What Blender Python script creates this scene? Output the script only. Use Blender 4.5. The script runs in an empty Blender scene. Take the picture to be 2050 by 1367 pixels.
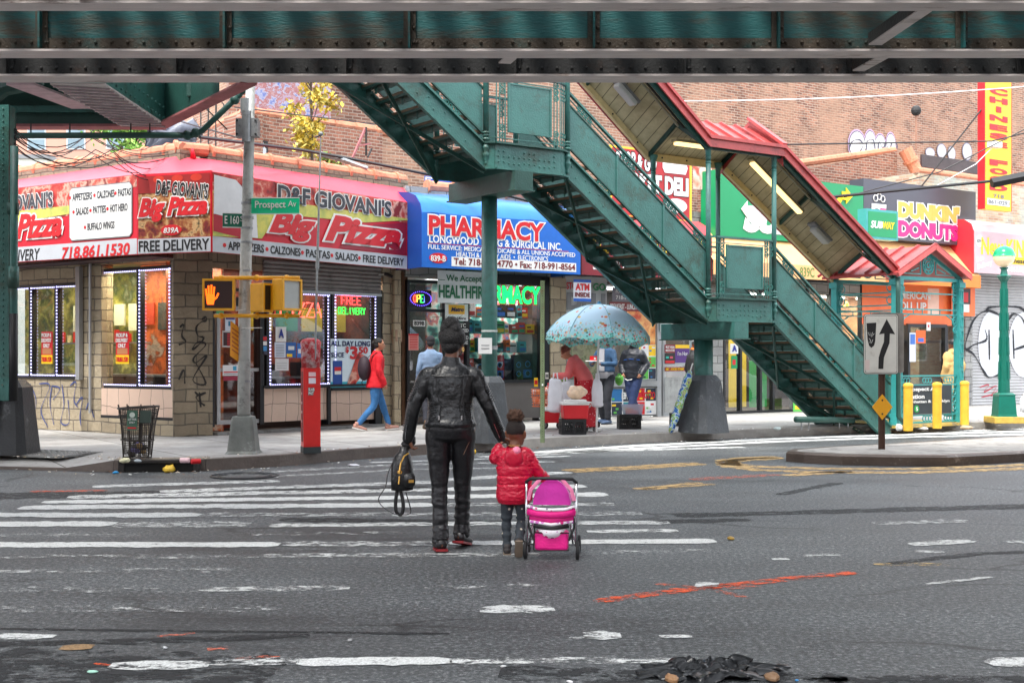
import bpy, math, random
from mathutils import Vector as V, Matrix as Mx, noise as NZ
R=math.radians; PI=math.pi
SC=bpy.context.scene; COL=SC.collection
FL=2500.0; CX=1025.0; HY=715.0; CH=1.5
random.seed(7)
TS=bpy.data.scenes.new('scratch')
# ---------- temporary evaluation of text and modifiers
def evaluate(ob):
    TS.collection.objects.link(ob)
    vl=TS.view_layers[0]; vl.update(); dg=vl.depsgraph
    if dg is None:
        with bpy.context.temp_override(scene=TS,view_layer=vl): dg=bpy.context.evaluated_depsgraph_get()
    dg.update()
    me=bpy.data.meshes.new_from_object(ob.evaluated_get(dg))
    TS.collection.objects.unlink(ob)
    return me
_tc={}
def glyphs(s,bold,shear,ext):
    k=(s,bold,shear,ext)
    if k in _tc: return _tc[k]
    c=bpy.data.curves.new('t','FONT'); c.body=s; c.offset=bold; c.shear=shear; c.extrude=ext; c.resolution_u=3
    c.align_x='LEFT'; c.space_line=.95
    o=bpy.data.objects.new('t',c); me=evaluate(o)
    vs=[tuple(v.co) for v in me.vertices]; fs=[tuple(p.vertices) for p in me.polygons]
    bpy.data.objects.remove(o); bpy.data.meshes.remove(me); bpy.data.curves.remove(c)
    _tc[k]=(vs,fs); return vs,fs
# ---------- mesh collector
class MB:
    def __init__(s,M=None): s.v=[];s.f=[];s.m=[];s.mats=[];s.M=M
    def mi(s,mat):
        if mat not in s.mats: s.mats.append(mat)
        return s.mats.index(mat)
    def add(s,vs,fs,mat):
        b=len(s.v); i=s.mi(mat)
        s.v+=[tuple(s.M@V(v)) for v in vs] if s.M is not None else [tuple(v) for v in vs]
        s.f+=[tuple(b+j for j in f) for f in fs]; s.m+=[i]*len(fs); return s
    def box(s,x0,y0,z0,x1,y1,z1,mat):
        vs=[(x,y,z) for z in (z0,z1) for y in (y0,y1) for x in (x0,x1)]
        return s.add(vs,[(0,2,3,1),(4,5,7,6),(0,1,5,4),(2,6,7,3),(0,4,6,2),(1,3,7,5)],mat)
    def poly(s,pts,mat): return s.add(pts,[tuple(range(len(pts)))],mat)
    def prism(s,pts,a,b,mat,ax='y'):
        n=len(pts)
        def P(p,t):
            return (p[0],t,p[1]) if ax=='y' else ((p[0],p[1],t) if ax=='z' else (t,p[0],p[1]))
        vs=[P(p,a) for p in pts]+[P(p,b) for p in pts]
        fs=[tuple(range(n))[::-1],tuple(range(n,2*n))]+[(i,(i+1)%n,n+(i+1)%n,n+i) for i in range(n)]
        return s.add(vs,fs,mat)
    def tube(s,pts,r,mat,n=8,cap=True):
        pts=[V(p) for p in pts]; k=len(pts)
        if not isinstance(r,(list,tuple)): r=[r]*k
        vs=[];u=None
        for i,p in enumerate(pts):
            d=(pts[min(i+1,k-1)]-pts[max(i-1,0)])
            if d.length<1e-9: d=V((0,0,1))
            d.normalize()
            if u is None:
                u=d.cross(V((0,0,1))) if abs(d.z)<.95 else d.cross(V((0,1,0)))
            u=(u-d*u.dot(d)); u.normalize(); w=d.cross(u)
            ra,rb=(r[i] if isinstance(r[i],(list,tuple)) else (r[i],r[i]))
            for j in range(n):
                a=2*PI*j/n; vs.append(p+u*(ra*math.cos(a))+w*(rb*math.sin(a)))
        fs=[(i*n+j,i*n+(j+1)%n,(i+1)*n+(j+1)%n,(i+1)*n+j) for i in range(k-1) for j in range(n)]
        if cap: fs+=[tuple(range(n))[::-1],tuple((k-1)*n+j for j in range(n))]
        return s.add(vs,fs,mat)
    def rings(s,rs,mat,n=16,cap=True):
        """rs: list of (cx,cy,cz,rx,ry)"""
        vs=[];k=len(rs)
        for c in rs:
            for j in range(n):
                a=2*PI*j/n; vs.append((c[0]+c[3]*math.cos(a),c[1]+c[4]*math.sin(a),c[2]))
        fs=[(i*n+j,i*n+(j+1)%n,(i+1)*n+(j+1)%n,(i+1)*n+j) for i in range(k-1) for j in range(n)]
        if cap: fs+=[tuple(range(n))[::-1],tuple((k-1)*n+j for j in range(n))]
        return s.add(vs,fs,mat)
    def lathe(s,prof,c,mat,n=20):
        return s.rings([(c[0],c[1],c[2]+z,r,r) for r,z in prof],mat,n)
    def sph(s,c,r,mat,n=12,m=8,half=0):
        if not isinstance(r,(list,tuple)): r=(r,r,r)
        rs=[]
        for i in range(m+1):
            t=-PI/2+PI*i/m
            if half and t<0: t=0
            q=max(math.cos(t),.02); rs.append((c[0],c[1],c[2]+r[2]*math.sin(t),r[0]*q,r[1]*q))
        return s.rings(rs,mat,n)
    def bar(s,p,q,w,h,mat,up=(0,0,1)):
        p=V(p);q=V(q);d=(q-p).normalized();u=V(up)
        x=d.cross(u)
        if x.length<1e-4: x=d.cross(V((0,1,0)))
        x.normalize();y=x.cross(d);x*=w/2;y*=h/2
        vs=[p-x-y,p+x-y,p+x+y,p-x+y,q-x-y,q+x-y,q+x+y,q-x+y]
        return s.add(vs,[(3,2,1,0),(4,5,6,7),(0,1,5,4),(1,2,6,5),(2,3,7,6),(3,0,4,7)],mat)
    def disc(s,c,r,t,mat,n=20,rz=None):
        rz=rz or r
        return s.prism([(c[0]+r*math.cos(2*PI*i/n),c[2]+rz*math.sin(2*PI*i/n)) for i in range(n)],c[1],c[1]-t,mat)
    def ring(s,c,r,t,mat,n=14,ax='y'):
        pts=[]
        for i in range(n+1):
            a=2*PI*i/n
            pts.append((c[0]+r*math.cos(a),c[1],c[2]+r*math.sin(a)) if ax=='y' else (c[0],c[1]+r*math.cos(a),c[2]+r*math.sin(a)))
        return s.tube(pts,t,mat,5,False)
    def text(s,t,x0,z0,x1,z1,y,mat,bold=.0,shear=0,ext=.004,out=None,outw=.05,rot=0,keep=False):
        for m,b,yy in ([(out,bold+outw,y)] if out else [])+[(mat,bold,y-(.006 if out else 0))]:
            vs,fs=glyphs(t,b,shear,.5)
            base,_=glyphs(t,bold,shear,.5)
            if not base: return s
            ax=min(v[0] for v in base);bx=max(v[0] for v in base);ay=min(v[1] for v in base);by=max(v[1] for v in base)
            sx=(x1-x0)/max(bx-ax,1e-6);sz=(z1-z0)/max(by-ay,1e-6)
            if keep: sx=sz=min(sx,sz)
            cx=(x0+x1)/2;cz=(z0+z1)/2;ca,sa=math.cos(rot),math.sin(rot)
            o=[]
            for v in vs:
                X=(v[0]-(ax+bx)/2)*sx;Z=(v[1]-(ay+by)/2)*sz
                o.append((cx+X*ca-Z*sa,yy-v[2]*ext-ext*.5,cz+X*sa+Z*ca))
            s.add(o,fs,m)
        return s
    def build(s,name,parent=None,smooth=False,bev=0,loc=None,rz=0,voxel=0,iters=2,disp=None):
        me=bpy.data.meshes.new(name); me.from_pydata(s.v,[],s.f)
        for m in s.mats: me.materials.append(m)
        me.polygons.foreach_set('material_index',s.m)
        if smooth: me.polygons.foreach_set('use_smooth',[True]*len(me.polygons))
        me.update()
        o=bpy.data.objects.new(name,me)
        if voxel or bev:
            if voxel:
                r=o.modifiers.new('r','REMESH'); r.mode='VOXEL'; r.voxel_size=voxel; r.use_smooth_shade=True
                q=o.modifiers.new('s','SMOOTH'); q.iterations=iters; q.factor=.5
            if bev:
                b=o.modifiers.new('b','BEVEL'); b.width=bev; b.segments=1 if bev<.008 else 2; b.limit_method='ANGLE'; b.angle_limit=R(40)
            m2=evaluate(o); o.modifiers.clear(); o.data=m2; bpy.data.meshes.remove(me); m2.name=name
        if disp:
            nr=[v.normal.copy() for v in o.data.vertices]; out=[]
            for v,q in zip(o.data.vertices,nr): out+=list(v.co+q*disp(v.co))
            o.data.vertices.foreach_set('co',out); o.data.update()
        COL.objects.link(o)
        if parent: o.parent=parent
        if loc: o.location=loc
        if rz: o.rotation_euler=(0,0,rz)
        return o
def thing(name,label,cat,loc=(0,0,0),rz=0,group=None):
    o=bpy.data.objects.new(name,None); COL.objects.link(o); o.location=loc; o.rotation_euler=(0,0,rz); o.empty_display_size=.2
    return tag(o,label,cat,group)
def tag(o,label,cat,group=None):
    o['label']=label; o['category']=cat
    if group: o['group']=group
    return o
def struct(o): o['kind']='structure'; return o
def stuff(o,label=None,cat=None):
    o['kind']='stuff'
    if label: tag(o,label,cat)
    return o
def copytree(o,parent=None,loc=None,rz=None,label=None):
    c=o.copy(); COL.objects.link(c)
    if parent: c.parent=parent
    if loc is not None: c.location=loc
    if rz is not None: c.rotation_euler=(0,0,rz)
    if label: c['label']=label
    for ch in o.children: copytree(ch,c)
    return c
# ---------- vertical plane frames: x along the plane, y away from the street, z up
class Fr:
    def __init__(s,p0,p1):
        s.o=V((p0[0],p0[1],0)); s.a=math.atan2(p1[1]-p0[1],p1[0]-p0[0])
        s.ex=V((math.cos(s.a),math.sin(s.a),0)); s.ey=V((-math.sin(s.a),math.cos(s.a),0))
        s.L=(V((p1[0],p1[1],0))-s.o).length
    def __call__(s,px,py,y=0):
        d=V(((px-CX)/FL,1,(HY-py)/FL)); c=V((0,0,CH))-s.o
        t=(y-c.dot(s.ey))/d.dot(s.ey)
        p=c+d*t
        return (p.dot(s.ex),p.z)
    def w(s,x,y,z=0): 
        p=s.o+s.ex*x+s.ey*y; return V((p.x,p.y,z))
    def thing(s,name,label,cat,group=None,x=0,y=0,z=0):
        return thing(name,label,cat,s.w(x,y,z),s.a,group)
    def box(s,mb,px0,py0,px1,py1,ya,yb,mat,y=None):
        """box covering the pixel rectangle; pixel heights read at the left edge on plane y"""
        y=ya if y is None else y
        x0,zt=s(px0,py0,y); _,zb=s(px0,py1,y); x1,_=s(px1,py0,y)
        mb.box(x0,min(ya,yb),min(zb,zt),x1,max(ya,yb),max(zb,zt),mat); return x0,zb,x1,zt
    def text(s,mb,t,px0,py0,px1,py1,y,mat,**k):
        x0,zt=s(px0,py0,y); _,zb=s(px0,py1,y); x1,_=s(px1,py0,y)
        mb.text(t,x0,zb,x1,zt,y,mat,**k)
def G(px,py,z=0):
    Y=FL*(CH-z)/(py-HY); return V(((px-CX)/FL*Y,Y,z))
def PT(px,py,Y): return V(((px-CX)/FL*Y,Y,CH-(py-HY)/FL*Y))
# ---------- materials
def lin(c):
    return tuple(((x/255)/12.92 if x/255<=.04045 else ((x/255+.055)/1.055)**2.4) for x in c)+(1,)
def nodes(name):
    m=bpy.data.materials.new(name); m.use_nodes=True; nt=m.node_tree
    return m,nt,nt.nodes['Principled BSDF']
def N(nt,t,**k):
    n=nt.nodes.new(t)
    for a,b in k.items():
        if a in n.inputs: n.inputs[a].default_value=b
        else: setattr(n,a,b)
    return n
def L(nt,a,b): nt.links.new(a,b)
def coords(nt,scale=(1,1,1)):
    tc=N(nt,'ShaderNodeTexCoord'); mp=N(nt,'ShaderNodeMapping'); mp.inputs['Scale'].default_value=scale
    L(nt,tc.outputs['Object'],mp.inputs[0]); return mp.outputs[0]
def ramp(nt,fac,stops):
    r=N(nt,'ShaderNodeValToRGB'); e=r.color_ramp.elements
    while len(e)<len(stops): e.new(.5)
    for i,(p,c) in enumerate(stops): e[i].position=p; e[i].color=c if len(c)==4 else lin(c)
    L(nt,fac,r.inputs[0]); return r.outputs[0]
_mc={}
def mat(name,col,rough=.6,metal=0,var=.18,scale=5,bump=0,bscale=60,emit=0,spec=.5,coat=0,dirt=None,dirtamt=.5,stretch=(1,1,1),alpha=1,chips=None):
    if name in _mc: return _mc[name]
    m,nt,b=nodes(name); c=lin(col)
    co=coords(nt,stretch)
    n=N(nt,'ShaderNodeTexNoise',Scale=scale,Detail=6.0,Roughness=.65); L(nt,co,n.inputs[0])
    lo=tuple(x*(1-var) for x in c[:3])+(1,); hi=tuple(min(1,x*(1+var)) for x in c[:3])+(1,)
    o=ramp(nt,n.outputs[0],[(.3,lo),(.7,hi)])
    if dirt:
        n2=N(nt,'ShaderNodeTexNoise',Scale=scale*.7,Detail=8.0,Roughness=.75); L(nt,co,n2.inputs[0])
        f=ramp(nt,n2.outputs[0],[(.62-dirtamt*.3,(0,0,0,1)),(.72-dirtamt*.2,(1,1,1,1))])
        mx=N(nt,'ShaderNodeMix',data_type='RGBA'); L(nt,f,mx.inputs[0]); L(nt,o,mx.inputs[6]); mx.inputs[7].default_value=lin(dirt); o=mx.outputs[2]
    if chips:
        n4=N(nt,'ShaderNodeTexNoise',Scale=7.0,Detail=12.0,Roughness=.82); L(nt,co,n4.inputs[0])
        f4=ramp(nt,n4.outputs[0],[(chips[1],(0,0,0,1)),(chips[1]+.03,(1,1,1,1))]); m4=N(nt,'ShaderNodeMix',data_type='RGBA'); L(nt,f4,m4.inputs[0]); L(nt,o,m4.inputs[6]); m4.inputs[7].default_value=lin(chips[0]); o=m4.outputs[2]
    L(nt,o,b.inputs['Base Color'])
    b.inputs['Roughness'].default_value=rough; b.inputs['Metallic'].default_value=metal; b.inputs['Specular IOR Level'].default_value=spec
    if coat: b.inputs['Coat Weight'].default_value=coat; b.inputs['Coat Roughness'].default_value=.15
    if emit: L(nt,o,b.inputs['Emission Color']); b.inputs['Emission Strength'].default_value=emit
    if alpha<1: b.inputs['Alpha'].default_value=alpha
    if bump:
        bn=N(nt,'ShaderNodeTexNoise',Scale=bscale,Detail=5.0); L(nt,co,bn.inputs[0])
        bp=N(nt,'ShaderNodeBump',Strength=bump,Distance=.02); L(nt,bn.outputs[0],bp.inputs['Height']); L(nt,bp.outputs[0],b.inputs['Normal'])
    _mc[name]=m; return m
def flat(col,rough=.5,**k):
    """print or paint of one colour"""
    k.setdefault('var',.07)
    return mat('print %d %d %d %.2f'%(col[0],col[1],col[2],rough)+str(k.get('emit','')),col,rough,**k)
def masonry(name,c1,c2,mortar,bw,bh,gap=.012,bump=.6,rough=.9,blotch=None,offset=.5,noise=.5):
    m,nt,b=nodes(name)
    tc=N(nt,'ShaderNodeTexCoord'); sp=N(nt,'ShaderNodeSeparateXYZ'); L(nt,tc.outputs['Object'],sp.inputs[0])
    ad=N(nt,'ShaderNodeMath',operation='ADD'); L(nt,sp.outputs[0],ad.inputs[0]); L(nt,sp.outputs[1],ad.inputs[1])
    cb=N(nt,'ShaderNodeCombineXYZ'); L(nt,ad.outputs[0],cb.inputs[0]); L(nt,sp.outputs[2],cb.inputs[1])
    br=N(nt,'ShaderNodeTexBrick',Color1=lin(c1),Color2=lin(c2),Mortar=lin(mortar),Scale=1.0); br.offset=offset
    br.inputs['Mortar Size'].default_value=gap; br.inputs['Brick Width'].default_value=bw; br.inputs['Row Height'].default_value=bh
    br.inputs['Mortar Smooth'].default_value=.3; br.inputs['Bias'].default_value=-.1
    nd=N(nt,'ShaderNodeTexNoise',Scale=1.7,Detail=3.0); L(nt,tc.outputs['Object'],nd.inputs[0])
    md=N(nt,'ShaderNodeVectorMath',operation='MULTIPLY_ADD'); L(nt,nd.outputs[1],md.inputs[0]); md.inputs[1].default_value=(bh*.5,bh*.5,0); L(nt,cb.outputs[0],md.inputs[2]); L(nt,md.outputs[0],br.inputs[0])
    n=N(nt,'ShaderNodeTexNoise',Scale=1.3,Detail=7.0,Roughness=.7); L(nt,tc.outputs['Object'],n.inputs[0])
    r=ramp(nt,n.outputs[0],[(.25,(1-noise,)*3+(1,)),(.75,(1+noise*.2,)*3+(1,))])
    mu=N(nt,'ShaderNodeMix',data_type='RGBA',blend_type='MULTIPLY'); mu.inputs[0].default_value=1
    L(nt,br.outputs[0],mu.inputs[6]); L(nt,r,mu.inputs[7]); o=mu.outputs[2]
    if blotch:
        mp=N(nt,'ShaderNodeMapping'); mp.inputs['Scale'].default_value=(1,1,.45); L(nt,tc.outputs['Object'],mp.inputs[0])
        n2=N(nt,'ShaderNodeTexNoise',Scale=.42,Detail=9.0,Roughness=.72); L(nt,mp.outputs[0],n2.inputs[0])
        f=ramp(nt,n2.outputs[0],[(.45,(0,0,0,1)),(.62,(.7,.7,.7,1))])
        mx=N(nt,'ShaderNodeMix',data_type='RGBA'); L(nt,f,mx.inputs[0]); L(nt,o,mx.inputs[6]); mx.inputs[7].default_value=lin(blotch); o=mx.outputs[2]
    L(nt,o,b.inputs['Base Color']); b.inputs['Roughness'].default_value=rough
    n3=N(nt,'ShaderNodeTexNoise',Scale=14.0,Detail=6.0,Roughness=.7); L(nt,tc.outputs['Object'],n3.inputs[0])
    h=N(nt,'ShaderNodeMath',operation='MULTIPLY_ADD'); L(nt,br.outputs[1],h.inputs[0]); h.inputs[1].default_value=-.6; L(nt,n3.outputs[0],h.inputs[2])
    bp=N(nt,'ShaderNodeBump',Strength=bump,Distance=.03); L(nt,h.outputs[0],bp.inputs['Height']); L(nt,bp.outputs[0],b.inputs['Normal'])
    return m
def glass(name,tint=(225,230,230),alpha=.10,rough=.02):
    """shop glazing: a clear pane that mirrors the street"""
    m,nt,b=nodes(name)
    out=nt.nodes['Material Output']; tr=N(nt,'ShaderNodeBsdfTransparent'); tr.inputs[0].default_value=lin(tint)
    gl=N(nt,'ShaderNodeBsdfGlossy',Roughness=rough); fr=N(nt,'ShaderNodeFresnel',IOR=1.5)
    ad=N(nt,'ShaderNodeMath',operation='ADD'); ad.inputs[1].default_value=alpha; ad.use_clamp=True
    L(nt,fr.outputs[0],ad.inputs[0]); mx=N(nt,'ShaderNodeMixShader'); ge=N(nt,'ShaderNodeNewGeometry'); fm=N(nt,'ShaderNodeMix',data_type='FLOAT'); L(nt,ge.outputs['Backfacing'],fm.inputs[0]); L(nt,ad.outputs[0],fm.inputs[2]); fm.inputs[3].default_value=0; L(nt,fm.outputs[0],mx.inputs[0]); L(nt,tr.outputs[0],mx.inputs[1]); L(nt,gl.outputs[0],mx.inputs[2])
    L(nt,mx.outputs[0],out.inputs[0]); nt.nodes.remove(b); return m
def worn(name,col,wear=.5,scale=3.5,rough=.75):
    """road paint with holes where it has worn away"""
    m,nt,b=nodes(name); g=N(nt,'ShaderNodeNewGeometry'); mp=N(nt,'ShaderNodeMapping'); mp.inputs['Scale'].default_value=(.8,1.3,1); L(nt,g.outputs['Position'],mp.inputs[0])
    n=N(nt,'ShaderNodeTexNoise',Scale=scale*2.2,Detail=12.0,Roughness=.82); L(nt,mp.outputs[0],n.inputs[0])
    a=ramp(nt,n.outputs[0],[(.30+wear*.3,(0,0,0,1)),(.36+wear*.3,(1,1,1,1))])
    n2=N(nt,'ShaderNodeTexNoise',Scale=90.0,Detail=4.0); L(nt,g.outputs['Position'],n2.inputs[0])
    c=lin(col); o=ramp(nt,n2.outputs[0],[(.35,tuple(x*.6 for x in c[:3])+(1,)),(.6,c)])
    L(nt,o,b.inputs['Base Color']); L(nt,a,b.inputs['Alpha']); b.inputs['Roughness'].default_value=rough; return m
def blobs(name,stops,scale=8,rough=.5,dist=.3,emit=0,kind='VORONOI'):
    """food print: irregular blobs of several colours"""
    m,nt,b=nodes(name); co=coords(nt)
    nn=N(nt,'ShaderNodeTexNoise',Scale=scale*.7,Detail=4.0); L(nt,co,nn.inputs[0])
    ad=N(nt,'ShaderNodeMix',data_type='RGBA'); ad.inputs[0].default_value=dist; L(nt,co,ad.inputs[6]); L(nt,nn.outputs[1],ad.inputs[7])
    if kind=='VORONOI': v=N(nt,'ShaderNodeTexVoronoi',Scale=scale); f=v.outputs[0]
    else: v=N(nt,'ShaderNodeTexNoise',Scale=scale,Detail=5.0,Roughness=.6); f=v.outputs[0]
    L(nt,ad.outputs[2],v.inputs[0]); o=ramp(nt,f,stops)
    L(nt,o,b.inputs['Base Color']); b.inputs['Roughness'].default_value=rough
    if emit: L(nt,o,b.inputs['Emission Color']); b.inputs['Emission Strength'].default_value=emit
    return m
def stripes(name,c1,c2,period,duty,axis=0,rough=.6,c3=None,bump=0):
    """bands across one local axis (slats, boards, pile of a shutter)"""
    m,nt,b=nodes(name); tc=N(nt,'ShaderNodeTexCoord'); sp=N(nt,'ShaderNodeSeparateXYZ'); L(nt,tc.outputs['Object'],sp.inputs[0])
    md=N(nt,'ShaderNodeMath',operation='FLOORED_MODULO'); L(nt,sp.outputs[axis],md.inputs[0]); md.inputs[1].default_value=period
    lt=N(nt,'ShaderNodeMath',operation='LESS_THAN'); L(nt,md.outputs[0],lt.inputs[0]); lt.inputs[1].default_value=period*duty
    n=N(nt,'ShaderNodeTexNoise',Scale=2.5,Detail=6.0,Roughness=.7); L(nt,tc.outputs['Object'],n.inputs[0])
    c=lin(c1); o=ramp(nt,n.outputs[0],[(.3,lin(c3) if c3 else tuple(x*.8 for x in c[:3])+(1,)),(.6,c)])
    mx=N(nt,'ShaderNodeMix',data_type='RGBA'); L(nt,lt.outputs[0],mx.inputs[0]); L(nt,o,mx.inputs[6]); mx.inputs[7].default_value=lin(c2)
    L(nt,mx.outputs[2],b.inputs['Base Color']); b.inputs['Roughness'].default_value=rough; return m
def meshmat(name,col,period=.03,duty=.35,axes=(0,2)):
    """perforated or woven metal: real holes"""
    m,nt,b=nodes(name); tc=N(nt,'ShaderNodeTexCoord'); sp=N(nt,'ShaderNodeSeparateXYZ'); L(nt,tc.outputs['Object'],sp.inputs[0]); outs=[]
    for a in axes:
        md=N(nt,'ShaderNodeMath',operation='FLOORED_MODULO'); L(nt,sp.outputs[a],md.inputs[0]); md.inputs[1].default_value=period
        lt=N(nt,'ShaderNodeMath',operation='LESS_THAN'); L(nt,md.outputs[0],lt.inputs[0]); lt.inputs[1].default_value=period*duty; outs.append(lt)
    mxx=N(nt,'ShaderNodeMath',operation='MAXIMUM'); L(nt,outs[0].outputs[0],mxx.inputs[0]); L(nt,outs[1].outputs[0],mxx.inputs[1])
    L(nt,mxx.outputs[0],b.inputs['Alpha']); b.inputs['Base Color'].default_value=lin(col); b.inputs['Roughness'].default_value=.6; return m
WHITE=flat((225,225,222)); BLACK=flat((22,22,24)); RED=flat((200,22,32)); DKRED=flat((110,16,24)); BLUE=flat((15,85,175)); NAVY=flat((20,40,90)); YEL=flat((240,195,20)); ORG=flat((235,100,25)); PGRN=flat((0,140,80)); GREY=flat((120,122,125)); CREAM=flat((225,205,165))
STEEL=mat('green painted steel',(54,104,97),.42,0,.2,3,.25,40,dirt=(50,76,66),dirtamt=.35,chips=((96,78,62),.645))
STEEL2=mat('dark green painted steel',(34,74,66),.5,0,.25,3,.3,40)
TURQ=mat('turquoise painted iron',(58,150,148),.4,0,.15,4,.2,40,chips=((110,110,100),.66))
TEAL=mat('teal girder paint',(20,86,86),.55,0,.35,1.2,.3,30,dirt=(66,54,40),dirtamt=.55,stretch=(.5,1,2.2))
RUST=mat('rusty brown girder paint',(66,56,44),.7,0,.4,2,.5,30,dirt=(34,60,56),dirtamt=.35)
PEEL=mat('peeling pale flange paint',(205,195,192),.7,0,.15,2.5,.5,30,dirt=(110,82,66),dirtamt=.12,stretch=(.35,2,1))
DARK=mat('near black steel',(40,40,40),.7,0,.3,2,.4,30,dirt=(52,36,28),dirtamt=.3)  # near black grey with random brown patches
REDROOF=mat('red painted roof metal',(168,66,64),.45,0,.15,3,.1,30,dirt=(120,46,46),dirtamt=.3,chips=((190,160,150),.65))
CONC=mat('weathered concrete',(128,128,126),.85,0,.22,4,.4,50,dirt=(88,86,82),dirtamt=.3)
DKCONC=mat('black painted concrete',(62,66,70),.6,0,.25,4,.4,30,dirt=(104,108,112),dirtamt=.18)
GALV=mat('galvanised metal',(150,154,156),.45,.5,.15,9,.1,60,dirt=(98,98,96),dirtamt=.25)
CHROME=mat('bright metal',(190,192,195),.22,.9,.05)
RUBBER=mat('black rubber',(26,26,27),.8,0,.1)
FRAME=mat('dark window frame',(34,36,40),.4,.2,.1)
ALU=mat('aluminium frame',(165,168,170),.4,.5,.1)
BULB=mat('lit tube',(255,222,150),.5,0,.0,emit=.9)
LED=mat('white led',(190,190,255),.5,0,.0,emit=1.2)
GLASS=glass('shop glass'); GLASS2=glass('dark mirror glass',(150,150,150),.3)
WOODB=mat('brown tread',(124,102,80),.7,0,.3,4,.3,30)
SPLIT=masonry('split face block',(184,170,144),(164,150,126),(120,112,100),.4,.2,.012,1.0,noise=.35)
SPLITD=masonry('dirty split face block',(158,144,122),(136,124,106),(108,100,88),.4,.2,.012,1.0,noise=.45)
TILE=masonry('beige wall tile',(212,186,168),(204,176,158),(120,106,98),.3,.36,.006,.15,.35,offset=0,noise=.15)
# ---------- camera, sky, sun
cam=bpy.data.objects.new('camera',bpy.data.cameras.new('camera')); COL.objects.link(cam); SC.camera=cam
cam.location=(0,0,CH); cam.rotation_euler=(R(90),0,0); cam.data.lens=FL/2050*36; cam.data.sensor_width=36
cam.data.shift_y=(HY-683.5)/2050; cam.data.clip_end=2000; cam.data.clip_start=.1
W=bpy.data.worlds.new('World'); SC.world=W; W.use_nodes=True; wt=W.node_tree
sky=N(wt,'ShaderNodeTexSky',sky_type='NISHITA'); sky.sun_disc=False; sky.sun_elevation=R(62); sky.sun_rotation=R(150)
sky.air_density=1.2; sky.dust_density=4.0
tcw=N(wt,'ShaderNodeTexCoord'); mpw=N(wt,'ShaderNodeMapping'); mpw.inputs['Scale'].default_value=(1,1,3); wt.links.new(tcw.outputs['Generated'],mpw.inputs[0])
cl=N(wt,'ShaderNodeTexNoise',Scale=2.2,Detail=6.0,Roughness=.55); wt.links.new(mpw.outputs[0],cl.inputs[0])
cr=ramp(wt,cl.outputs[0],[(.2,(.55,.55,.55,1)),(.5,(.92,.92,.92,1))])
cm=N(wt,'ShaderNodeMix',data_type='RGBA'); wt.links.new(cr,cm.inputs[0]); wt.links.new(sky.outputs[0],cm.inputs[6]); cm.inputs[7].default_value=(9.5,10.0,10.8,1)
bg=wt.nodes['Background']; wt.links.new(cm.outputs[2],bg.inputs[0]); bg.inputs[1].default_value=.15
sn=bpy.data.lights.new('sun','SUN'); sn.energy=2.4; sn.angle=R(14); sn.color=(1,.96,.9)
so=bpy.data.objects.new('sun',sn); COL.objects.link(so)
# sun behind the camera, to its left: light travels forward, right and down
_sd=V((math.sin(R(150)),math.cos(R(150)),math.tan(R(62)))).normalized(); _sd.x=-abs(_sd.x)
so.rotation_euler=_sd.to_track_quat('Z','Y').to_euler(); sky.sun_rotation=R(210)
SC.view_settings.view_transform='Standard'; SC.view_settings.look='None'; SC.view_settings.gamma=1; SC.view_settings.exposure=1.24
SC.view_settings.use_curve_mapping=False
SC.cycles.max_bounces=8; SC.cycles.transparent_max_bounces=24; SC.cycles.sample_clamp_indirect=4
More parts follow.
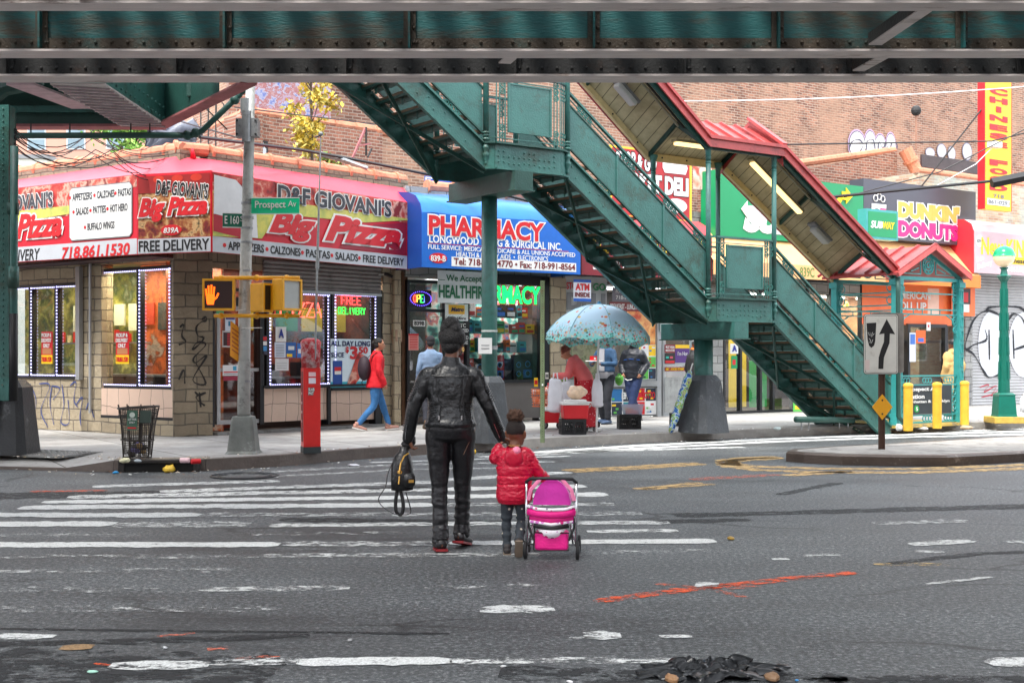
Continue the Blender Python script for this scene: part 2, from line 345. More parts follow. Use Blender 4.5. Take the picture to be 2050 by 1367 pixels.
# ---------- ground
def asphalt():
    m,nt,b=nodes('asphalt'); g=N(nt,'ShaderNodeNewGeometry'); P=g.outputs['Position']
    n1=N(nt,'ShaderNodeTexNoise',Scale=30.0,Detail=8.0,Roughness=.9); L(nt,P,n1.inputs[0])
    a=ramp(nt,n1.outputs[0],[(.40,(.012,.014,.015,1)),(.5,(.052,.058,.061,1)),(.56,(.12,.128,.13,1)),(.63,(.36,.37,.37,1))])
    mp=N(nt,'ShaderNodeMapping'); mp.inputs['Scale'].default_value=(.25,.9,1); L(nt,P,mp.inputs[0])
    n2=N(nt,'ShaderNodeTexNoise',Scale=.9,Detail=9.0,Roughness=.7); L(nt,mp.outputs[0],n2.inputs[0])
    r2=ramp(nt,n2.outputs[0],[(.34,(.35,.35,.36,1)),(.44,(.85,.85,.85,1)),(.66,(1.5,1.5,1.5,1))])
    mu=N(nt,'ShaderNodeMix',data_type='RGBA',blend_type='MULTIPLY'); mu.inputs[0].default_value=1; L(nt,a,mu.inputs[6]); L(nt,r2,mu.inputs[7])
    # cracks
    mp2=N(nt,'ShaderNodeMapping'); mp2.inputs['Scale'].default_value=(.35,.8,1); L(nt,P,mp2.inputs[0])
    nw=N(nt,'ShaderNodeTexNoise',Scale=2.0,Detail=6.0); L(nt,mp2.outputs[0],nw.inputs[0])
    mw=N(nt,'ShaderNodeMix',data_type='RGBA'); mw.inputs[0].default_value=.35; L(nt,mp2.outputs[0],mw.inputs[6]); L(nt,nw.outputs[1],mw.inputs[7])
    vo=N(nt,'ShaderNodeTexVoronoi',Scale=.8,feature='DISTANCE_TO_EDGE'); L(nt,mw.outputs[2],vo.inputs[0])
    cr=ramp(nt,vo.outputs[0],[(.003,(.22,.22,.22,1)),(.010,(1,1,1,1))])
    m3=N(nt,'ShaderNodeMix',data_type='RGBA',blend_type='MULTIPLY'); L(nt,mu.outputs[2],m3.inputs[6]); L(nt,cr,m3.inputs[7])
    nm=N(nt,'ShaderNodeTexNoise',Scale=.5,Detail=2.0); L(nt,P,nm.inputs[0]); fm=ramp(nt,nm.outputs[0],[(.48,(0,0,0,1)),(.56,(1,1,1,1))]); L(nt,fm,m3.inputs[0])
    # scattered pale paint crumbs and grit
    n5=N(nt,'ShaderNodeTexNoise',Scale=14.0,Detail=10.0,Roughness=.85); L(nt,mp.outputs[0],n5.inputs[0])
    f5=ramp(nt,n5.outputs[0],[(.66,(0,0,0,1)),(.69,(.9,.9,.9,1))])
    m5=N(nt,'ShaderNodeMix',data_type='RGBA'); L(nt,f5,m5.inputs[0]); L(nt,m3.outputs[2],m5.inputs[6]); m5.inputs[7].default_value=(.32,.33,.33,1)
    L(nt,m5.outputs[2],b.inputs['Base Color'])
    rr=ramp(nt,n2.outputs[0],[(.3,(.5,.5,.5,1)),(.6,(.62,.62,.62,1))]); L(nt,rr,b.inputs['Roughness'])
    bp=N(nt,'ShaderNodeBump',Strength=.7,Distance=.012); L(nt,n1.outputs[0],bp.inputs['Height']); L(nt,bp.outputs[0],b.inputs['Normal']); return m
ASPH=asphalt()
def pavement():
    m,nt,b=nodes('pavement slabs'); g=N(nt,'ShaderNodeNewGeometry'); mp=N(nt,'ShaderNodeMapping'); mp.inputs['Rotation'].default_value=(0,0,-R(34.5)); L(nt,g.outputs['Position'],mp.inputs[0])
    br=N(nt,'ShaderNodeTexBrick',Color1=lin((168,166,163)),Color2=lin((150,149,147)),Mortar=lin((84,82,78)),Scale=1.0); br.offset=0
    br.inputs['Mortar Size'].default_value=.012; br.inputs['Brick Width'].default_value=1.5; br.inputs['Row Height'].default_value=1.5; L(nt,mp.outputs[0],br.inputs[0])
    n=N(nt,'ShaderNodeTexNoise',Scale=1.6,Detail=10.0,Roughness=.75); L(nt,g.outputs['Position'],n.inputs[0])
    r=ramp(nt,n.outputs[0],[(.3,(.62,.60,.58,1)),(.6,(1.1,1.1,1.1,1))])
    mu=N(nt,'ShaderNodeMix',data_type='RGBA',blend_type='MULTIPLY'); mu.inputs[0].default_value=1; L(nt,br.outputs[0],mu.inputs[6]); L(nt,r,mu.inputs[7])
    n6=N(nt,'ShaderNodeTexNoise',Scale=11.0,Detail=3.0,Roughness=.6); L(nt,g.outputs['Position'],n6.inputs[0])
    f6=ramp(nt,n6.outputs[0],[(.70,(1,1,1,1)),(.73,(.45,.45,.45,1))])
    m6=N(nt,'ShaderNodeMix',data_type='RGBA',blend_type='MULTIPLY'); m6.inputs[0].default_value=1; L(nt,mu.outputs[2],m6.inputs[6]); L(nt,f6,m6.inputs[7])
    L(nt,m6.outputs[2],b.inputs['Base Color']); b.inputs['Roughness'].default_value=.85
    n3=N(nt,'ShaderNodeTexNoise',Scale=40.0,Detail=6.0); L(nt,g.outputs['Position'],n3.inputs[0])
    bp=N(nt,'ShaderNodeBump',Strength=.4,Distance=.01); L(nt,n3.outputs[0],bp.inputs['Height']); L(nt,bp.outputs[0],b.inputs['Normal']); return m
PAVE=pavement()
mb=MB(); mb.box(-500,-500,-1,500,500,-.012,ASPH); struct(mb.build('ground'))
# the visible roadway is a slightly uneven sheet so light plays over it
mb=MB(); nx,ny=110,90; vs=[];
for j in range(ny+1):
    for i in range(nx+1):
        x=-22+50*i/nx; y=-6+38*j/ny
        vs.append((x,y,.0012*NZ.noise(V((x*.6,y*.9,0)))+.0008*NZ.noise(V((x*2,y*3,5)))-.001))
mb.add(vs,[(j*(nx+1)+i,j*(nx+1)+i+1,(j+1)*(nx+1)+i+1,(j+1)*(nx+1)+i) for j in range(ny) for i in range(nx)],ASPH)
struct(mb.build('road',smooth=True))
curb=[(-40,40),(-14,21),(-9,17.7),(-7.6,16.95),(-6.8,16.72),(-5.9,16.5),(-5.2,16.3),(-4.05,16.5),(-3.2,17.2),(-2.2,18.45),(-.8,19.75),(.84,21.05),(3,22.45),(5.13,23.65),(7.8,25.05),(10.8,26.5),(20,30.6),(60,48)]
def lift(x): return .035 if -7.7<x<-5.5 else .15
mb=MB(); 
top=[(x,y,lift(x)) for x,y in curb]
# fan to a line well behind the shops
back=[(x,60) for x,_ in curb]
vs=top+[(-7.8,17.9,.15)]
n=len(top)
# strips: curb point -> inner point 1.0 m behind -> far back
inn=[]
for i,(x,y) in enumerate(curb):
    a=V(curb[max(i-1,0)]);b=V(curb[min(i+1,n-1)]);d=(b-a).normalized(); inn.append((x-d.y*1.3,y+d.x*1.3,.15))
bk=[(p[0],62 if p[0]>-20 else 60,.15) for p in inn]; bk=[(-40+ i*100/(n-1),70,.15) for i in range(n)]
mb.add(top+inn+bk,[(i,i+1,n+i+1,n+i) for i in range(n-1)]+[(n+i,n+i+1,2*n+i+1,2*n+i) for i in range(n-1)],PAVE)
struct(mb.build('sidewalk'))
CURB2=mat('pale concrete kerb',(150,146,140),.8,0,.2,4,.3,40)
CURB=mat('granite and iron kerb',(92,82,76),.6,0,.25,3,.4,30)
mb=MB()
for i in range(n-1):
    a,b=curb[i],curb[i+1]; d=(V(b)-V(a)).normalized(); nx_,ny_=d.y*.0,-d.x*.0
    za,zb=lift(a[0])+.004,lift(b[0])+.004; o=V((-d.y,d.x))*.14; f=V((d.y,-d.x))*.012
    p=[V(a)+f,V(b)+f,V(b)+o,V(a)+o]
    v=[(p[0].x,p[0].y,-.02),(p[1].x,p[1].y,-.02),(p[1].x,p[1].y,zb),(p[0].x,p[0].y,za),(p[2].x,p[2].y,zb+.001),(p[3].x,p[3].y,za+.001)]
    mb.add(v,[(0,1,2,3),(3,2,4,5)],CURB if -14<a[0]<-.8 else CURB2)
struct(mb.build('kerb'))
# textured tactile ramp plate
mb=MB(); c=V((-6.75,17.6,.165))
mb.M=Mx.Translation((-6.75,17.72,.155))@Mx.Rotation(R(-22),4,'Z')
mb.box(-.8,-.45,-.03,.8,.45,0,CONC)
for i in range(16):
    for j in range(9): mb.box(-.76+i*.097,-.42+j*.095,0,-.72+i*.097,-.38+j*.095,.006,CONC)
mb.M=None; struct(mb.build('tactile_paving'))
# ---------- road markings
WP=[worn('road paint worn %d'%i,(206,208,206),w) for i,w in enumerate((.26,.46,.62,.76))]
YP=worn('yellow road paint',(206,170,112),.5); OP=worn('orange spray paint',(226,88,40),.6,5); OP2=worn('faint orange spray',(220,110,80),.66,6)
def strip(name,pts,px_th,m,z=.0035,metres=None):
    """painted line whose centre passes the given road points"""
    P=[G(*p) for p in pts]; q=[]; Q=[P[0]]
    for a,b in zip(P,P[1:]):
        k=max(1,int((b-a).length/.045)); Q+=[a.lerp(b,i/k) for i in range(1,k+1)]
    P=Q; sd=P[0].x*3+P[0].y*7
    for i,p in enumerate(P):
        a=P[max(i-1,0)];b=P[min(i+1,len(P)-1)];d=(b-a).normalized();w=(metres or px_th*p.y*p.y/(FL*CH))/2
        ja=NZ.noise(V((p.x*2.2,p.y*2.2,sd)))*.3+NZ.noise(V((p.x*11,p.y*11,sd)))*.28+NZ.noise(V((p.x*30,p.y*30,sd)))*.2; jb=NZ.noise(V((p.x*2.2,p.y*2.2,sd+9)))*.3+NZ.noise(V((p.x*11,p.y*11,sd+9)))*.28+NZ.noise(V((p.x*30,p.y*30,sd+9)))*.2
        en=min(1,.55+min(i,len(P)-1-i)*.25); q.append((p+V((-d.y,d.x,0))*w*(1+ja)*en,p-V((-d.y,d.x,0))*w*(1+jb)*en))
    k=len(q); mb=MB(); vs=[(a.x,a.y,z) for a,_ in q]+[(b.x,b.y,z) for _,b in q]
    mb.add(vs,[(i+1,i,k+i,k+i+1) for i in range(k-1)],m); return struct(mb.build(name))
S=[((185,974),(560,963),5,1),((320,984),(870,965),6,1),((870,962),(1140,945),5,1),((135,995),(865,980),7,1),((865,980),(1172,973),7,0),((85,1005),(865,995),7,0),((865,995),(1215,989),8,0),((40,1016),(865,1011),8,0),((865,1011),(1230,1009),7,2),
((-60,1031),(400,1031),9,0),((400,1031),(1285,1028),8,2),((-60,1049),(230,1049),11,0),((230,1050),(500,1050),11,2),((540,1052),(865,1049),7,1),((865,1049),(1340,1046),7,1),((-60,1071),(300,1070),6,3),((480,1069),(800,1067),6,3),((1175,1064),(1357,1062),6,1),
((-60,1090.5),(560,1090),10,0),((560,1089),(900,1088),9,2),((900,1087.5),(1432,1082.5),9,0),((-60,1113),(520,1114),8,3),((520,1112),(1080,1110),8,2),((0,1143),(460,1141),9,3),((-60,1180),(400,1182),10,3),((400,1180),(700,1177),10,2),((-60,1219),(560,1218),11,3),((960,1221),(1110,1219),14,1),((-60,1274),(110,1274),10,1),
((220,1332),(420,1330),17,1),((420,1327),(600,1322),16,2),((595,1325),(905,1323),17,0),((900,1323),(1360,1321),12,2),((-100,1144),(60,1144),5,1),((1130,1106),(1460,1101),5,3),((1140,1276),(1210,1277),5,2),((1320,1274),(1385,1274),8,1),((850,1175),(1080,1172),8,3)]
for a,b,t,w in S: strip('crosswalk_stripe',[a,b],t,WP[w])
strip('paint_patch',[(1168,1272),(1243,1272)],17,WP[1])
for a,b in (((0,1365),(140,1355)),): pass
for a,b,t in (((1825,1091),(1945,1082),7),((1832,1104),(1890,1105),5),((2015,1085),(2120,1085),6),((1610,1113),(1682,1109),6),((1545,1119),(1580,1119),5),((1750,1048),(1940,1042),6),((1590,1296),(1620,1296),6),((1980,1329),(2080,1322),16),((1740,1335),(1770,1336),6),((1855,1169),(1985,1155),3)): strip('paint_patch',[a,b],t,WP[1 if t!=6 else 2])
LN=[(1060,908),(1300,893),(1560,880),(1800,872),(2100,864)]
for dy,t,w in ((0,3,0),(7,2.5,0)): strip('lane_line',[(x,y+dy*.8-2) for x,y in LN],t,WP[w])
strip('lane_line',[(960,915),(1200,903),(1490,895)],2.5,WP[1]); strip('lane_line',[(1120,890),(1500,874),(2080,858)],2,WP[1])
strip('lane_line',[(740,926),(960,919),(1140,913)],2,WP[1]); strip('lane_line',[(440,950),(800,930),(1110,924)],3,WP[2]); strip('lane_line',[(500,957),(800,940),(1060,936)],3,WP[2])
strip('yellow_line',[(1130,942),(1260,935),(1400,927)],3.5,YP); strip('yellow_line',[(1150,945),(1280,938),(1410,929)],2.5,YP)
strip('yellow_line',[(1270,979),(1340,973),(1400,966)],3.5,YP); strip('yellow_line',[(1285,980),(1430,969)],2.5,YP)
strip('yellow_line',[(1570,952),(1700,943)],4,YP); strip('yellow_line',[(1750,1130),(1900,1130)],5,worn('old yellow paint',(200,170,110),.6))
for k,t in ((0,4),(7,4)): strip('yellow_line',[(1560,915+k*.2),(1490,917+k*.5),(1453,922+k*.3),(1465,929+k*.7),(1520,934+k),(1640,938+k),(1830,939+k),(2100,929+k)],t,YP)
strip('orange_mark',[(1190,1204),(1300,1190),(1400,1177)],8,OP); strip('orange_mark',[(1400,1178),(1540,1164),(1600,1157),(1712,1146)],7,OP)
strip('orange_mark',[(1310,1169),(1420,1178),(1500,1198)],4,OP2); strip('orange_mark',[(1430,1170),(1515,1175),(1400,1180)],4,OP2); strip('orange_mark',[(1380,960),(1560,950)],4,OP2)
strip('orange_mark',[(315,1274),(390,1267)],5,OP2); strip('orange_mark',[(470,1320),(560,1313)],6,OP2); strip('orange_mark',[(190,1328),(222,1331)],5,OP); strip('orange_mark',[(60,984),(215,982)],3,OP); strip('orange_mark',[(415,1300),(460,1297)],10,OP2)
strip('paint_patch',[(1392,1170),(1438,1172)],15,WP[1]); strip('stain',[(122,1296),(186,1295)],14,worn('tan stain',(150,120,84),.3))
TARM=worn('dark tar',(30,32,34),.58,2.2); TAR2=worn('tar seam',(30,31,33),.5,4)
for pts_,th,m_ in (([(-80,1338),(180,1342),(540,1356)],85,TARM),([(-60,1290),(240,1284),(620,1272)],10,TAR2),([(560,1040),(900,1043),(1180,1047),(1500,1040)],7,TAR2),([(1350,1032),(1650,1024),(1850,1018),(2120,1012)],8,TAR2),([(1560,990),(1680,966)],3,TAR2),([(-40,992),(260,990),(420,984)],14,TAR2),([(540,976),(700,982),(860,976)],8,TAR2),([(1000,1345),(1300,1352),(1700,1362)],30,TARM),([(1620,1367),(1900,1362),(2100,1368)],24,TARM),([(1780,1128),(1960,1108),(2100,1103)],5,TAR2),([(0,1258),(300,1262),(900,1268)],4,TAR2)): strip('tar_patch',pts_,th,m_,z=.0018)
# manhole ring and patch
mb=MB(); c=G(490,953)
for r in (.42,.38): mb.ring((0,0,0),r,.008,FRAME,28,'y')
M0=MB(Mx.Translation((c.x,c.y,.008))@Mx.Rotation(R(90),4,'X')); M0.ring((0,0,0),.42,.012,FRAME,28); M0.ring((0,0,0),.33,.01,FRAME,28)
o=M0.build('manhole_cover'); tag(o,'round iron manhole cover in the road before the storm drain','manhole')
# ---------- traffic island
isl=[G(*p,z) for p,z in [((1570,921),0),((1600,927),0),((1660,931),0),((1830,933),0),((2050,921),0)]]
pts=[(3.95,18.0),(4.15,17.72),(4.6,17.4),(5.3,17.25),(6.0,17.2),(8.0,18.25),(14,21.4),(14,25.2),(9.6,22.2),(6.2,19.8),(4.7,18.9),(4.1,18.4)]
IM=mat('island kerb steel',(88,76,68),.45,.3,.2,3,.3,30,dirt=(150,140,132),dirtamt=.05)
mb=MB(); k=len(pts); cx=sum(p[0] for p in pts)/k; cy=sum(p[1] for p in pts)/k
def ins(p,d):
    i=pts.index(p); a=V(pts[i-1]);b=V(pts[(i+1)%k]);e=(b-a).normalized(); return (p[0]-e.y*d,p[1]+e.x*d)
o0=[(x,y,0) for x,y in pts];o1=[(x,y,.12) for x,y in pts];o2=[(*ins(p,.03),.148) for p in pts];o3=[(*ins(p,.15),.15) for p in pts]
mb.add(o0+o1+o2+o3,[(r*k+i,r*k+(i+1)%k,(r+1)*k+(i+1)%k,(r+1)*k+i) for r in range(3) for i in range(k)],IM)
mb.add(o3,[tuple(range(k))],mat('island concrete',(150,146,140),.9,0,.25,3,.5,50,dirt=(100,96,90),dirtamt=.3))
struct(mb.build('traffic_island',smooth=False))
# ---------- elevated railway
EL=thing('elevated_railway','green riveted steel elevated railway crossing above the whole street','railway viaduct',(0,15,0))
T=Mx.Translation((0,-15,0))
def girder(y0,zb,h,depth,webm,angm,phase,name='girder'):
    mb=MB(T); mb.box(-16,y0,zb+.03,20,y0+.03,zb+h,webm)
    r=random.Random(phase); 
    # bottom flange, wavy edge where the steel has corroded
    n=180; f=depth
    up=[];lo=[]
    vs=[];
    for i in range(n+1):
        x=-16+36*i/n; wv=.012*NZ.noise(V((x*.9,y0,phase)))+.006*NZ.noise(V((x*5,y0,phase)))
        vs+=[(x,y0-f/2+wv,zb+wv*.4),(x,y0+f/2+wv,zb+wv*.4),(x,y0+f/2+wv,zb+.025),(x,y0-f/2+wv,zb+.025)]
    fs=[]
    for i in range(n):
        for j in range(4): fs.append((4*i+j,4*i+(j+1)%4,4*i+4+(j+1)%4,4*i+4+j))
    mb.add(vs,fs,PEEL)
    mb.box(-16,y0-.022,zb+.03,20,y0,zb+.185,angm); mb.box(-16,y0-.11,zb+.027,20,y0-.022,zb+.045,angm)
    g=mb.build(name,EL)
    mb=MB(T); x=-15.0+phase
    while x<20:
        mb.box(x-.07,y0-.04,zb+.05,x+.07,y0-.022,zb+h,angm); mb.box(x-.012,y0-.13,zb+.05,x+.012,y0-.04,zb+h,webm)
        for z in (.13,.3,.5,.72,.95): mb.sph((x+.05,y0-.045,zb+z),.02,angm,6,4)
        x+=2.12; mb.build('stiffener',g); mb=MB(T)
    mb=MB(T); x=-8.5
    while x<9.5:
        mb.sph((x,y0-.026,zb+.135),.021,angm,7,4); mb.sph((x+.09,y0-.026,zb+.07),.021,angm,7,4); x+=.185
    mb.build('rivet_row',g,smooth=True); return g
girder(12.46,4.99,.95,.29,TEAL,RUST,.6)
girder(14.42,4.99,.95,.34,TEAL,RUST,1.1)
girder(15.7,4.99,.95,.38,DARK,DARK,.2)
# underside cross bracing
mb=MB(T)
for x,ya,yb in ((4.25,12.6,14.2),(4.42,14.6,15.5),(.03,14.65,15.1),(-4.2,8,12.3),(8.3,12.6,15.5)):
    mb.bar((x,ya,5.06),(x+(.12 if ya>12 else 0)*-1,yb,5.06),.15,.03,PEEL); mb.bar((x-.07,ya,5.12),(x-.19 if ya>12 else x-.07,yb,5.12),.02,.12,DARK); mb.build('cross_brace',EL); mb=MB(T)
# deck: ties with gaps above the girders
mb=MB(T); x=-16
while x<20: mb.box(x,.5,6.12,x+.3,16.4,6.34,DARK); x+=.55
for y in (4.2,5.7,8.6,10.1,13.0,14.6): mb.box(-16,y,6.345,20,y+.07,6.5,DARK)
mb.box(-16,16.0,5.95,20,16.3,6.1,DARK); mb.build('track_deck',EL)
mb=MB(T)
for y in (9.6,): mb.box(-16,y,4.99,20,y+.03,5.95,DARK); mb.box(-16,y-.15,4.96,20,y+.18,4.985,PEEL)
mb.build('rear_girder',EL)
mb=MB(T) # skew and receding girders at upper left
P=lambda px,py,Y:PT(px,py,Y)
# plate that runs away from the camera, lattice underside
mb.box(-5.9,15.95,4.98,-5.2,18.9,5.0,PEEL); mb.box(-5.24,15.95,5.0,-5.2,18.9,5.95,STEEL); mb.box(-5.9,15.95,5.0,-5.86,18.9,5.95,STEEL)
for i in range(14):
    y=16+i*.2; mb.bar((-5.88,y,4.965),(-5.22,y+.2,4.965),.04,.02,mat('pale lattice paint',(176,160,164),.7,0,.3,6,.3))
    mb.sph((-5.19,y,5.06),.018,STEEL,6,4); mb.sph((-5.19,y,5.22),.018,STEEL,6,4)
mb.build('lattice_girder',EL)
mb=MB(T); PNK=mat('rusty pink flange',(160,96,98),.7,0,.3,4,.3)
mb.bar((-5.35,18.95,4.99),(-3.35,15.9,4.99),.22,.03,PNK); mb.bar((-5.35,18.95,5.45),(-3.95,16.8,5.45),.03,.9,STEEL2)
mb.bar((-4.55,17.75,5.2),(-4.55,17.75,6.1),.12,.12,STEEL2)
mb.build('skew_girder',EL)
mb=MB(T); mb.box(-16,18.85,4.98,-5.3,19.15,5.02,PNK); mb.box(-16,18.97,5.02,-5.3,19.03,5.9,STEEL2); mb.box(-16,18.88,5.2,-5.4,18.97,5.3,STEEL)
mb.box(-16,17.4,5.92,-6,19.2,6.0,DARK); mb.box(-8.5,18.2,5.6,-5.9,18.3,5.75,STEEL); mb.build('cross_girder',EL)
mb=MB(T) # short bracket beam catching the light
a=P(45,175,16.2);b=P(150,215,17.3)
mb.bar(P(40,168,15.95)+V((0,0,0)),P(168,216,18.0),.36,.03,mat('pale mauve flange',(196,170,176),.7,0,.2,5)); mb.bar(P(66,150,15.95)+V((.1,0,.12)),P(168,190,18.0)+V((.12,0,.1)),.03,.34,STEEL); mb.build('bracket_beam',EL)
mb=MB(T); pts_=[P(-30,210,16.6),P(10,178,16.6),P(60,168,16.6),P(80,158,16.6)]; mb.tube(pts_,.10,STEEL2,8); mb.build('curved_brace',EL)
# left column with pipes and concrete foot
mb=MB(T); cx=-6.92; cy=17.35
mb.box(cx-.30,cy-.12,.9,cx-.02,cy-.1,4.98,STEEL); mb.box(cx-.30,cy+.1,.9,cx-.02,cy+.12,4.98,STEEL); mb.box(cx-.2,cy-.1,.9,cx-.17,cy+.1,4.98,STEEL2); mb.box(cx-.04,cy-.13,.9,cx-.02,cy+.13,4.98,STEEL)
for i in range(46): mb.sph((cx-.1,cy-.125,1.1+i*.085),.013,STEEL,6,4)
col=mb.build('column',EL)
mb=MB(T); mb.tube([(cx+.06,cy-.16,.9),(cx+.06,cy-.16,2.5),(cx+.07,cy-.16,4.4)],.055,STEEL,10); mb.tube([(cx+.06,cy-.16,2.45),(cx+.06,cy-.16,2.75)],.075,STEEL,10)
mb.tube([(cx+.06,cy-.16,.9),(cx+.06,cy-.16,2.1)],.058,BLACK,10); mb.box(cx-.02,cy-.2,3.46,cx+.12,cy-.12,3.62,STEEL2); mb.build('conduit',col,smooth=True)
mb=MB(T)
def foot(mb,x,y,b,t,h0,h1,m,n=8,ch=.28):
    def ring(r,z): 
        q=r*ch; return [(x-r+q,y-r,z),(x+r-q,y-r,z),(x+r,y-r+q,z),(x+r,y+r-q,z),(x+r-q,y+r,z),(x-r+q,y+r,z),(x-r,y+r-q,z),(x-r,y-r+q,z)]
    v=ring(b,h0)+ring(t,h1-.1)+ring(t*.72,h1); mb.add(v,[(r*8+i,r*8+(i+1)%8,(r+1)*8+(i+1)%8,(r+1)*8+i) for r in range(2) for i in range(8)]+[tuple(range(16,24))],m)
DKC2=mat('black painted column foot',(38,40,42),.45,0,.25,4,.4,30,dirt=(90,94,96),dirtamt=.08)
foot(mb,-7.08,17.55,.36,.27,.15,1.18,DKC2); ft=mb.build('concrete_foot',col)
mb=MB(Mx.Translation((-7.08,17.55-15,0)))
BL2=flat((70,170,225)); mb.box(-.27,-.352,.46,.0,-.347,1.02,NAVY); mb.box(-.27,-.358,.46,.0,-.353,.62,BL2); mb.box(-.27,-.358,.70,.0,-.353,.78,BL2)
mb.text('ERIC',-.22,.93,.0-.05,.98,-.36,WHITE,bold=.02); mb.text('ADAMS',-.24,.84,-.03,.91,-.36,WHITE,bold=.02); mb.text('FOR MAYOR',-.2,.79,-.05,.82,-.36,BL2); mb.text('PUBLIC SAFETY',-.25,.72,-.02,.76,-.36,WHITE); mb.text('RESPONSIBILITY',-.25,.64,-.02,.68,-.36,WHITE)
mb.build('poster',ft)
# conduit run under the girders
mb=MB(T); pp=[P(25,272,18.2),P(385,271,18.2),P(405,262,18.2),P(480,190,18.2),P(492,165,18.2)]
mb.tube(pp,.045,STEEL2,8)
for q in (P(25,264,18.2),P(375,271,18.2),P(392,266,18.2),P(470,200,18.2),P(484,180,18.2)): mb.sph(q,.075,STEEL2,8,6)
for px in (62,140,262,300): mb.tube([P(px,248,18.4),P(px,272,18.2)],.012,DARK,5)
mb.tube([P(395,200,18.3),P(455,300-40,18.3)],.01,DARK,5); mb.build('pipe_run',EL,smooth=True)
# ================= corner pizza shop
A=Fr((-9.6,23.93),(-5.7,21.2)); B=Fr((-5.72,21.2),(-5.2,21.45)); C=Fr((-5.2,21.5),(-2.08,24.95)); D=Fr((-2.08,24.72),(13.6,35.5))
PZ=thing('pizza_shop','one storey split block corner shop with tiled parapet under a red pizza awning','shop building',(0,0,0))
def world_mb(fr): return MB(Mx.Translation(fr.o)@Mx.Rotation(fr.a,4,'Z'))
def part(fr,name,parent,fn,**k):
    """a part whose own axes follow a facade, so its masonry runs along it"""
    mb=MB(); fn(mb); return mb.build(name,parent,loc=fr.o-V(parent.location) if parent and parent.rotation_euler.z==0 else None,rz=fr.a if parent and parent.rotation_euler.z==0 else 0,**k)
def wallA(mb):
    for r in ((-60,540,185,577),(-60,755,185,880),(163,520,203,880),(-60,480,360,547)): A.box(mb,*r,0,.25,SPLIT)
    x0,_=A(203,840);x1,_=A(352,840); mb.box(x0,-.03,.1,x1,.22,.42,SPLIT); mb.box(x0-8,0,3.3,x1+.1,.25,5.02,SPLITD)
part(A,'wall',PZ,wallA)
def wallB(mb): mb.box(-.03,-.02,.1,B.L+.05,.3,3.5,SPLITD)
part(B,'corner_pillar',PZ,wallB)
def wallC(mb):
    mb.box(-.03,0,3.05,C.L,.25,5.02,SPLITD); x0,_=C(765,700);x1,_=C(802,700); mb.box(x0,-.02,.1,x1,.3,3.3,SPLIT)
    x2,_=C(812,700); mb.box(x1,-.05,.1,x2,.2,3.2,mat('brown rusted trim',(104,74,52),.6,0,.3,6,.2)); x0,_=C(420,700); mb.box(x0-.02,0,.1,x0+.06,.3,3.3,SPLITD)
    x0,_=C(430,700);x1,_=C(765,700); mb.box(x0,-.1,.1,x1,.3,.2,CONC)
part(C,'wall',PZ,wallC)
mb=MB(); wA=[A.w(-8,0),A.w(A.L,0),B.w(B.L,0),C.w(C.L,0)]; bk=[V((-1.0,31,0)),V((-9,33,0))]
mb.prism([(p.x,p.y) for p in [A.w(-8,.3),A.w(A.L,.3),B.w(B.L,.3),C.w(C.L,.3)]]+[(-1.2,28.5),(-7,31)],4.72,4.8,mat('roof felt',(84,84,86),.9),'z'); mb.build('roof',PZ)
# clay coping tiles along the parapet
CLAY=mat('clay coping tile',(196,128,98),.75,0,.22,6,.4,30,dirt=(150,96,72),dirtamt=.25)
def coping(fr,x0,x1,z,name='coping',parent=PZ,y=.12,r=.13,mt=CLAY,step=.62):
    mb=MB(); x=x0
    while x<x1:
        e=min(x+step,x1); mb.tube([(x,y,z),(x+.06,y,z),(x+.07,y,z),(e,y,z)],[r*1.12,r*1.12,r*.95,r*.9],mt,10); x+=step
    mb.M=world_mb(fr).M if parent is PZ else None
    if mb.M is not None: mb.v=[tuple(mb.M@V(v)) for v in mb.v]
    return mb.build(name,parent,smooth=False)
coping(A,-8,A.L+.05,5.04); coping(B,0,B.L,5.06); coping(C,.05,C.L,5.04)
def window(fr,parent,px0,py0,px1,py1,mull,y=.05,led=False,w=.055,fm=FRAME,gl=GLASS,inner=None,trans=None):
    x0,zt=fr(px0,py0,y);_,zb=fr(px0,py1,y);x1,_=fr(px1,py0,y)
    mb=MB(); d=.07
    mb.box(x0,y-d,zb,x0+w,y+d,zt,fm);mb.box(x1-w,y-d,zb,x1,y+d,zt,fm);mb.box(x0+w,y-d,zt-w,x1-w,y+d,zt,fm);mb.box(x0+w,y-d,zb,x1-w,y+d,zb+w,fm)
    xs=[x0+w]
    for m in mull:
        xm,_=fr(m,py0,y); mb.box(xm-w*.6,y-d+.004,zb+w,xm+w*.6,y+d-.004,zt-w,fm); xs+=[xm-w*.6,xm+w*.6]
    xs.append(x1-w)
    if trans: zz=zb+(zt-zb)*trans; mb.box(x0+w,y-d+.006,zz-.03,x1-w,y+d-.006,zz+.03,fm)
    rot0=parent.rotation_euler.z==0
    kw=dict(loc=fr.o-V(parent.location),rz=fr.a) if rot0 else {}
    o=mb.build('window_frame',parent,**kw)
    mb=MB(); mb.box(x0+.01,y-.008,zb+.01,x1-.01,y+.008,zt-.01,gl); mb.build('pane',o)
    if led:
        mb=MB()
        for i in range(0,len(xs),2):
            a,b=xs[i],xs[i+1]; z=zb+w+.02
            while z<zt-w:
                for q in (a+.02,)+((b-.02,) if i==len(xs)-2 and led==2 else ()): mb.box(q-.012,y-d-.012,z,q+.014,y-d-.002,z+.028,LED)
                z+=.062
            q=a+.02
            while q<b:
                mb.box(q,y-d-.012,zb+w+.005,q+.022,y-d-.002,zb+w+.025,LED)
                if led!=3: mb.box(q,y-d-.012,zt-w-.025,q+.022,y-d-.002,zt-w-.005,LED)
                q+=.05
        mb.build('led_strip',o)
    return o,(x0,x1,zb,zt)
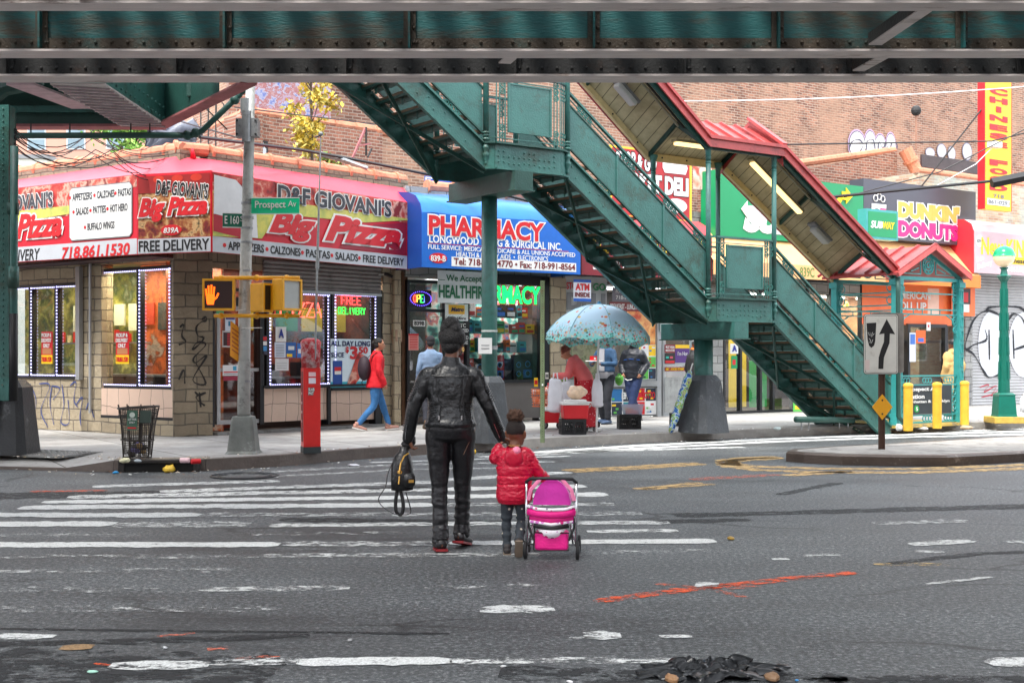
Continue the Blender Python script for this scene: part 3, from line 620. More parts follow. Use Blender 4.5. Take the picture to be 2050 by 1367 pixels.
INT_Y=blobs('pizza interior wall yellow',[(.35,(196,184,96)),(.48,(120,120,56)),(.58,(60,74,40)),(.7,(150,150,120))],4.0,kind='NOISE',emit=.25)  # these interior walls glow faintly, standing in for light inside the shops
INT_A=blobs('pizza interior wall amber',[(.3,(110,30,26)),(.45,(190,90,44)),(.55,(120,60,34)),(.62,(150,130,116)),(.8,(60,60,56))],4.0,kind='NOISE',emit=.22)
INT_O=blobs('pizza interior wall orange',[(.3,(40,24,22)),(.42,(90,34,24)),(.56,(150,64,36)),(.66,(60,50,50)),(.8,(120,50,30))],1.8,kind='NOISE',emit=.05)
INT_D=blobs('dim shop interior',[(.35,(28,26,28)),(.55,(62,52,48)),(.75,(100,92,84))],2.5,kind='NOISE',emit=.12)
window(A,PZ,20,573,166,757,[66,117],led=2); window(A,PZ,200,540,352,777,[282],led=2,y=.12)
def tileA(mb):
    x0,z=A(203,772);x1,_=A(352,772); mb.box(x0,.0,.42,x1,.15,A(203,777)[1],TILE); mb.box(x0,-.015,.41,x1,.0,.47,FRAME)
    x0,_=A(160,600);x1,_=A(168,600); mb.box(x0,-.1,A(160,760)[1],x1,-.02,A(160,535)[1],ALU); x0,_=A(186,600); mb.tube([(x0,-.06,.5),(x0,-.06,3.2)],.025,ALU,8)
part(A,'tiled_base',PZ,tileA)
part(A,'interior_wall',PZ,lambda mb:(mb.box(-1.5,1.3,.2,A(180,600)[0],1.35,3.2,INT_Y),mb.box(A(190,600)[0],1.0,.2,A.L,1.05,3.3,INT_A),mb.box(-1.5,.3,.15,A.L,3,.2,INT_D),mb.box(-1.5,.3,3.2,A.L,3,3.3,INT_D)))
# right facade: door, two windows, shutter box
door,_=window(C,PZ,430,612,521,850,[],y=.1,fm=ALU,w=.07,trans=.46); door.name='door'
part(C,'door_surround',PZ,lambda mb:(C.box(mb,421,590,430,855,0,.2,FRAME),C.box(mb,521,590,529,850,0,.2,FRAME),C.box(mb,430,598,521,611,0.02,.2,FRAME)))
window(C,PZ,529,578,658,778,[],led=2,y=.08); window(C,PZ,660,582,752,782,[],led=2,y=.08)
window(C,PZ,430,575,528,600,[],y=.09)
part(C,'tiled_base',PZ,lambda mb:(C.box(mb,529,776,657,845,0.05,.2,TILE),C.box(mb,663,782,752,843,.05,.2,TILE),C.box(mb,657,776,663,850,0.0,.2,FRAME),C.box(mb,752,580,765,850,0,.2,FRAME),C.box(mb,529,772,752,777,-.03,.2,FRAME)))
SHUT=stripes('grey shutter slats',(128,124,122),(66,62,62),.075,.22,2,c3=(104,100,98))
def shutter(mb,fr,px0,py0,px1,py1,y,m=None,pitch=.075):
    x0,zt=fr(px0,py0,y);_,zb=fr(px0,py1,y);x1,_=fr(px1,py0,y); z=zb
    while z<zt: mb.prism([(y,z),(y-.022,z+pitch*.3),(y-.022,z+pitch*.62),(y,z+pitch*.95)],x0,x1,m or SH1,'x'); z+=pitch
    mb.box(x0,y,zb,x1,y+.02,zt,m or SH1); mb.box(x0,y-.04,zb-.05,x1,y+.03,zb,ALU)
SH1=mat('rolling shutter metal',(132,128,126),.5,.2,.2,3,.1,30,dirt=(96,92,90),dirtamt=.25)
SHG=mat('rolling shutter bright metal',(176,176,176),.45,.2,.12,2,.1,30)
part(C,'rolling_shutter',PZ,lambda mb:shutter(mb,C,527,520,762,577,-.02))
part(C,'interior_wall',PZ,lambda mb:(mb.box(-.2,1.0,.2,C.L,1.05,3.3,INT_O),mb.box(-.2,.2,.15,C.L,1.2,.2,INT_D)))
# dark surround over the left windows
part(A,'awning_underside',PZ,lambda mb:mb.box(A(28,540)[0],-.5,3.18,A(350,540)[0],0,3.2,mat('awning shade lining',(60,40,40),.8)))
# ---- the awning
AW=thing('pizza_awning','long red and white pizza shop awning wrapping the block corner','awning',(-5.5,20.5,3.2))
W0=V((-11.2,23.85));W1=V((-6.21,20.7));W2=V((-4.85,20.2));W3=V((-2.03,24.2))
F1=Fr(W0,W1);F2=Fr(W1,W2);F3=Fr(W2,W3)
FABR=mat('red awning vinyl',(206,24,46),.5,0,.06,2); PINK=mat('pinkish red vinyl top',(214,66,84),.5,0,.1,1.2)  # canopy top pinker and paler than the front panels
PEPP=blobs('pizza print',[(.1,(110,20,20)),(.3,(176,36,34)),(.5,(196,80,64)),(.62,(224,170,150)),(.8,(130,40,34))],5,dist=.45)
GRNB=blobs('grass and fence print',[(.35,(170,180,90)),(.6,(214,204,96)),(.8,(150,150,120))],6,kind='NOISE')
SILV=mat('silver grey vinyl',(190,194,200),.5,0,.05); PEPD=blobs('dark pizza print',[(.05,(60,20,16)),(.3,(120,30,26)),(.5,(150,90,44)),(.65,(200,160,110)),(.85,(70,60,34))],6,dist=.5)
ZB=3.2
def TZ(p): return 4.5
def wpart(fr,name,parent,fn):
    mb=MB(); fn(mb); l=parent.location
    return mb.build(name,parent,loc=fr.o-V(l),rz=fr.a)
mb=MB(Mx.Translation(-V((-5.5,20.5,3.2))))
top=[V((W0.x,W0.y,4.5)),V((W1.x,W1.y,4.53)),V((W2.x,W2.y,4.5)),V((W3.x,W3.y,4.5))]
rb=[A.w(-2.2,-.02,4.86),A.w(A.L,-.02,4.9),C.w(0,-.02,4.9),C.w(C.L,-.02,4.86)]
for i,(a,b,c,d) in enumerate(((top[0],top[1],rb[1],rb[0]),(top[1],top[2],rb[2],rb[1]),(top[2],top[3],rb[3],rb[2]))):
    q=[];n1,n2=14,4
    for j in range(n2+1):
        for k in range(n1+1):
            p=a.lerp(b,k/n1).lerp(d.lerp(c,k/n1),j/n2); p.z-=.035*math.sin(PI*j/n2)*(1+.5*NZ.noise(p*1.5)); q.append(p)
    mb.add(q,[(j*(n1+1)+k,j*(n1+1)+k+1,(j+1)*(n1+1)+k+1,(j+1)*(n1+1)+k) for j in range(n2) for k in range(n1)],PINK)
mb.poly([top[3],V((W3.x,W3.y,3.2)),C.w(C.L,-.02,3.2),rb[3]],FABR)
mb.tube([(rb[1]+rb[2])/2,(rb[1]+rb[2])/2+V((0,-.05,.16))],[.06,.015],FABR,6)
mb.build('canopy_top',AW,smooth=True)
def a1(mb):
    mb.box(0,0,ZB,F1.L,.03,4.53,FABR)
    F1.box(mb,-60,502,274,530,-.004,0,SILV); zz=F1(27,395)[1]
    mb.prism([(0,3.75),(F1(140,430)[0],3.95),(F1(200,400)[0],4.2),(F1.L-.01,4.33),(F1.L-.01,4.52),(0,4.52)],-.004,0,PEPP)
    mb.prism([(0,3.78),(F1(142,430)[0],3.98),(F1(142,430)[0],4.12),(0,4.1)],-.008,-.004,GRNB)
    x0,zt=F1(140,375);_,zb=F1(140,478);x1,_=F1(266,375)
    zb=3.5;zt=4.42;r=.07
    mb.prism([(x0+r,zb),(x1-r,zb),(x1,zb+r),(x1,zt-r),(x1-r,zt),(x0+r,zt),(x0,zt-r),(x0,zb+r)],-.014,-.008,GREY); d=.018
    mb.prism([(x0+r,zb+d),(x1-r,zb+d),(x1-d,zb+r),(x1-d,zt-r),(x1-r,zt-d),(x0+r,zt-d),(x0+d,zt-r),(x0+d,zb+r)],-.018,-.014,WHITE)
    for t,a,b,z in (('APPETIZERS',147,186,4.19),('CALZONES',196,231,4.19),('PASTAS',238,264,4.19),('SALADS',154,179,3.94),('PATTIES',188,214,3.94),('HOT HERO',222,257,3.94),('BUFFALO WINGS',177,231,3.66)):
        xa,_=F1(a,400);xb,_=F1(b,400); mb.text(t,xa,z,xb,z+.125,-.018,flat((50,52,58)),bold=.02); mb.disc((F1(a-5,400)[0],-.018,z+.06),.03,.004,RED,10)
    F1.text(mb,"GIOVANI'S",-12+22,393,106,424,-.01,flat((60,62,70)),bold=.03,out=WHITE,outw=.04); F1.text(mb,'Pizza',33,430,125,480,-.01,RED,bold=.04,shear=.3,out=WHITE,outw=.05)
    F1.text(mb,'718.861.1530',124,495,260,519,-.006,RED,bold=.03,shear=.15); F1.text(mb,'FREE DELIVERY',-30,505,80,527,-.006,BLACK,bold=.01,shear=.15)
wpart(F1,'printed_panel',AW,a1)
def a2(mb):
    l=F2.L; mb.box(.01,-.01,ZB,l-.01,.02,4.52,FABR); mb.box(.03,-.014,3.46,l-.03,-.01,4.48,PEPD); mb.box(.03,-.02,4.2,l-.03,-.014,4.48,flat((150,30,28))); mb.box(.02,-.016,ZB+.01,l-.02,-.01,3.45,SILV)
    mb.text("D&F GIOVANI'S",l*.27,4.12,l*.96,4.36,-.022,BLACK,bold=.02,out=WHITE,outw=.05,rot=-.12); mb.text('Big Pizza',l*.03,3.72,l*.96,4.12,-.03,RED,bold=.05,shear=.3,out=WHITE,outw=.05)
    mb.disc((l*.47,-.02,3.58),l*.14,.006,RED,24,.09); mb.text('839A',l*.37,3.53,l*.57,3.62,-.028,WHITE,bold=.02,shear=.2)
    mb.text('FREE DELIVERY',l*.03,3.24,l*.97,3.42,-.018,BLACK,bold=.02)
    # red tomatoes in the print
    for x in (.3,.55,.8): mb.disc((l*x,-.021,4.42),.11,.002,flat((196,50,30)),16,.06)
wpart(F2,'printed_panel',AW,a2)
def a3(mb):
    l=F3.L; mb.box(0,0,ZB,l,.03,4.5,FABR); mb.box(.01,-.004,ZB+.005,l-.01,0,ZB+.26,SILV); mb.box(.01,-.004,ZB+.9,l,0,4.49,PEPP)
    mb.prism([(.01,ZB+.26),(l*.22,ZB+.3),(l*.3,ZB+.75),(l*.75,ZB+.8),(l,ZB+.95),(l,ZB+.98),(.01,ZB+.98)],-.010,-.004,GRNB)
    mb.prism([(l*.6,ZB+.28),(l*.99,ZB+.28),(l*.99,ZB+.9),(l*.8,ZB+.78)],-.012,-.010,flat((150,24,44)))
    mb.prism([(.01,ZB+.34),(l*.16,ZB+.26),(l*.2,ZB+.5),(l*.12,ZB+.85),(.01,ZB+.95)],-.014,-.010,flat((170,26,44)))
    mb.prism([(.02,ZB+.62),(l*.1,ZB+.58),(l*.17,ZB+.3),(l*.2,ZB+.3),(l*.19,ZB+.9),(l*.1,ZB+1.22),(.03,ZB+1.25)],-.018,-.014,flat((214,214,216)))
    F3.text(mb,"D&F GIOVANI'S",556,368,783,404,-.02,flat((44,46,54)),bold=.03,out=WHITE,outw=.04); F3.text(mb,'Big',538,419,632,478,-.02,RED,bold=.05,shear=.35,out=WHITE,outw=.05); F3.text(mb,'Pizza',650,428,803,482,-.02,RED,bold=.05,shear=.35,out=WHITE,outw=.05)
    for t,a,b in (('APPETIZERS',456,528),('CALZONES',541,601),('PASTAS',612,660),('SALADS',671,716),('FREE DELIVERY',726,808)):
        xa,_=F3(a,500);xb,_=F3(b,500); mb.text(t,xa,ZB+.06,xb,ZB+.2,-.006,BLACK,bold=.02); mb.disc((F3(a-7,500)[0],-.006,ZB+.13),.035,.004,RED,10)
wpart(F3,'printed_panel',AW,a3)
# ---- neon, posters and stickers in the pizza windows
def neon(fr,name,label,t,px0,py0,px1,py1,y,col,th=0,rnd=None):
    """letters bent from glass tube"""
    m=mat('neon %d %d %d'%col,col,.4,0,0,emit=1.5); x0,zt=fr(px0,py0,y);_,zb=fr(px0,py1,y);x1,_=fr(px1,py0,y); 
    GL={'P':[[(0,0),(0,1),(.8,1),(.95,.75),(.8,.5),(0,.5)]],'I':[[(.5,0),(.5,1)]],'Z':[[(0,1),(1,1),(0,0),(1,0)]],'A':[[(0,0),(.5,1),(1,0)],[(.2,.35),(.8,.35)]],'F':[[(0,0),(0,1),(.9,1)],[(0,.5),(.7,.5)]],'R':[[(0,0),(0,1),(.8,1),(.95,.75),(.8,.5),(0,.5)],[(.5,.5),(1,0)]],'E':[[(.9,1),(0,1),(0,0),(.9,0)],[(0,.5),(.7,.5)]],'D':[[(0,0),(0,1),(.6,1),(1,.7),(1,.3),(.6,0),(0,0)]],'L':[[(0,1),(0,0),(.9,0)]],'V':[[(0,1),(.5,0),(1,1)]],'Y':[[(0,1),(.5,.5),(1,1)],[(.5,.5),(.5,0)]],'O':[[(.5,0),(.1,.2),(0,.5),(.1,.8),(.5,1),(.9,.8),(1,.5),(.9,.2),(.5,0)]],'N':[[(0,0),(0,1),(1,0),(1,1)]]}
    e=fr.thing(name,label,'neon sign',None,x0,y,zb); w=(x1-x0)/len(t);
    for i,ch in enumerate(t):
        mb=MB()
        cm=m if rnd is None else mat('neon %d %d %d'%rnd[i%len(rnd)],rnd[i%len(rnd)],.4,0,0,emit=1.5)
        for st in GL[ch]: mb.tube([(i*w+w*.1+p[0]*w*.78,0,p[1]*(zt-zb)) for p in st],th or .014,cm,6)
        mb.build('letter',e)
    mb=MB(); mb.box(0,.03,(zt-zb)*.5-.005,x1-x0,.036,(zt-zb)*.5+.005,BLACK); mb.build('mounting_rail',e); return e
neon(C,'neon_sign','red neon PIZZA tube lettering in the shop window','PIZZA',560,604,645,633,-.01,(255,90,80))
neon(C,'neon_sign','small red neon FREE lettering above the green DELIVERY tube','FREE',683,592,724,609,-.01,(255,60,60),.013)
neon(C,'neon_sign','green neon DELIVERY lettering under the red FREE tube','DELIVERY',677,615,732,628,-.01,(40,230,70),.009)
def sheet(fr,name,label,cat,px0,py0,px1,py1,y,base,texts=(),group=None,shapes=None,th=.006):
    x0,zt=fr(px0,py0,y);_,zb=fr(px0,py1,y);x1,_=fr(px1,py0,y)
    mb=MB(); w=x1-x0;h=zt-zb; mb.box(0,0,0,w,th,h,base)
    for q in shapes or ():
        a,b,c,d,m=q[:5]; dy=q[5] if len(q)>5 else 1; mb.box(a*w,-.0025*dy,b*h,c*w,-.0025*(dy-1)-.0002,d*h,m)
    for t in texts:
        s_,a,b,c,d,m=t[:6]; k=t[6] if len(t)>6 else {}; mb.text(s_,a*w,b*h,c*w,d*h,-.009,m,**k)
    o=mb.build(name,None,loc=fr.w(x0,y,zb),rz=fr.a); tag(o,label,cat,group); return o
sheet(C,'poster','white slice price poster with drink can in right pizza window','poster',662,678,742,776,-.0,flat((214,232,240)),[('ALL DAY LONG',.0,.85,.98,.96,NAVY,dict(bold=.03)),('SLICE',.0,.62,.32,.72,NAVY,dict(bold=.02)),('$',.36,.7,.44,.84,RED,dict(bold=.03)),('3',.47,.58,.66,.85,RED,dict(bold=.04)),('50',.69,.7,.92,.84,RED,dict(bold=.03))],shapes=[(.0,.0,1,.12,flat((60,180,200))),(.05,.03,.28,.55,flat((20,70,150)),2),(.09,.3,.25,.42,RED,3),(.09,.27,.25,.34,WHITE,4)])
mb=MB(); x0,_=C(662,700,0); mb.prism([(.0,.0),(.2,.0),(.52,.35),(.5,.55),(.3,.62),(.22,.5)],0,.004,PEPP); o=mb.build('pizza_slice_picture',None,loc=C.w(C(694,700,-.01)[0],-.014,C(662,772)[1]),rz=C.a); tag(o,'triangular pizza slice picture stuck beside the blue can on the poster','sticker')
sheet(C,'grade_card','white inspection card with large blue letter A in pizza window','sign',552,654,573,684,-.01,WHITE,[('A',.25,.25,.75,.85,flat((30,50,140)),dict(bold=.05))])
sheet(C,'paper_notice','white typed notice below the letter A card','notice',550,685,572,716,-.01,flat((200,210,225)),shapes=[(.1,.1*i,.85,.1*i+.03,GREY) for i in range(1,9)])
sheet(C,'paper_notice','blue notice with yellow corner beside the typed notice','notice',573,685,593,716,-.01,flat((30,90,160)),shapes=[(.05,.05,.6,.25,YEL),(.2,.5,.8,.75,WHITE)])
sheet(C,'paper_notice','narrow blue leaflet right of the yellow cornered notice','notice',595,687,604,716,-.01,flat((40,110,190)),shapes=[(.2,.3,.8,.6,WHITE)])
sheet(C,'paper_notice','lowest white sheet hanging under the notices','notice',551,718,578,742,-.01,flat((210,210,212)),shapes=[(.1,.2*i,.85,.2*i+.03,GREY) for i in range(1,4)])
for i,(a,b,c,d,m,l) in enumerate(((451,630,471,662,flat((210,220,235)),'blue and white card sticker high on the glass door'),(445,662,466,695,flat((190,190,190)),'framed red and black hours card on the glass door'),(446,731,480,752,flat((225,225,228)),'white mask notice with blue shield on the glass door'),(447,753,480,762,flat((150,30,60)),'maroon strip notice under the mask notice'),(433,620,448,628,flat((90,180,120)),'green and white sticker at the top of the glass door'))):
    sh=[(.1,.1,.9,.9,flat((60,30,34)))] + [(.45,.08+.1*j,.85,.13+.1*j,RED,2) for j in range(8)] if i==1 else ([(.05,.7,.95,.95,flat((60,60,140))),(.3,.3,.7,.6,flat((40,120,160)))] if i==0 else ([(.05,.1,.95,.18,GREY),(.05,.28,.95,.4,RED),(.6,.5,.8,.9,flat((60,160,200)))] if i==2 else []))
    sheet(C,'door_sticker',l,'sticker',a,b,c,d,.02,m,shapes=sh)
sheet(C,'card_sticker','payment card stickers in the narrow strip beside the door','sticker',526,672,535,710,-.0,flat((60,60,80)),shapes=[(.1,.75,.9,.95,RED),(.1,.5,.9,.7,WHITE),(.1,.2,.9,.45,flat((60,140,200)))])
for fr,a,y,l in ((A,83,.0,'red pickup and delivery poster in the left yellow window'),(A,232,.03,'red pickup and delivery poster in the tall orange window')):
    sheet(fr,'delivery_poster',l,'poster',a,664,a+(22 if a<100 else 26),728,y-.03,RED,[('PICKUP &',.06,.83,.94,.95,WHITE,dict(bold=.03)),('DELIVERY',.04,.67,.96,.79,WHITE,dict(bold=.03)),('ONLY',.2,.5,.8,.63,WHITE,dict(bold=.03)),('718.861.1530',.05,.06,.95,.22,RED,dict(bold=.03))],shapes=[(0,0,1,.27,YEL),(.1,.3,.9,.48,flat((180,120,80)))],group='pickup and delivery posters')
# graffiti tags
def scribble(fr,name,label,strokes,y,m,r=.018):
    mb=MB()
    for st in strokes:
        P=[];
        for p in st: x,z=fr(p[0],p[1],y); P.append(V((x,y,z)))
        Q=[]
        for i in range(len(P)-1):
            a=P[max(i-1,0)];b=P[i];c=P[i+1];d=P[min(i+2,len(P)-1)]
            for k in range(5):
                t=k/5; Q.append(.5*((2*b)+(-a+c)*t+(2*a-5*b+4*c-d)*t*t+(-a+3*b-3*c+d)*t**3))
        Q.append(P[-1]); 
        # flat brushed stroke just proud of the wall
        for i in range(len(Q)-1):
            d=(Q[i+1]-Q[i]); 
            if d.length<1e-5: continue
            nrm=V((-d.z,0,d.x)).normalized()*r*(.8+.4*math.sin(i*.7))
            mb.add([Q[i]+nrm,Q[i+1]+nrm,Q[i+1]-nrm,Q[i]-nrm],[(0,1,2,3)],m)
    o=mb.build(name,None,loc=fr.o,rz=fr.a); 
    if label: tag(o,label,'graffiti')
    return o
BSP=worn('blue spray',(70,84,140),.15,14); KSP=worn('black spray',(50,46,44),.12,14)
scribble(A,'graffiti','tall blue scrawled letters on the block wall under the left windows',[[(60,768),(72,800),(66,840),(58,852)],[(78,768),(100,772),(82,820),(96,855)],[(104,772),(100,810),(108,850)],[(104,772),(120,778),(106,800)],[(124,770),(128,810),(122,845),(138,846),(136,800)],[(140,772),(152,765),(148,800),(156,815)],[(152,810),(165,795),(160,830),(162,852)],[(172,820),(178,806),(184,822),(188,836)],[(44,800),(56,804)]],-.012,BSP,.012)

scribble(B,'graffiti','tall black looping scrawl beside the pizza shop door',[[(404,640),(412,634),(413,642),(404,644),(393,655),(396,672),(408,676),(398,690),(385,700),(395,685),(412,690),(388,716),(392,726),(414,712),(386,760),(412,768),(392,726)],[(390,784),(400,792),(412,786),(392,795),(410,812)],[(399,785),(402,815)],[(360,655),(368,650),(364,672),(372,684),(358,690)],[(358,760),(368,740),(370,768)]],-.035,KSP,.016)
# camera on the pillar, electric box
def sec_cam(fr,px,py,y,l):
    x,z=fr(px,py,y); e=fr.thing('security_camera',l,'camera',None,x,y,z); mb=MB(); mb.tube([(0,.25,.02),(0,.05,.02)],.015,WHITE,6); mb.build('bracket',e); mb=MB(); mb.tube([(-.05,.04,.03),(.06,-.08,-.03)],.032,BLACK,8); mb.build('housing',e)
sec_cam(C,776,551,-.28,'small black security camera on the pale block pillar')
x,z=C(795,672,-.1); mb=MB(); mb.box(-.07,-.08,-.12,.1,.06,.12,mat('tan box',(150,120,96),.6)); mb.tube([(.05,-.05,-.12),(.05,-.05,-.2)],.02,GALV,8); o=mb.build('electrical_box',None,loc=C.w(x,-.06,z),rz=C.a,bev=.008); tag(o,'tan metal electrical box on the pillar left of the pharmacy','electrical box')

# furniture just inside the pizza windows
mb=MB(); CTR=mat('dark counter',(58,44,38),.5,0,.2,4); r=random.Random(6)
mb.box(.4,.55,.15,4.3,.85,1.15,CTR); mb.box(.4,.5,1.15,4.3,.9,1.19,ALU)
for i in range(9): x=.6+i*.42; mb.box(x,.95,2.0+.1*(i%2),x+.3,.98,2.5,flat(r.choice([(220,220,200),(180,60,40),(230,200,90),(60,60,60)])))
mb.box(.3,.6,1.75,3.0,.9,1.78,ALU)
for i in range(14): x=.4+i*.18; mb.tube([(x,.75,1.78),(x,.75,1.78+r.uniform(.12,.24))],r.uniform(.03,.05),flat(r.choice([(190,40,30),(60,110,60),(220,200,160),(200,120,40)])),8)
mb.v=[tuple(Mx.Rotation(A.a,3,'Z')@V(v)+A.o) for v in mb.v]; mb.build('counter',PZ)
mb=MB()
mb.box(1.3,.5,.15,4.2,.8,1.1,CTR); mb.box(1.3,.46,1.1,4.2,.84,1.14,ALU)
for x in (1.6,2.3,3.3,3.8): mb.box(x,.55,1.14,x+.3,.75,1.14+r.uniform(.2,.45),flat(r.choice([(150,150,154),(90,20,24),(40,40,44)])))
for i in range(4): mb.box(1.5+i*.6,.9,2.0,2.0+i*.6,.93,2.45,flat(r.choice([(40,120,60),(190,170,60),(50,60,120),(200,190,180)])))
mb.v=[tuple(Mx.Rotation(C.a,3,'Z')@V(v)+C.o) for v in mb.v]; mb.build('counter',PZ)
# ================= the row of shops
ROW=thing('shop_row','long one storey block and brick row of shops behind the green station stairs','shop building',D.o,D.a)
STONE=masonry('pale stone block pillar',(190,174,146),(164,150,128),(130,120,104),.36,.28,.012,1.0,noise=.3)
GRYB=masonry('whitewashed block wall',(168,168,164),(150,150,148),(110,110,108),.42,.2,.012,.8,noise=.3)
BRK=masonry('tan red brick',(172,122,98),(100,64,54),(180,162,144),.26,.085,.014,.5,blotch=(172,138,114),noise=.5)
BRKR=masonry('dark red brick',(158,104,84),(112,72,60),(168,150,134),.24,.08,.012,.5,noise=.3)
BRKY=masonry('painted worn brick',(206,190,160),(176,130,104),(186,176,160),.24,.08,.012,.5,blotch=(160,190,190),noise=.2)
mb=MB(); DX=lambda px,y=0: D(px,600,y)[0]
mb.box(0,.05,3.1,24,.35,4.9,GRYB)
for a,b,m in ((788,800,STONE),(1100,1131,STONE),(1420,1445,GRYB),(1598,1612,FRAME),(1930,1945,GRYB)): mb.box(DX(a),-.04,.1,DX(b),.3,3.2,m)
pass
mb.box(0,.35,4.6,24,7,4.7,mat('roof felt',(84,84,86),.9)); mb.build('wall',ROW)
mb=MB(); mb.box(0,2.6,.1,24,2.7,3.2,INT_D); mb.box(0,.4,3.12,24,2.6,3.18,WHITE); mb.box(0,.35,.14,24,2.6,.17,INT_D)
for i in range(14): mb.box(1+i*1.5,.9,3.06,1.9+i*1.5,1.0,3.1,mat('ceiling tube',(235,240,245),.5,0,0,emit=2.2))
mb.build('interior_wall',ROW)
coping(D,DX(860),DX(1150),4.93,parent=ROW)
# --- pharmacy front
PHD,_=window(D,ROW,812,560,893,835,[],y=.1,trans=.78); PHD.name='door'
window(D,ROW,895,560,1082,768,[934],y=.06)
mb=MB(); D.box(mb,895,766,1085,842,.0,.3,mat('charcoal bulkhead panel',(92,88,86),.6,0,.15,2)); D.box(mb,893,545,1100,562,-.02,.3,FRAME); D.box(mb,1083,555,1100,842,-.02,.3,FRAME); D.box(mb,893,762,1085,768,-.05,.0,FRAME); mb.build('shopfront_base',ROW)
PA=thing('pharmacy_awning','blue curved pharmacy awning with big red lettering beside the pizza awning','awning',D.w(0,-1.0),D.a)
yP=-1.0; xa,zb=D(845,535,yP); _,zt=D(845,425,yP); xb,_=D(1160,540,yP)
mb=MB(); SKY2=mat('glossy blue awning vinyl',(16,112,190),.3,0,.15,1.5); o_=-yP
prof=[(0,zt),(.06,zt+.17),(.25,zt+.34),(.55,zt+.44),(1.0,zt+.5)]
n=16
vs=[(xa+(xb-xa)*i/n+0,p[0],p[1]+.015*math.sin(i*1.3+p[0]*5)) for p in prof for i in range(n+1)]
mb.add(vs,[(j*(n+1)+i,j*(n+1)+i+1,(j+1)*(n+1)+i+1,(j+1)*(n+1)+i) for j in range(4) for i in range(n)],SKY2); mb.build('canopy_top',PA,smooth=True)
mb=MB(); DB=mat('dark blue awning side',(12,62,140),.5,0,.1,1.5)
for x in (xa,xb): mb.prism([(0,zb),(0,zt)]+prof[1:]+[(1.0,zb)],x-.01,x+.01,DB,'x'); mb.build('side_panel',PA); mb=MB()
mb=MB(); BB=flat((14,96,186)); mb.box(xa-.01,-.02,zb,xb+.01,0,zt,BB); off=V((0,-yP,0))
class Off: pass
def dtext(mb,fr,t,a,b,c,d,y,yy,m,**k):
    x0,zt=fr(a,b,y);_,zb=fr(a,d,y);x1,_=fr(c,b,y); mb.text(t,x0,zb,x1,zt,yy,m,**k)
dtext(mb,D,'PHARMACY',857,430,1088,470,yP,-.022,RED,bold=.035,out=WHITE,outw=.05)
dtext(mb,D,'LONGWOOD DRUG & SURGICAL INC.',858,470,1123,486,yP,-.022,WHITE,bold=.02)
dtext(mb,D,'FULL SERVICE: MEDICAID, MEDICARE & ALL UNIONS ACCEPTED',856,489,1150,500,yP,-.022,WHITE,bold=.01)
dtext(mb,D,'HEALTH & BEAUTY AIDS  •  ELECTRONICS',912,504,1096,514,yP,-.022,WHITE,bold=.01)
q0,q1=D(903,514,yP);_,q2=D(903,533,yP);q3,_=D(1152,514,yP); mb.box(q0,-.024,q2,q3,-.02,q1,WHITE); dtext(mb,D,'Tel: 718-991-4770 • Fax: 718-991-8564',907,516,1150,530,yP,-.026,DKRED,bold=.02)
cx_,cz_=D(876,517,yP); mb.disc((cx_,-.02,cz_),.2,.004,RED,20,.1); dtext(mb,D,'839-B',861,511,891,523,yP,-.026,WHITE,bold=.02)
mb.box(xa+.1,-.024,D(856,487.5,yP)[1],xb-.3,-.02,D(856,486.5,yP)[1],RED); mb.build('printed_panel',PA)
neon(D,'neon_sign','multicoloured OPEN sign in blue dotted oval in the pharmacy window','OPEN',827,590,856,605,-.0,(255,80,60),.011,rnd=[(255,80,60),(255,170,60),(60,230,90),(90,120,255)])
mb=MB(); x,z=D(842,598,-.0)
for i in range(30):
    a=2*PI*i/30; mb.sph((x+.24*math.cos(a),-.01,z+.14*math.sin(a)),.011,mat('violet led',(110,80,255),.5,0,0,emit=1.4),6,4)
mb.box(x-.26,.02,z-.17,x+.26,.03,z+.17,BLACK); o=mb.build('open_sign_border',None,loc=D.o,rz=D.a); tag(o,'oval ring of violet bulbs around the OPEN sign','neon sign')
DG=flat((20,110,70)); o=sheet(D,'banner','white cloth banner with green insurance lettering above the pharmacy window','banner',876,541,985,606,-.35,flat((226,232,230)),[('We Accept',.15,.62,.8,.88,DG,dict(bold=.01)),('HEALTHFIRST',.02,.15,1.0,.56,DG,dict(bold=.03))],shapes=[(.0,.7,.13,.72,DG)],th=.003)
# LED pharmacy letters
mb=MB(); LG=mat('green led letters',(20,225,100),.5,0,0,emit=1.0); dtext(mb,D,'PHARMACY',934,568,1082,606,.0,.0,LG,bold=.04,out=flat((210,60,30)),outw=.05)
o=mb.build('led_sign',None,loc=D.o,rz=D.a); tag(o,'green glowing PHARMACY lettering across the top of the pharmacy window','led sign')
sheet(D,'wall_sign','white transit card sign reading Sold Here','sign',891,608,937,642,-.02,flat((222,226,228)),[('Sold Here',.1,.08,.9,.25,BLACK,dict(bold=.02)),('Metro',.25,.55,.8,.8,NAVY,dict(bold=.03,shear=.3))],shapes=[(.15,.4,.85,.95,flat((240,180,60)))])
sheet(D,'wall_sign','black sign reading EBT ACCEPTED under the white card sign','sign',903,645,939,667,-.02,BLACK,[('OTC',.3,.55,.8,.9,WHITE,dict(bold=.01)),('ACCEPTED',.05,.12,.95,.42,WHITE,dict(bold=.01))])
sheet(D,'wall_sign','small black card payment sign below the accepted sign','sign',918,670,939,691,-.02,BLACK,[('CARD',.1,.55,.9,.9,WHITE),('HERE',.2,.1,.85,.42,WHITE)])
sheet(D,'number_plate','white number plate 839B on the pharmacy door','sign',827,641,851,653,.0,WHITE,[('839B',.08,.15,.92,.85,BLACK,dict(bold=.02))])
sheet(D,'hours_notice','red framed hours list on the pharmacy door','notice',818,668,838,701,.0,flat((214,150,140)),shapes=[(.1,.08+i*.1,.9,.13+i*.1,RED) for i in range(9)]+[(0,.9,1,1,RED)])
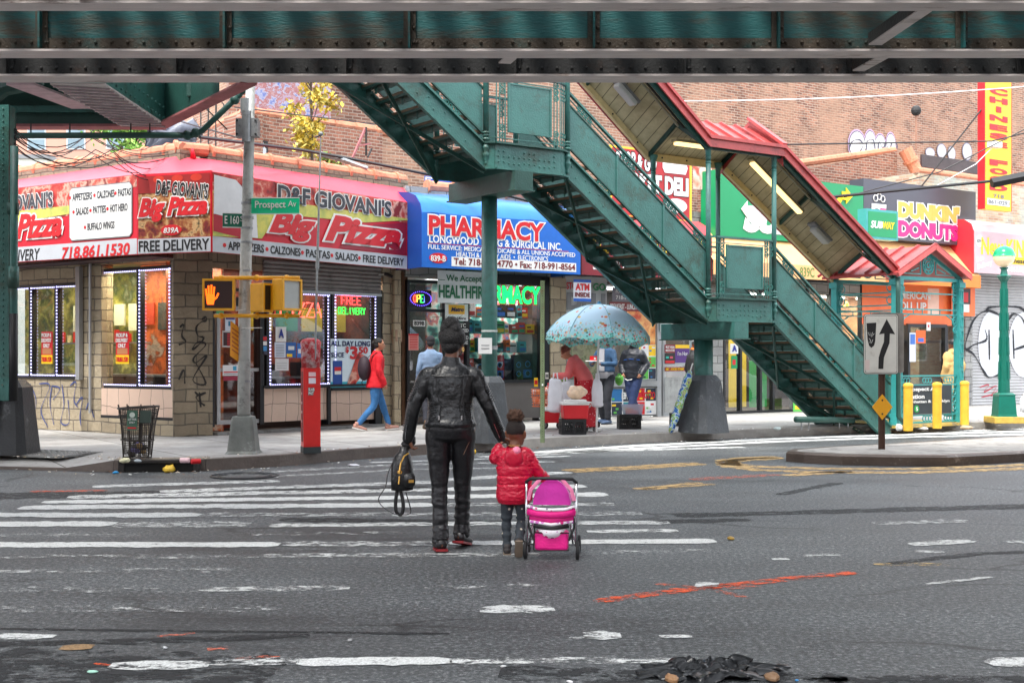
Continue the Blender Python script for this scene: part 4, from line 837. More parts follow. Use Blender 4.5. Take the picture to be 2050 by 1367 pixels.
# goods in the pharmacy window, shelf by shelf
rr=random.Random(3); zsh=[D(1000,y_,.35)[1] for y_ in (763,705,668,636)]
mb=MB(); 
for z in zsh[1:]: mb.box(DX(895),.12,z-.015,DX(1080),.6,z,GLASS)
mb.box(DX(895),.1,zsh[0]-.03,DX(1080),.8,zsh[0],FRAME); mb.build('window_shelf',ROW)
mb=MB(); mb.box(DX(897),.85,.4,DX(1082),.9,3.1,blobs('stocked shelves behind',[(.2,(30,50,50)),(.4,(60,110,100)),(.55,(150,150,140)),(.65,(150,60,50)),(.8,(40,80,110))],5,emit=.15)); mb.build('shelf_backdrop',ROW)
names={'white':(225,225,225),'red':(190,30,30),'blue':(30,90,180),'yellow':(230,190,40),'green':(40,140,80),'teal':(40,150,160),'black':(30,30,34),'orange':(225,110,40)}
shn=['bottom','second','third','top']; num=['','second ','third ','fourth ','fifth ','sixth ','seventh ','eighth ','ninth ','tenth ','eleventh ','twelfth ','thirteenth ','fourteenth ','fifteenth ','sixteenth ']
for si,z in enumerate(zsh):
    x=DX(898); k=0; mx={0:(.18,.3),1:(.1,.22),2:(.09,.24),3:(.12,.3)}[si]
    while x<DX(1076)-.15 and k<16:
        w=rr.uniform(*mx); h=rr.uniform(.2,.3) if si else rr.uniform(.35,.6); cn=rr.choice(list(names)) if si!=0 else rr.choice(['black','white','black','red'])
        m=flat(names[cn]); y=rr.uniform(.16,.26); mb=MB(); mb.box(0,0,0,w,.12,h,m); o2=names[rr.choice(list(names))]
        mb.box(w*.08,-.003,h*.12,w*.92,-.0005,h*.42,flat(o2)); mb.box(w*.1,-.003,h*.6,w*rr.uniform(.5,.9),-.0005,h*.75,flat(names[rr.choice(['white','red','black','blue'])]))
        if si==0 and w>.2:
            for q in (.28,.62): mb.disc((w*.5,-.004,h*q),w*.26,.002,flat((60,150,220)),14); mb.disc((w*.5,-.0065,h*q),w*.2,.002,BLACK,14)
        o=mb.build('product_box',None,loc=D.w(x,y,z),rz=D.a); tag(o,'%s product box, %sfrom the left on the %s pharmacy shelf'%(cn,num[k],shn[si]),'box','product boxes in the pharmacy window'); x+=w+.02; k+=1
# --- deli front
mb=MB(); D.box(mb,1131,552,1215,625,-.02,.05,flat((168,172,172))); mb.build('sign_panel',ROW)
mb=MB(); dtext(mb,D,'STOP',1134,565,1160,579,-.03,-.03,RED,bold=.02); dtext(mb,D,'& GO',1172,566,1212,581,-.03,-.03,PGRN,bold=.02); dtext(mb,D,'DELI',1135,585,1212,620,-.03,-.03,GREY,bold=.06)
o=mb.build('deli_lettering',None,loc=D.o,rz=D.a); tag(o,'large grey DELI lettering on the pale panel behind the ATM sign','sign')
sheet(D,'hanging_sign','white hanging sign reading ATM INSIDE in red and blue','sign',1148,559,1183,603,-.75,flat((224,226,232)),[('ATM',.1,.5,.9,.82,RED,dict(bold=.04)),('INSIDE',.07,.2,.93,.42,DKRED,dict(bold=.03))],shapes=[(0,.87,1,1,BLUE),(0,.0,1,.14,BLUE)])
sheet(D,'wall_sign','dark maroon sign reading BREAKFAST LUNCH above the deli window','sign',1220,604,1290,622,-.1,flat((120,20,24)),[('BREAKFAST - LUNCH',.02,.2,.75,.8,WHITE,dict(bold=.02))])
sheet(D,'wall_sign','grey phone number sign above the maroon breakfast sign','sign',1226,575,1290,603,-.1,flat((110,106,116)),[('FOR DELIVERY',.1,.6,.7,.85,WHITE),('718-777-2221',.1,.15,.9,.42,WHITE,dict(bold=.02))])
window(D,ROW,1131,625,1316,765,[1200],y=.06,fm=ALU)
FOOD=blobs('bread and burger poster',[(.1,(120,60,30)),(.3,(226,140,70)),(.5,(240,190,120)),(.7,(190,60,30)),(.9,(90,120,50))],3.5,dist=.4)
sheet(D,'food_poster','orange sandwich photo poster on the upper deli window','poster',1256,622,1312,690,-.02,FOOD)
LOT=[flat((225,225,225)),flat((30,110,170)),RED,YEL,flat((20,130,140)),flat((30,40,60)),flat((90,180,70))]
def collage(fr,name,label,a,b,c,d,y,cols,rows,seed,base=WHITE,words=()):
    r=random.Random(seed); sh=[]
    for i in range(cols):
        for j in range(rows): sh.append((i/cols+.01,j/rows+.015,(i+1)/cols-.01,(j+1)/rows-.015,r.choice(LOT)))
        for j in range(rows):
            for k in range(3):
                u=i/cols+r.uniform(.02,.5)/cols; v=(j+.15+k*.27)/rows; sh.append((u,v,u+r.uniform(.2,.45)/cols,v+.14/rows,r.choice(LOT),2))
    return sheet(fr,name,label,'posters',a,b,c,d,y,base,words,shapes=sh)
collage(D,'poster_board','low board of lottery posters under the deli window',1200,778,1314,833,-.02,5,2,5,words=[('SELL',.03,.7,.15,.85,NAVY,dict(bold=.02)),('EBT',.38,.6,.5,.85,WHITE,dict(bold=.03)),('LOTTO',.75,.6,.97,.85,RED,dict(bold=.03)),('LINE',.8,.1,.97,.3,WHITE,dict(bold=.02))])
collage(D,'poster_board','tall strip of yellow and white food posters right in the deli window',1268,690,1313,760,-.03,3,3,8)
LEAFR=blobs('painted foliage reflection',[(.35,(90,86,70)),(.5,(130,130,100)),(.65,(70,84,50)),(.8,(170,165,150))],5,kind='NOISE')  # reflected foliage painted on a sheet in the deli window
sheet(D,'painted_reflection','mottled grey green picture sheet behind the vendor in the deli window','poster',1136,668,1196,760,-.0,LEAFR)
mb=MB(); D.box(mb,1131,764,1318,776,-.08,.1,ALU); D.box(mb,1131,776,1316,838,.0,.1,GREY); D.box(mb,1316,620,1324,836,-.06,.1,ALU); mb.build('window_sill',ROW)
dd,_=window(D,ROW,1324,625,1388,833,[],y=.08,fm=ALU,w=.07,trans=.5); dd.name='door'
sheet(D,'door_kickplate','scratched pale metal lower panel of the deli door','panel',1331,756,1382,826,.0,mat('scratched pale steel',(160,162,160),.5,.2,.2,5,.1,30,dirt=(120,120,118),dirtamt=.3))
sheet(D,'door_sign','red strip reading EBT FOOD STAMP ATM across the deli door','sign',1331,735,1382,743,-.0,flat((130,20,24)),[('EBT - FOOD STAMP - ATM',.03,.2,.97,.8,YEL,dict(bold=.02))])
sheet(D,'door_sign','red notice reading MUST WEAR MASK IN STORE','sign',1331,690,1351,706,-.0,flat((140,24,34)),[('MUST WEAR',.06,.55,.94,.85,WHITE,dict(bold=.01)),('MASK IN STORE',.06,.15,.94,.45,WHITE,dict(bold=.01))])
sheet(D,'door_sign','purple snack poster with yellow top on the deli door','poster',1352,690,1380,726,-.0,flat((80,40,120)),[('I\'m Hot',.15,.4,.85,.62,WHITE)],shapes=[(0,.8,1,1,YEL)])
sheet(D,'door_sign','black and teal poster with red arrow on the deli door','poster',1331,707,1351,728,-.0,BLACK,shapes=[(.1,.5,.4,.7,flat((30,170,150))),(.5,.5,.8,.7,flat((200,70,90))),(.05,.05,.95,.3,RED)])
sheet(D,'door_sign','pale notice reading NO MASK NO GUM NO ENTRY above the deli door','sign',1322,640,1348,664,-.09,flat((190,206,200)),[('NO MASK',.08,.7,.9,.9,BLACK),('NO GUM',.08,.4,.85,.6,BLACK),('NO ENTRY',.08,.1,.95,.3,BLACK)])
# deli awning and tall red sign
DA=thing('deli_awning','maroon deli awning with yellow letters hidden behind the stairs','awning',D.w(0,-.9),D.a)
xa,zb=D(1163,550,-.9);_,zt=D(1163,452,-.9);xb,_=D(1424,540,-.9)
mb=MB(); MAR=flat((122,24,38)); mb.box(xa,-.02,zb,xb,0,zt,MAR); mb.prism([(0,zt),(.12,zt+.2),(.4,zt+.34),(.9,zt+.36),(.9,zt),(0,zt)],xa,xb,flat((196,60,66)),'x')
mb.text('STOP & GO GOURMET DELI',xa+.3,zb+.45,xb-.3,zb+.95,-.022,YEL,bold=.03); mb.text('SANDWICHES • COLD BEER • GROCERY',xa+.3,zb+.12,xb-.3,zb+.32,-.022,WHITE,bold=.02); mb.build('printed_panel',DA)
o=sheet(D,'wall_sign','tall red deli sign with yellow border seen above the stairs','sign',1222,290,1385,432,-.5,flat((235,190,50)),[('STOP & GO',.05,.68,.55,.93,WHITE,dict(bold=.03,shear=.2,out=BLACK)),('MARKET DELI',.03,.37,.95,.64,WHITE,dict(bold=.06,out=BLACK,outw=.03)),('CIGARETTES',.62,.2,.9,.28,BLACK,dict(bold=.02))],shapes=[(.02,.03,.97,.97,flat((168,34,40)))],th=.12)
x0,z0=D(1352,330,-.53); mb=MB()
mb.prism([(x0-.36,z0-.02),(x0-.38,z0+.12),(x0-.25,z0+.24),(x0+.25,z0+.24),(x0+.37,z0+.12),(x0+.34,z0+.04),(x0+.38,z0-.05),(x0+.32,z0-.2),(x0-.3,z0-.2),(x0-.36,z0-.1)],-.52,-.51,WHITE); x1,z1=D(1355,412,-.53); mb.disc((x1,-.51,z1),.32,.01,WHITE,20,.16); o=mb.build('sandwich_emblem',None,loc=D.o,rz=D.a); tag(o,'white sandwich shape and white oval on the tall red deli sign','sign')
sheet(D,'food_poster','pink and white food picture panel right of the tall red sign','poster',1388,310,1425,378,-.1,blobs('pale food picture',[(.2,(200,60,50)),(.4,(235,170,150)),(.6,(230,210,200)),(.8,(190,80,60))],4))
# --- sandwich shop and doughnut shop signs
GRN=mat('green sign face',(0,138,84),.35,0,.05,1); CHAR=mat('charcoal sign face',(72,72,82),.35,0,.05,1)
sg=thing('shop_sign','wide green sandwich shop sign with yellow and white arrow lettering','sign',D.w(0,-.45),D.a)
x0,zt=D(1427,330,-.45);_,zb=D(1427,473,-.45);x1,_=D(1722,357,-.45); zt-=.12; mb=MB(); mb.box(x0,-.1,zb,x1,.4,zt,GRN); mb.build('sign_box',sg)
mb=MB()
dtext(mb,D,'SUB',1490,415,1590,462,-.55,-.11,WHITE,bold=.05,shear=.2,out=WHITE); dtext(mb,D,'WAY',1596,384,1690,432,-.55,-.11,YEL,bold=.06,shear=.2)
xx,zz=D(1690,392,-.55); mb.prism([(xx-.1,zz-.1),(xx+.05,zz-.12),(xx+.05,zz-.2),(xx+.28,zz),(xx+.05,zz+.2),(xx+.05,zz+.1),(xx-.1,zz+.1)],-.13,-.11,YEL)
xx,zz=D(1495,420,-.55); mb.prism([(xx+.2,zz-.1),(xx,zz-.12),(xx,zz-.2),(xx-.2,zz),(xx,zz+.2),(xx,zz+.1),(xx+.2,zz+.1)],-.13,-.11,WHITE); mb.build('lettering',sg)
sg=thing('shop_sign','charcoal doughnut shop sign with cup picture and rounded lettering','sign',D.w(0,-.4),D.a)
x0,zt=D(1722,358,-.4);_,zb=D(1722,474,-.4);x1,_=D(1947,377,-.4); mb=MB(); mb.box(x0+.01,-.1,zb-.02,x1,.35,zt,CHAR); mb.build('sign_box',sg)
mb=MB(); PKK=flat((226,40,120)); DOR=flat((240,170,80)); dtext(mb,D,"DUNKIN'",1797,402,1920,436,-.5,-.11,DOR,bold=.07,out=WHITE,outw=.06); dtext(mb,D,'DONUTS',1797,440,1917,474,-.5,-.11,PKK,bold=.07,out=WHITE,outw=.06)
a,b=D(1758,426,-.5); mb.prism([(a-.3,b-.35),(a-.26,b+.22),(a+.3,b+.22),(a+.24,b-.35)],-.12,-.11,WHITE); mb.prism([(a+.05,b-.2),(a+.05,b+.12),(a+.28,b+.12),(a+.26,b-.2)],-.125,-.12,PKK); mb.disc((a-.08,-.12,b+.0),.16,.006,flat((60,50,54)),16,.1)
for i in range(3): mb.ring((a-.12+i*.14,-.12,b+.36+.05*(i%2)),.08,.012,WHITE,14)
mb.build('lettering',sg)
OA=thing('shop_awning','long pale orange awning under the green and charcoal shop signs','awning',D.w(0,-1.0),D.a)
ORF=mat('sun bleached orange vinyl',(240,180,120),.6,0,.1,1.2); OR2=flat((232,120,40))
x0,zb=D(1428,545,-1.0);_,zf=D(1428,520,-1.0);x1,_=D(1962,545,-1.0); zw=D(1722,474,-.4)[1]+.06
mb=MB(); mb.add([(x0,0,zf),(x1,0,zf),(x1-.2,.75,zw-.1),(x0,.75,zw-.1)],[(0,1,2,3)],ORF); mb.box(x0,-.02,zb-.05,x1,0,zf,ORF); mb.box(D(1772,550,-1.0)[0],-.026,zb-.05,x1,-.02,zf,OR2); mb.add([(x1,0,zb-.05),(x1,0,zf),(x1-.2,.75,zw-.1),(x1,.9,zb-.05)],[(0,1,2,3)],OR2)
xx,_=D(1600,520,-1.0); mb.text('839C',xx,zb-.0,xx+.5,zf-.05,-.022,flat((90,130,60)),bold=.01); mb.build('awning_fabric',OA)
# subway shop glazing
window(D,ROW,1445,575,1600,828,[1480,1520,1545],y=.08,trans=.62); 
for a,b,c,l in ((1459,672,(240,200,60),'yellow'),(1500,722,(60,160,90),'green')):
    sheet(D,'wall_panel','bright %s panel inside the sandwich shop'%l,'panel',a,b,a+35,815,.9,mat('panel '+l,c,.5,0,.1,2,emit=.15))
sheet(D,'grade_card','white inspection card with blue letter A in the sandwich shop door','sign',1462,688,1478,708,.0,WHITE,[('A',.2,.2,.8,.85,flat((30,50,150)),dict(bold=.05))])
sheet(D,'window_poster','small green and red poster beside the second letter A card','poster',1464,712,1476,738,.0,PGRN,shapes=[(.2,.3,.7,.7,RED)])
mb=MB(); o=None
sheet(D,'folded_mat','bright green and yellow printed bag leaning behind the lower stairs','bag',1588,800,1622,824,-.4,flat((90,190,80)),shapes=[(.1,.2,.9,.5,YEL),(.2,.6,.8,.8,RED)])
window(D,ROW,1612,560,1930,830,[1660,1722,1812,1892],y=.08,trans=.55)
INTD2=blobs('warm doughnut shop interior',[(.3,(70,52,40)),(.5,(150,110,80)),(.7,(190,170,140))],1.6,kind='NOISE',emit=.3)  # glow put into the back wall stands in for shop lighting
mb=MB(); mb.box(DX(1612,1.5),1.5,.2,DX(1960,1.5),1.55,3.2,INTD2); mb.build('interior_partition',ROW)
ORP=blobs('orange coffee poster',[(.3,(235,90,40)),(.55,(240,120,60)),(.8,(220,80,40))],1.2,kind='NOISE')
sheet(D,'window_poster','large orange poster across the top of the doughnut shop window','poster',1726,562,1905,648,-.0,ORP,[('AMERICAN',.35,.62,.75,.8,WHITE,dict(bold=.03)),('ROLL UP',.35,.35,.7,.55,WHITE,dict(bold=.03))],shapes=[(.72,.25,.85,.9,flat((240,200,180)))])
sheet(D,'window_poster','orange berry bowl poster hanging beside the rolling shutter','poster',1905,552,1952,632,-.12,ORP,shapes=[(.3,.3,.8,.75,flat((60,30,30))),(.25,.1,.75,.3,WHITE),(.4,.35,.7,.6,RED,2)])
do,_=window(D,ROW,1814,648,1892,830,[],y=.0,fm=FRAME,w=.09); do.name='door'
sheet(D,'door_sticker','round orange sticker on the brown doughnut shop door','sticker',1834,661,1853,687,-.09,ORG,shapes=[(.2,.1,.8,.4,flat((60,100,190)))])
sheet(D,'door_sticker','tall white and blue notice on the brown doughnut shop door','sticker',1821,666,1833,724,-.09,flat((210,220,235)),shapes=[(.1,.6,.9,.95,flat((60,110,190)))])
sheet(D,'door_sticker','small white card with red square on the doughnut shop door','sticker',1855,645,1863,662,-.09,WHITE,shapes=[(.3,.4,.7,.7,RED)])
for px,m,l in ((1694,flat((235,170,40)),'yellow'),(1732,flat((230,60,110)),'pink')):
    x,z=D(px,608,.6); e=D.thing('pendant_lamp','small %s glass pendant lamp hanging in the doughnut shop'%l,'lamp',None,x,.6,z); mb=MB(); mb.lathe([(.02,.16),(.05,.12),(.09,0)],(0,0,-.1),mat('lamp '+l,{'yellow':(250,180,50),'pink':(245,90,130)}[l],.4,0,0,emit=1.2),12); mb.build('lamp_shade',e); mb=MB(); mb.tube([(0,0,.05),(0,0,.8)],.006,BLACK,5); mb.build('cord',e)
# --- chinese restaurant
sh=[]; mb=MB(); shutter(mb,D,1945,548,2200,812,-.02,SHG,.085); mb.build('rolling_shutter',ROW)
WSP=flat((215,218,220)); GSP=worn('shutter black spray',(40,42,48),.05,10); 
mb=MB(); 
def blob(px,py,rx,ry,y,m,mb): x,z=D(px,py,y); mb.disc((x,y,z),rx,.003,m,26,ry)
WS2=worn('shutter white spray',(232,234,238),.02,4); blob(1985,690,.62,.95,-.046,WS2,mb); blob(2050,690,.75,.95,-.047,WS2,mb); o=mb.build('graffiti',None,loc=D.o,rz=D.a); tag(o,'white filled spray painted bubble on the rolling shutter','graffiti')
scribble(D,'graffiti','thick black outline letters sprayed on the rolling shutter',[[(2000,630),(1975,622),(1950,640),(1935,680),(1934,700),(1950,690),(1975,680),(1972,660)],[(1935,700),(1950,710),(1968,740),(1980,755),(2000,750)],[(2020,640),(2030,628),(2048,640),(2060,680)],[(1980,660),(1981,720)],[(2028,660),(2030,718)],[(2030,700),(2060,690)],[(1975,622),(1985,615),(2040,615),(2060,635)]],-.052,GSP,.035)
scribble(D,'graffiti','small red spray scribble low on the rolling shutter',[[(1962,775),(1980,770),(1970,785),(1995,772),(1985,792),(1998,780)],[(1965,795),(1990,790),(1996,800)]],-.052,worn('red spray',(196,40,60),.2,14),.014)
CA=thing('restaurant_awning','faded pink restaurant awning with yellow letters at the right edge','awning',D.w(0,-1.0),D.a)
yP=-1.0; x0,zb=D(1950,546,yP);_,zt=D(1950,462,yP); x1=x0+5; mb=MB(); FP=mat('faded pink vinyl',(192,166,170),.6,0,.1,1.5); PR=[(0,zb),(0,zt),(.08,zt+.2),(.3,zt+.33),(.95,zt+.38),(.95,zb)]
mb.prism(PR[1:5]+[(.95,zt)],x0,x1,mat('pale pink top vinyl',(206,178,178),.6,0,.1,1.5),'x'); mb.prism(PR,x0-.03,x0,flat((206,40,52)),'x'); mb.box(x0,-.02,zb,x1,0,zt,FP)
u=x0; mb.text('New KING',u+.28,zb+.5,u+2.6,zb+.98,-.022,YEL,bold=.03); mb.disc((u+.22,-.02,zb+.86),.16,.004,WHITE,18); mb.text('839 F',u+.1,zb+.82,u+.34,zb+.9,-.026,BLACK,bold=.01); mb.text('Free\nDelivery',u+.08,zb+.12,u+.75,zb+.5,-.022,WHITE,bold=.01,shear=.2,rot=.25); mb.box(u+1.22,-.022,zb+.3,u+2.6,-.02,zb+.5,YEL); mb.text('Chinese',u+1.3,zb+.33,u+2.3,zb+.47,-.026,BLACK,bold=.02); mb.text('718.861.0291',u+1.22,zb+.08,u+2.4,zb+.24,-.022,WHITE,bold=.02); mb.build('printed_panel',CA)
yS=-1.3; x0,zt=D(1972,150,yS);_,zb=D(1972,418,yS);x1,_=D(2025,150,yS)
cs=thing('vertical_sign','tall narrow yellow vertical sign reading CHINESE FOOD in red','sign',D.w(x0,yS),D.a); w=x1-x0; zt+=.3
mb=MB(); mb.box(0,0,zb,w,.2,zt,flat((240,196,40))); mb.box(-.02,-.0,zb,.02,.21,zt,RED); mb.box(w-.02,0,zb,w+.02,.21,zt,RED); mb.build('sign_box',cs)
mb=MB()
for ch,a,b in (('C',172,186),('H',191,203),('I',209,221),('N',227,239),('E',246,258),('S',263,275),('E',280,291),('F',317,329),('O',334,346),('O',350,362),('D',367,379)):
    z1=D(1972,a,yS)[1];z0=D(1972,b,yS)[1]; mb.text(ch,w*(.16 if ch!='I' else .4),z0,w*(.84 if ch!='I' else .6),z1,-.01,RED,bold=.06)
z=zb+.12; mb.box(w*.08,-.012,z,w*.92,-.0,z+.17,WHITE); mb.text('718',w*.3,z+.2,w*.7,z+.3,-.01,GREY,bold=.02); mb.text('861-0291',w*.1,z+.03,w*.9,z+.14,-.016,GREY,bold=.02); mb.build('lettering',cs)
mb=MB(); mb.tube([(-.0,.1,zt-1.2),(-1.9,.9,zb+1.1-.9)],.02,DARK,6); mb.tube([(w,.1,zb+.6),(w+1.5,1.3,zb+.9)],.02,DARK,6); mb.build('stay_rod',cs)
x,z=D(1985,292,-1.4); e=D.thing('flood_light','white boxy flood light on a thin arm before the yellow sign','lamp',None,x-.15,-1.6,z); mb=MB(); mb.box(-.2,-.1,-.1,.2,.1,.06,WHITE); mb.build('housing',e,bev=.02); mb=MB(); mb.tube([(-.05,.05,-.1),(-.25,.4,-.5),(-.6,1.4,-1.0)],.014,WHITE,6); mb.build('arm',e)
# hanging shop sign beside the station canopy
x,z=D(1735,475,-1.6); sb=D.thing('projecting_sign','small green lit sandwich shop sign in turquoise frame over the entrance','sign',None,x,-1.6,z); w=D(1795,475,-1.6)[0]-x; h=D(1735,420,-1.6)[1]-z
mb=MB(); mb.box(-.03,-.02,-.03,w+.03,.25,h+.03,TURQ); mb.build('sign_frame',sb); mb=MB(); mb.box(.03,-.026,.03,w-.03,-.02,h-.03,GRN); mb.text('SUB',w*.1,h*.35,w*.5,h*.62,-.03,WHITE,bold=.04,shear=.2); mb.text('WAY',w*.5,h*.35,w*.9,h*.62,-.03,YEL,bold=.04,shear=.2); mb.build('sign_face',sb)
# ================= buildings behind
def building(name,label,fr,y,px0,px1,ztop,m,depth=6,extra=None,z0=0):
    x0,_=fr(px0,400,y);x1,_=fr(px1,400,y); b=fr.thing(name,label,'building',None,x0,y,0); mb=MB(); mb.box(0,0,z0,x1-x0,depth,ztop,m); mb.build('wall',b); return b,x1-x0
tb,w=building('brick_building','huge windowless tan brick building wall filling the background',D,8.5,655,2350,15,BRK,10)
mb=MB(); 
def soft(fr,y,pts,m,mb,t=.02):
    q=[fr(a,b,y) for a,b in pts]; mb.prism(q,y-t,y,m)
x0,_=D(655,400,8.5)
# bubble graffiti high on the wall
yG=8.46; o=MB(); PUR=worn('lilac spray',(196,170,200),.05,8)
for px,py,rx,ry in ((1716,292,.42,.5),(1742,290,.3,.48),(1762,294,.28,.42),(1783,294,.26,.46)):
    x,z=D(px,py,yG); o.disc((x,yG-.0,z),rx*1.2,.004,PUR,20,ry*1.2); o.disc((x,yG-.006,z),rx*1.08,.004,flat((60,60,80)),20,ry*1.08); o.disc((x,yG-.012,z),rx,.004,WHITE,20,ry)
o=o.build('graffiti',None,loc=D.o,rz=D.a); tag(o,'white bubble letters with purple outline high on the brick wall','graffiti')
o=MB()
for px,py,rx,ry in ((1862,306,.3,.2),(1885,303,.3,.3),(1905,308,.25,.3),(1936,304,.32,.36)):
    x,z=D(px,py,yG); o.disc((x,yG,z),rx,.004,flat((90,90,110)),20,ry); o.disc((x,yG-.006,z),rx*.88,.004,flat((180,178,180)),20,ry*.88)
o=o.build('graffiti',None,loc=D.o,rz=D.a); tag(o,'row of grey and white bubble letters right of the purple outlined ones','graffiti')
scribble(D,'graffiti','dark inner outlines of the white bubble letters on the brick wall',[[(1700,300),(1706,284),(1720,280),(1728,290),(1722,304)],[(1735,302),(1736,284),(1748,280),(1752,300)],[(1758,303),(1760,284),(1768,298),(1774,284),(1778,302)],[(1782,302),(1786,286),(1796,290),(1794,302)]],8.38,flat((60,60,80)),.03)
# lower brick parapets in front of it on the right
rb,w=building('brick_building','low dark brick building behind the green and charcoal shop signs',D,3.2,1590,2300,D(1590,331,3.2)[1],BRKR,4)
mb=MB(); x0,z0=D(1590,331,3.2); x1,z1=D(1795,303,3.2); mb.add([(0,-.0,z0),(x1-x0,0,z1),(x1-x0,.3,z1),(0,.3,z0)],[(0,1,2,3)],BRKR); mb.prism([(0,z0-.2),(x1-x0,z0-.2),(x1-x0,z1)],-.01,.3,BRKR)
mb.tube([(0,.1,z0+.04),(x1-x0,.1,z1+.04)],.11,CLAY,8)
mb.build('sloping_parapet',rb)
x2,z2=D(1812,300,3.0); mb=MB(); mb.tube([(x2-x0,-.2,z2),(x2-x0+.35,-.5,z2-.9)],[.22,.17],CLAY,12); mb.tube([(x2-x0+.1,-.3,z2-.3),(x2-x0+.14,-.32,z2-.38)],.24,CLAY,12); mb.build('clay_pipe',rb)
mb=MB(); a,b=D(1965,345,2.8);c,d_=D(1840,310,2.8); mb.box(c-x0,-.5,b-.1,a-x0,-.44,d_,mat('rusty dark sheet metal',(70,62,64),.6,.2,.3,2,.2)); mb.box(a-x0+.9,-.4,b-1.0,a-x0+8,-.2,d_+.1,BRKR); mb.build('metal_screen',rb)
x3,_=D(1835,400,1.2); yb,_w=building('brick_building','worn painted cream brick wall above the charcoal sign',D,1.0,1840,2300,D(1840,345,1.0)[1],BRKY,2)
mb=MB(); mb.tube([(0,.1,D(1840,345,1.0)[1]+.04),(_w,.1,D(1840,345,1.0)[1]+.04)],.12,CLAY,10); mb.build('coping',yb)
sheet(D,'billboard','blue and white sign board behind the pharmacy awning','sign',850,352,935,392,.4,BLUE,shapes=[(.02,.05,.98,.95,WHITE),(.05,.12,.95,.88,BLUE,2),(.4,.3,.6,.7,WHITE,3)])
# left background
mural=blobs('faded mural',[(.3,(120,130,180)),(.42,(150,120,120)),(.5,(130,66,66)),(.56,(150,150,165)),(.66,(70,90,150)),(.78,(150,130,115))],7,kind='NOISE',dist=.3)
M_=Fr(PT(495,300,31).to_2d(),PT(662,300,31.5).to_2d())
mu=M_.thing('mural_building','tall building side covered with a faded blue and red mural','building'); mb=MB(); mb.box(0,0,0,M_.L,3,12,mural); mb.box(-.45,0,0,0,3,12,BRKR); mb.build('wall',mu)
pc=PT(492,216,28); lb=Fr(pc.to_2d(),PT(662,300,29.5).to_2d()); zt=pc.z
B2=thing('brick_building','dark brick building with clay coping right behind the pizza shop','building')
mb=MB(lb and Mx.Translation(lb.o)@Mx.Rotation(lb.a,4,'Z')); mb.box(0,0,0,lb.L+1.5,1,zt-.1,BRKR)
lf=PT(315,262,34); ml=Fr(lf.to_2d(),pc.to_2d()); mb.M=Mx.Translation(ml.o)@Mx.Rotation(ml.a,4,'Z'); mb.box(0,0,0,ml.L,.4,zt-.1,BRKR); mb.M=None; mb.build('wall',B2)
for fr,n_ in ((lb,1),(ml,0)):
    mb=MB(Mx.Translation(fr.o)@Mx.Rotation(fr.a,4,'Z')); x=0
    while x<fr.L+(1.5 if n_ else 0): mb.tube([(x,.1,zt-.06),(x+.6,.1,zt-.06)],[.13,.11],CLAY,8); x+=.6
    mb.build('coping',B2)
mb=MB(Mx.Translation(lb.o)@Mx.Rotation(lb.a,4,'Z')); x,z=lb(512,292,-.02); x1,z1=lb(536,283,-.02); mb.box(x,-.03,z-.3,x1,.02,z1,FRAME); mb.box(x+.05,-.04,z-.25,x1-.05,-.03,z1-.05,GLASS2); mb.build('window',B2)
# far apartment block
AP=thing('apartment_block','distant pinkish brick apartment block with rows of white windows','building',(-32,85,0),R(-4)); APB=mat('far pink brick',(186,140,122),.9,0,.08,.3)
mb=MB(); mb.box(-14,0,0,12,12,18.5,APB); mb.build('wall',AP); WN=flat((200,210,214)); WD=mat('far window glass',(110,130,140),.15,0,.2,1)
PW=MB()
for i in range(9):
    for j in range(5):
        x=-12+i*2.75; z=3.2+j*3.1; mb=MB(); mb.box(x,-.06,z,x+1.3,.05,z+1.5,WN); mb.box(x+.08,-.09,z+.08,x+1.22,-.06,z+.7,WD); mb.box(x+.08,-.09,z+.8,x+1.22,-.06,z+1.42,WD); mb.build('window',AP)
gb=thing('white_shed','small pale flat roofed building low at the left edge','building',PT(42,330,48).to_2d().to_3d()); mb=MB(); mb.box(-2,0,0,1.0,3,PT(42,318,48).z,flat((215,215,205))); mb.box(-2.1,-.1,PT(42,318,48).z,1.1,3,PT(42,318,48).z+.15,GREY); mb.build('wall',gb)
# ---- trees
def tree(name,label,base,h,cr,cz,cols,n,leaf,trunk=.12,seed=1,clumps=22,sq=1.0,group=None):
    r=random.Random(seed); e=thing(name,label,'tree',base,0,group); mb=MB(); BK=mat('bark',(84,70,58),.9,0,.3,8,.5)
    cs=[]
    for i in range(clumps):
        a=r.uniform(0,2*PI); t=r.uniform(-1,1); q=math.sqrt(1-t*t)*r.uniform(.35,1); cs.append(V((cr*q*math.cos(a),cr*q*math.sin(a),cz+cr*sq*t*r.uniform(.5,1))))
    mb.tube([(0,0,0),(.05,0,cz*.5),(0,.05,cz),(0,0,cz+cr*sq*.7)],[trunk,trunk*.8,trunk*.5,.02],BK,8)
    for c in cs: s=V((0,0,max(cz-cr*sq*.7,c.z-cr*.8))); mb.tube([s,s.lerp(c,.5)+V((0,0,-.1*cr)),c],[trunk*.35,trunk*.2,.01],BK,5)
    mb.build('trunk',e); mb=MB(); ms=[mat(name+' leaf %d'%i,c,.6,0,.2,2) for i,c in enumerate(cols)]
    for i in range(n):
        c=r.choice(cs); p=c+V((r.gauss(0,1),r.gauss(0,1),r.gauss(0,.8)))*cr*.17
        u=V((r.uniform(-1,1),r.uniform(-1,1),r.uniform(-1,1))).normalized(); v=u.cross(V((r.uniform(-1,1),r.uniform(-1,1),r.uniform(-1,1)))).normalized(); l=leaf*r.uniform(.6,1.3)
        mb.add([p-u*l,p+v*l*.5,p+u*l,p-v*l*.5],[(0,1,2,3)],r.choice(ms))
    mb.build('crown',e); return e
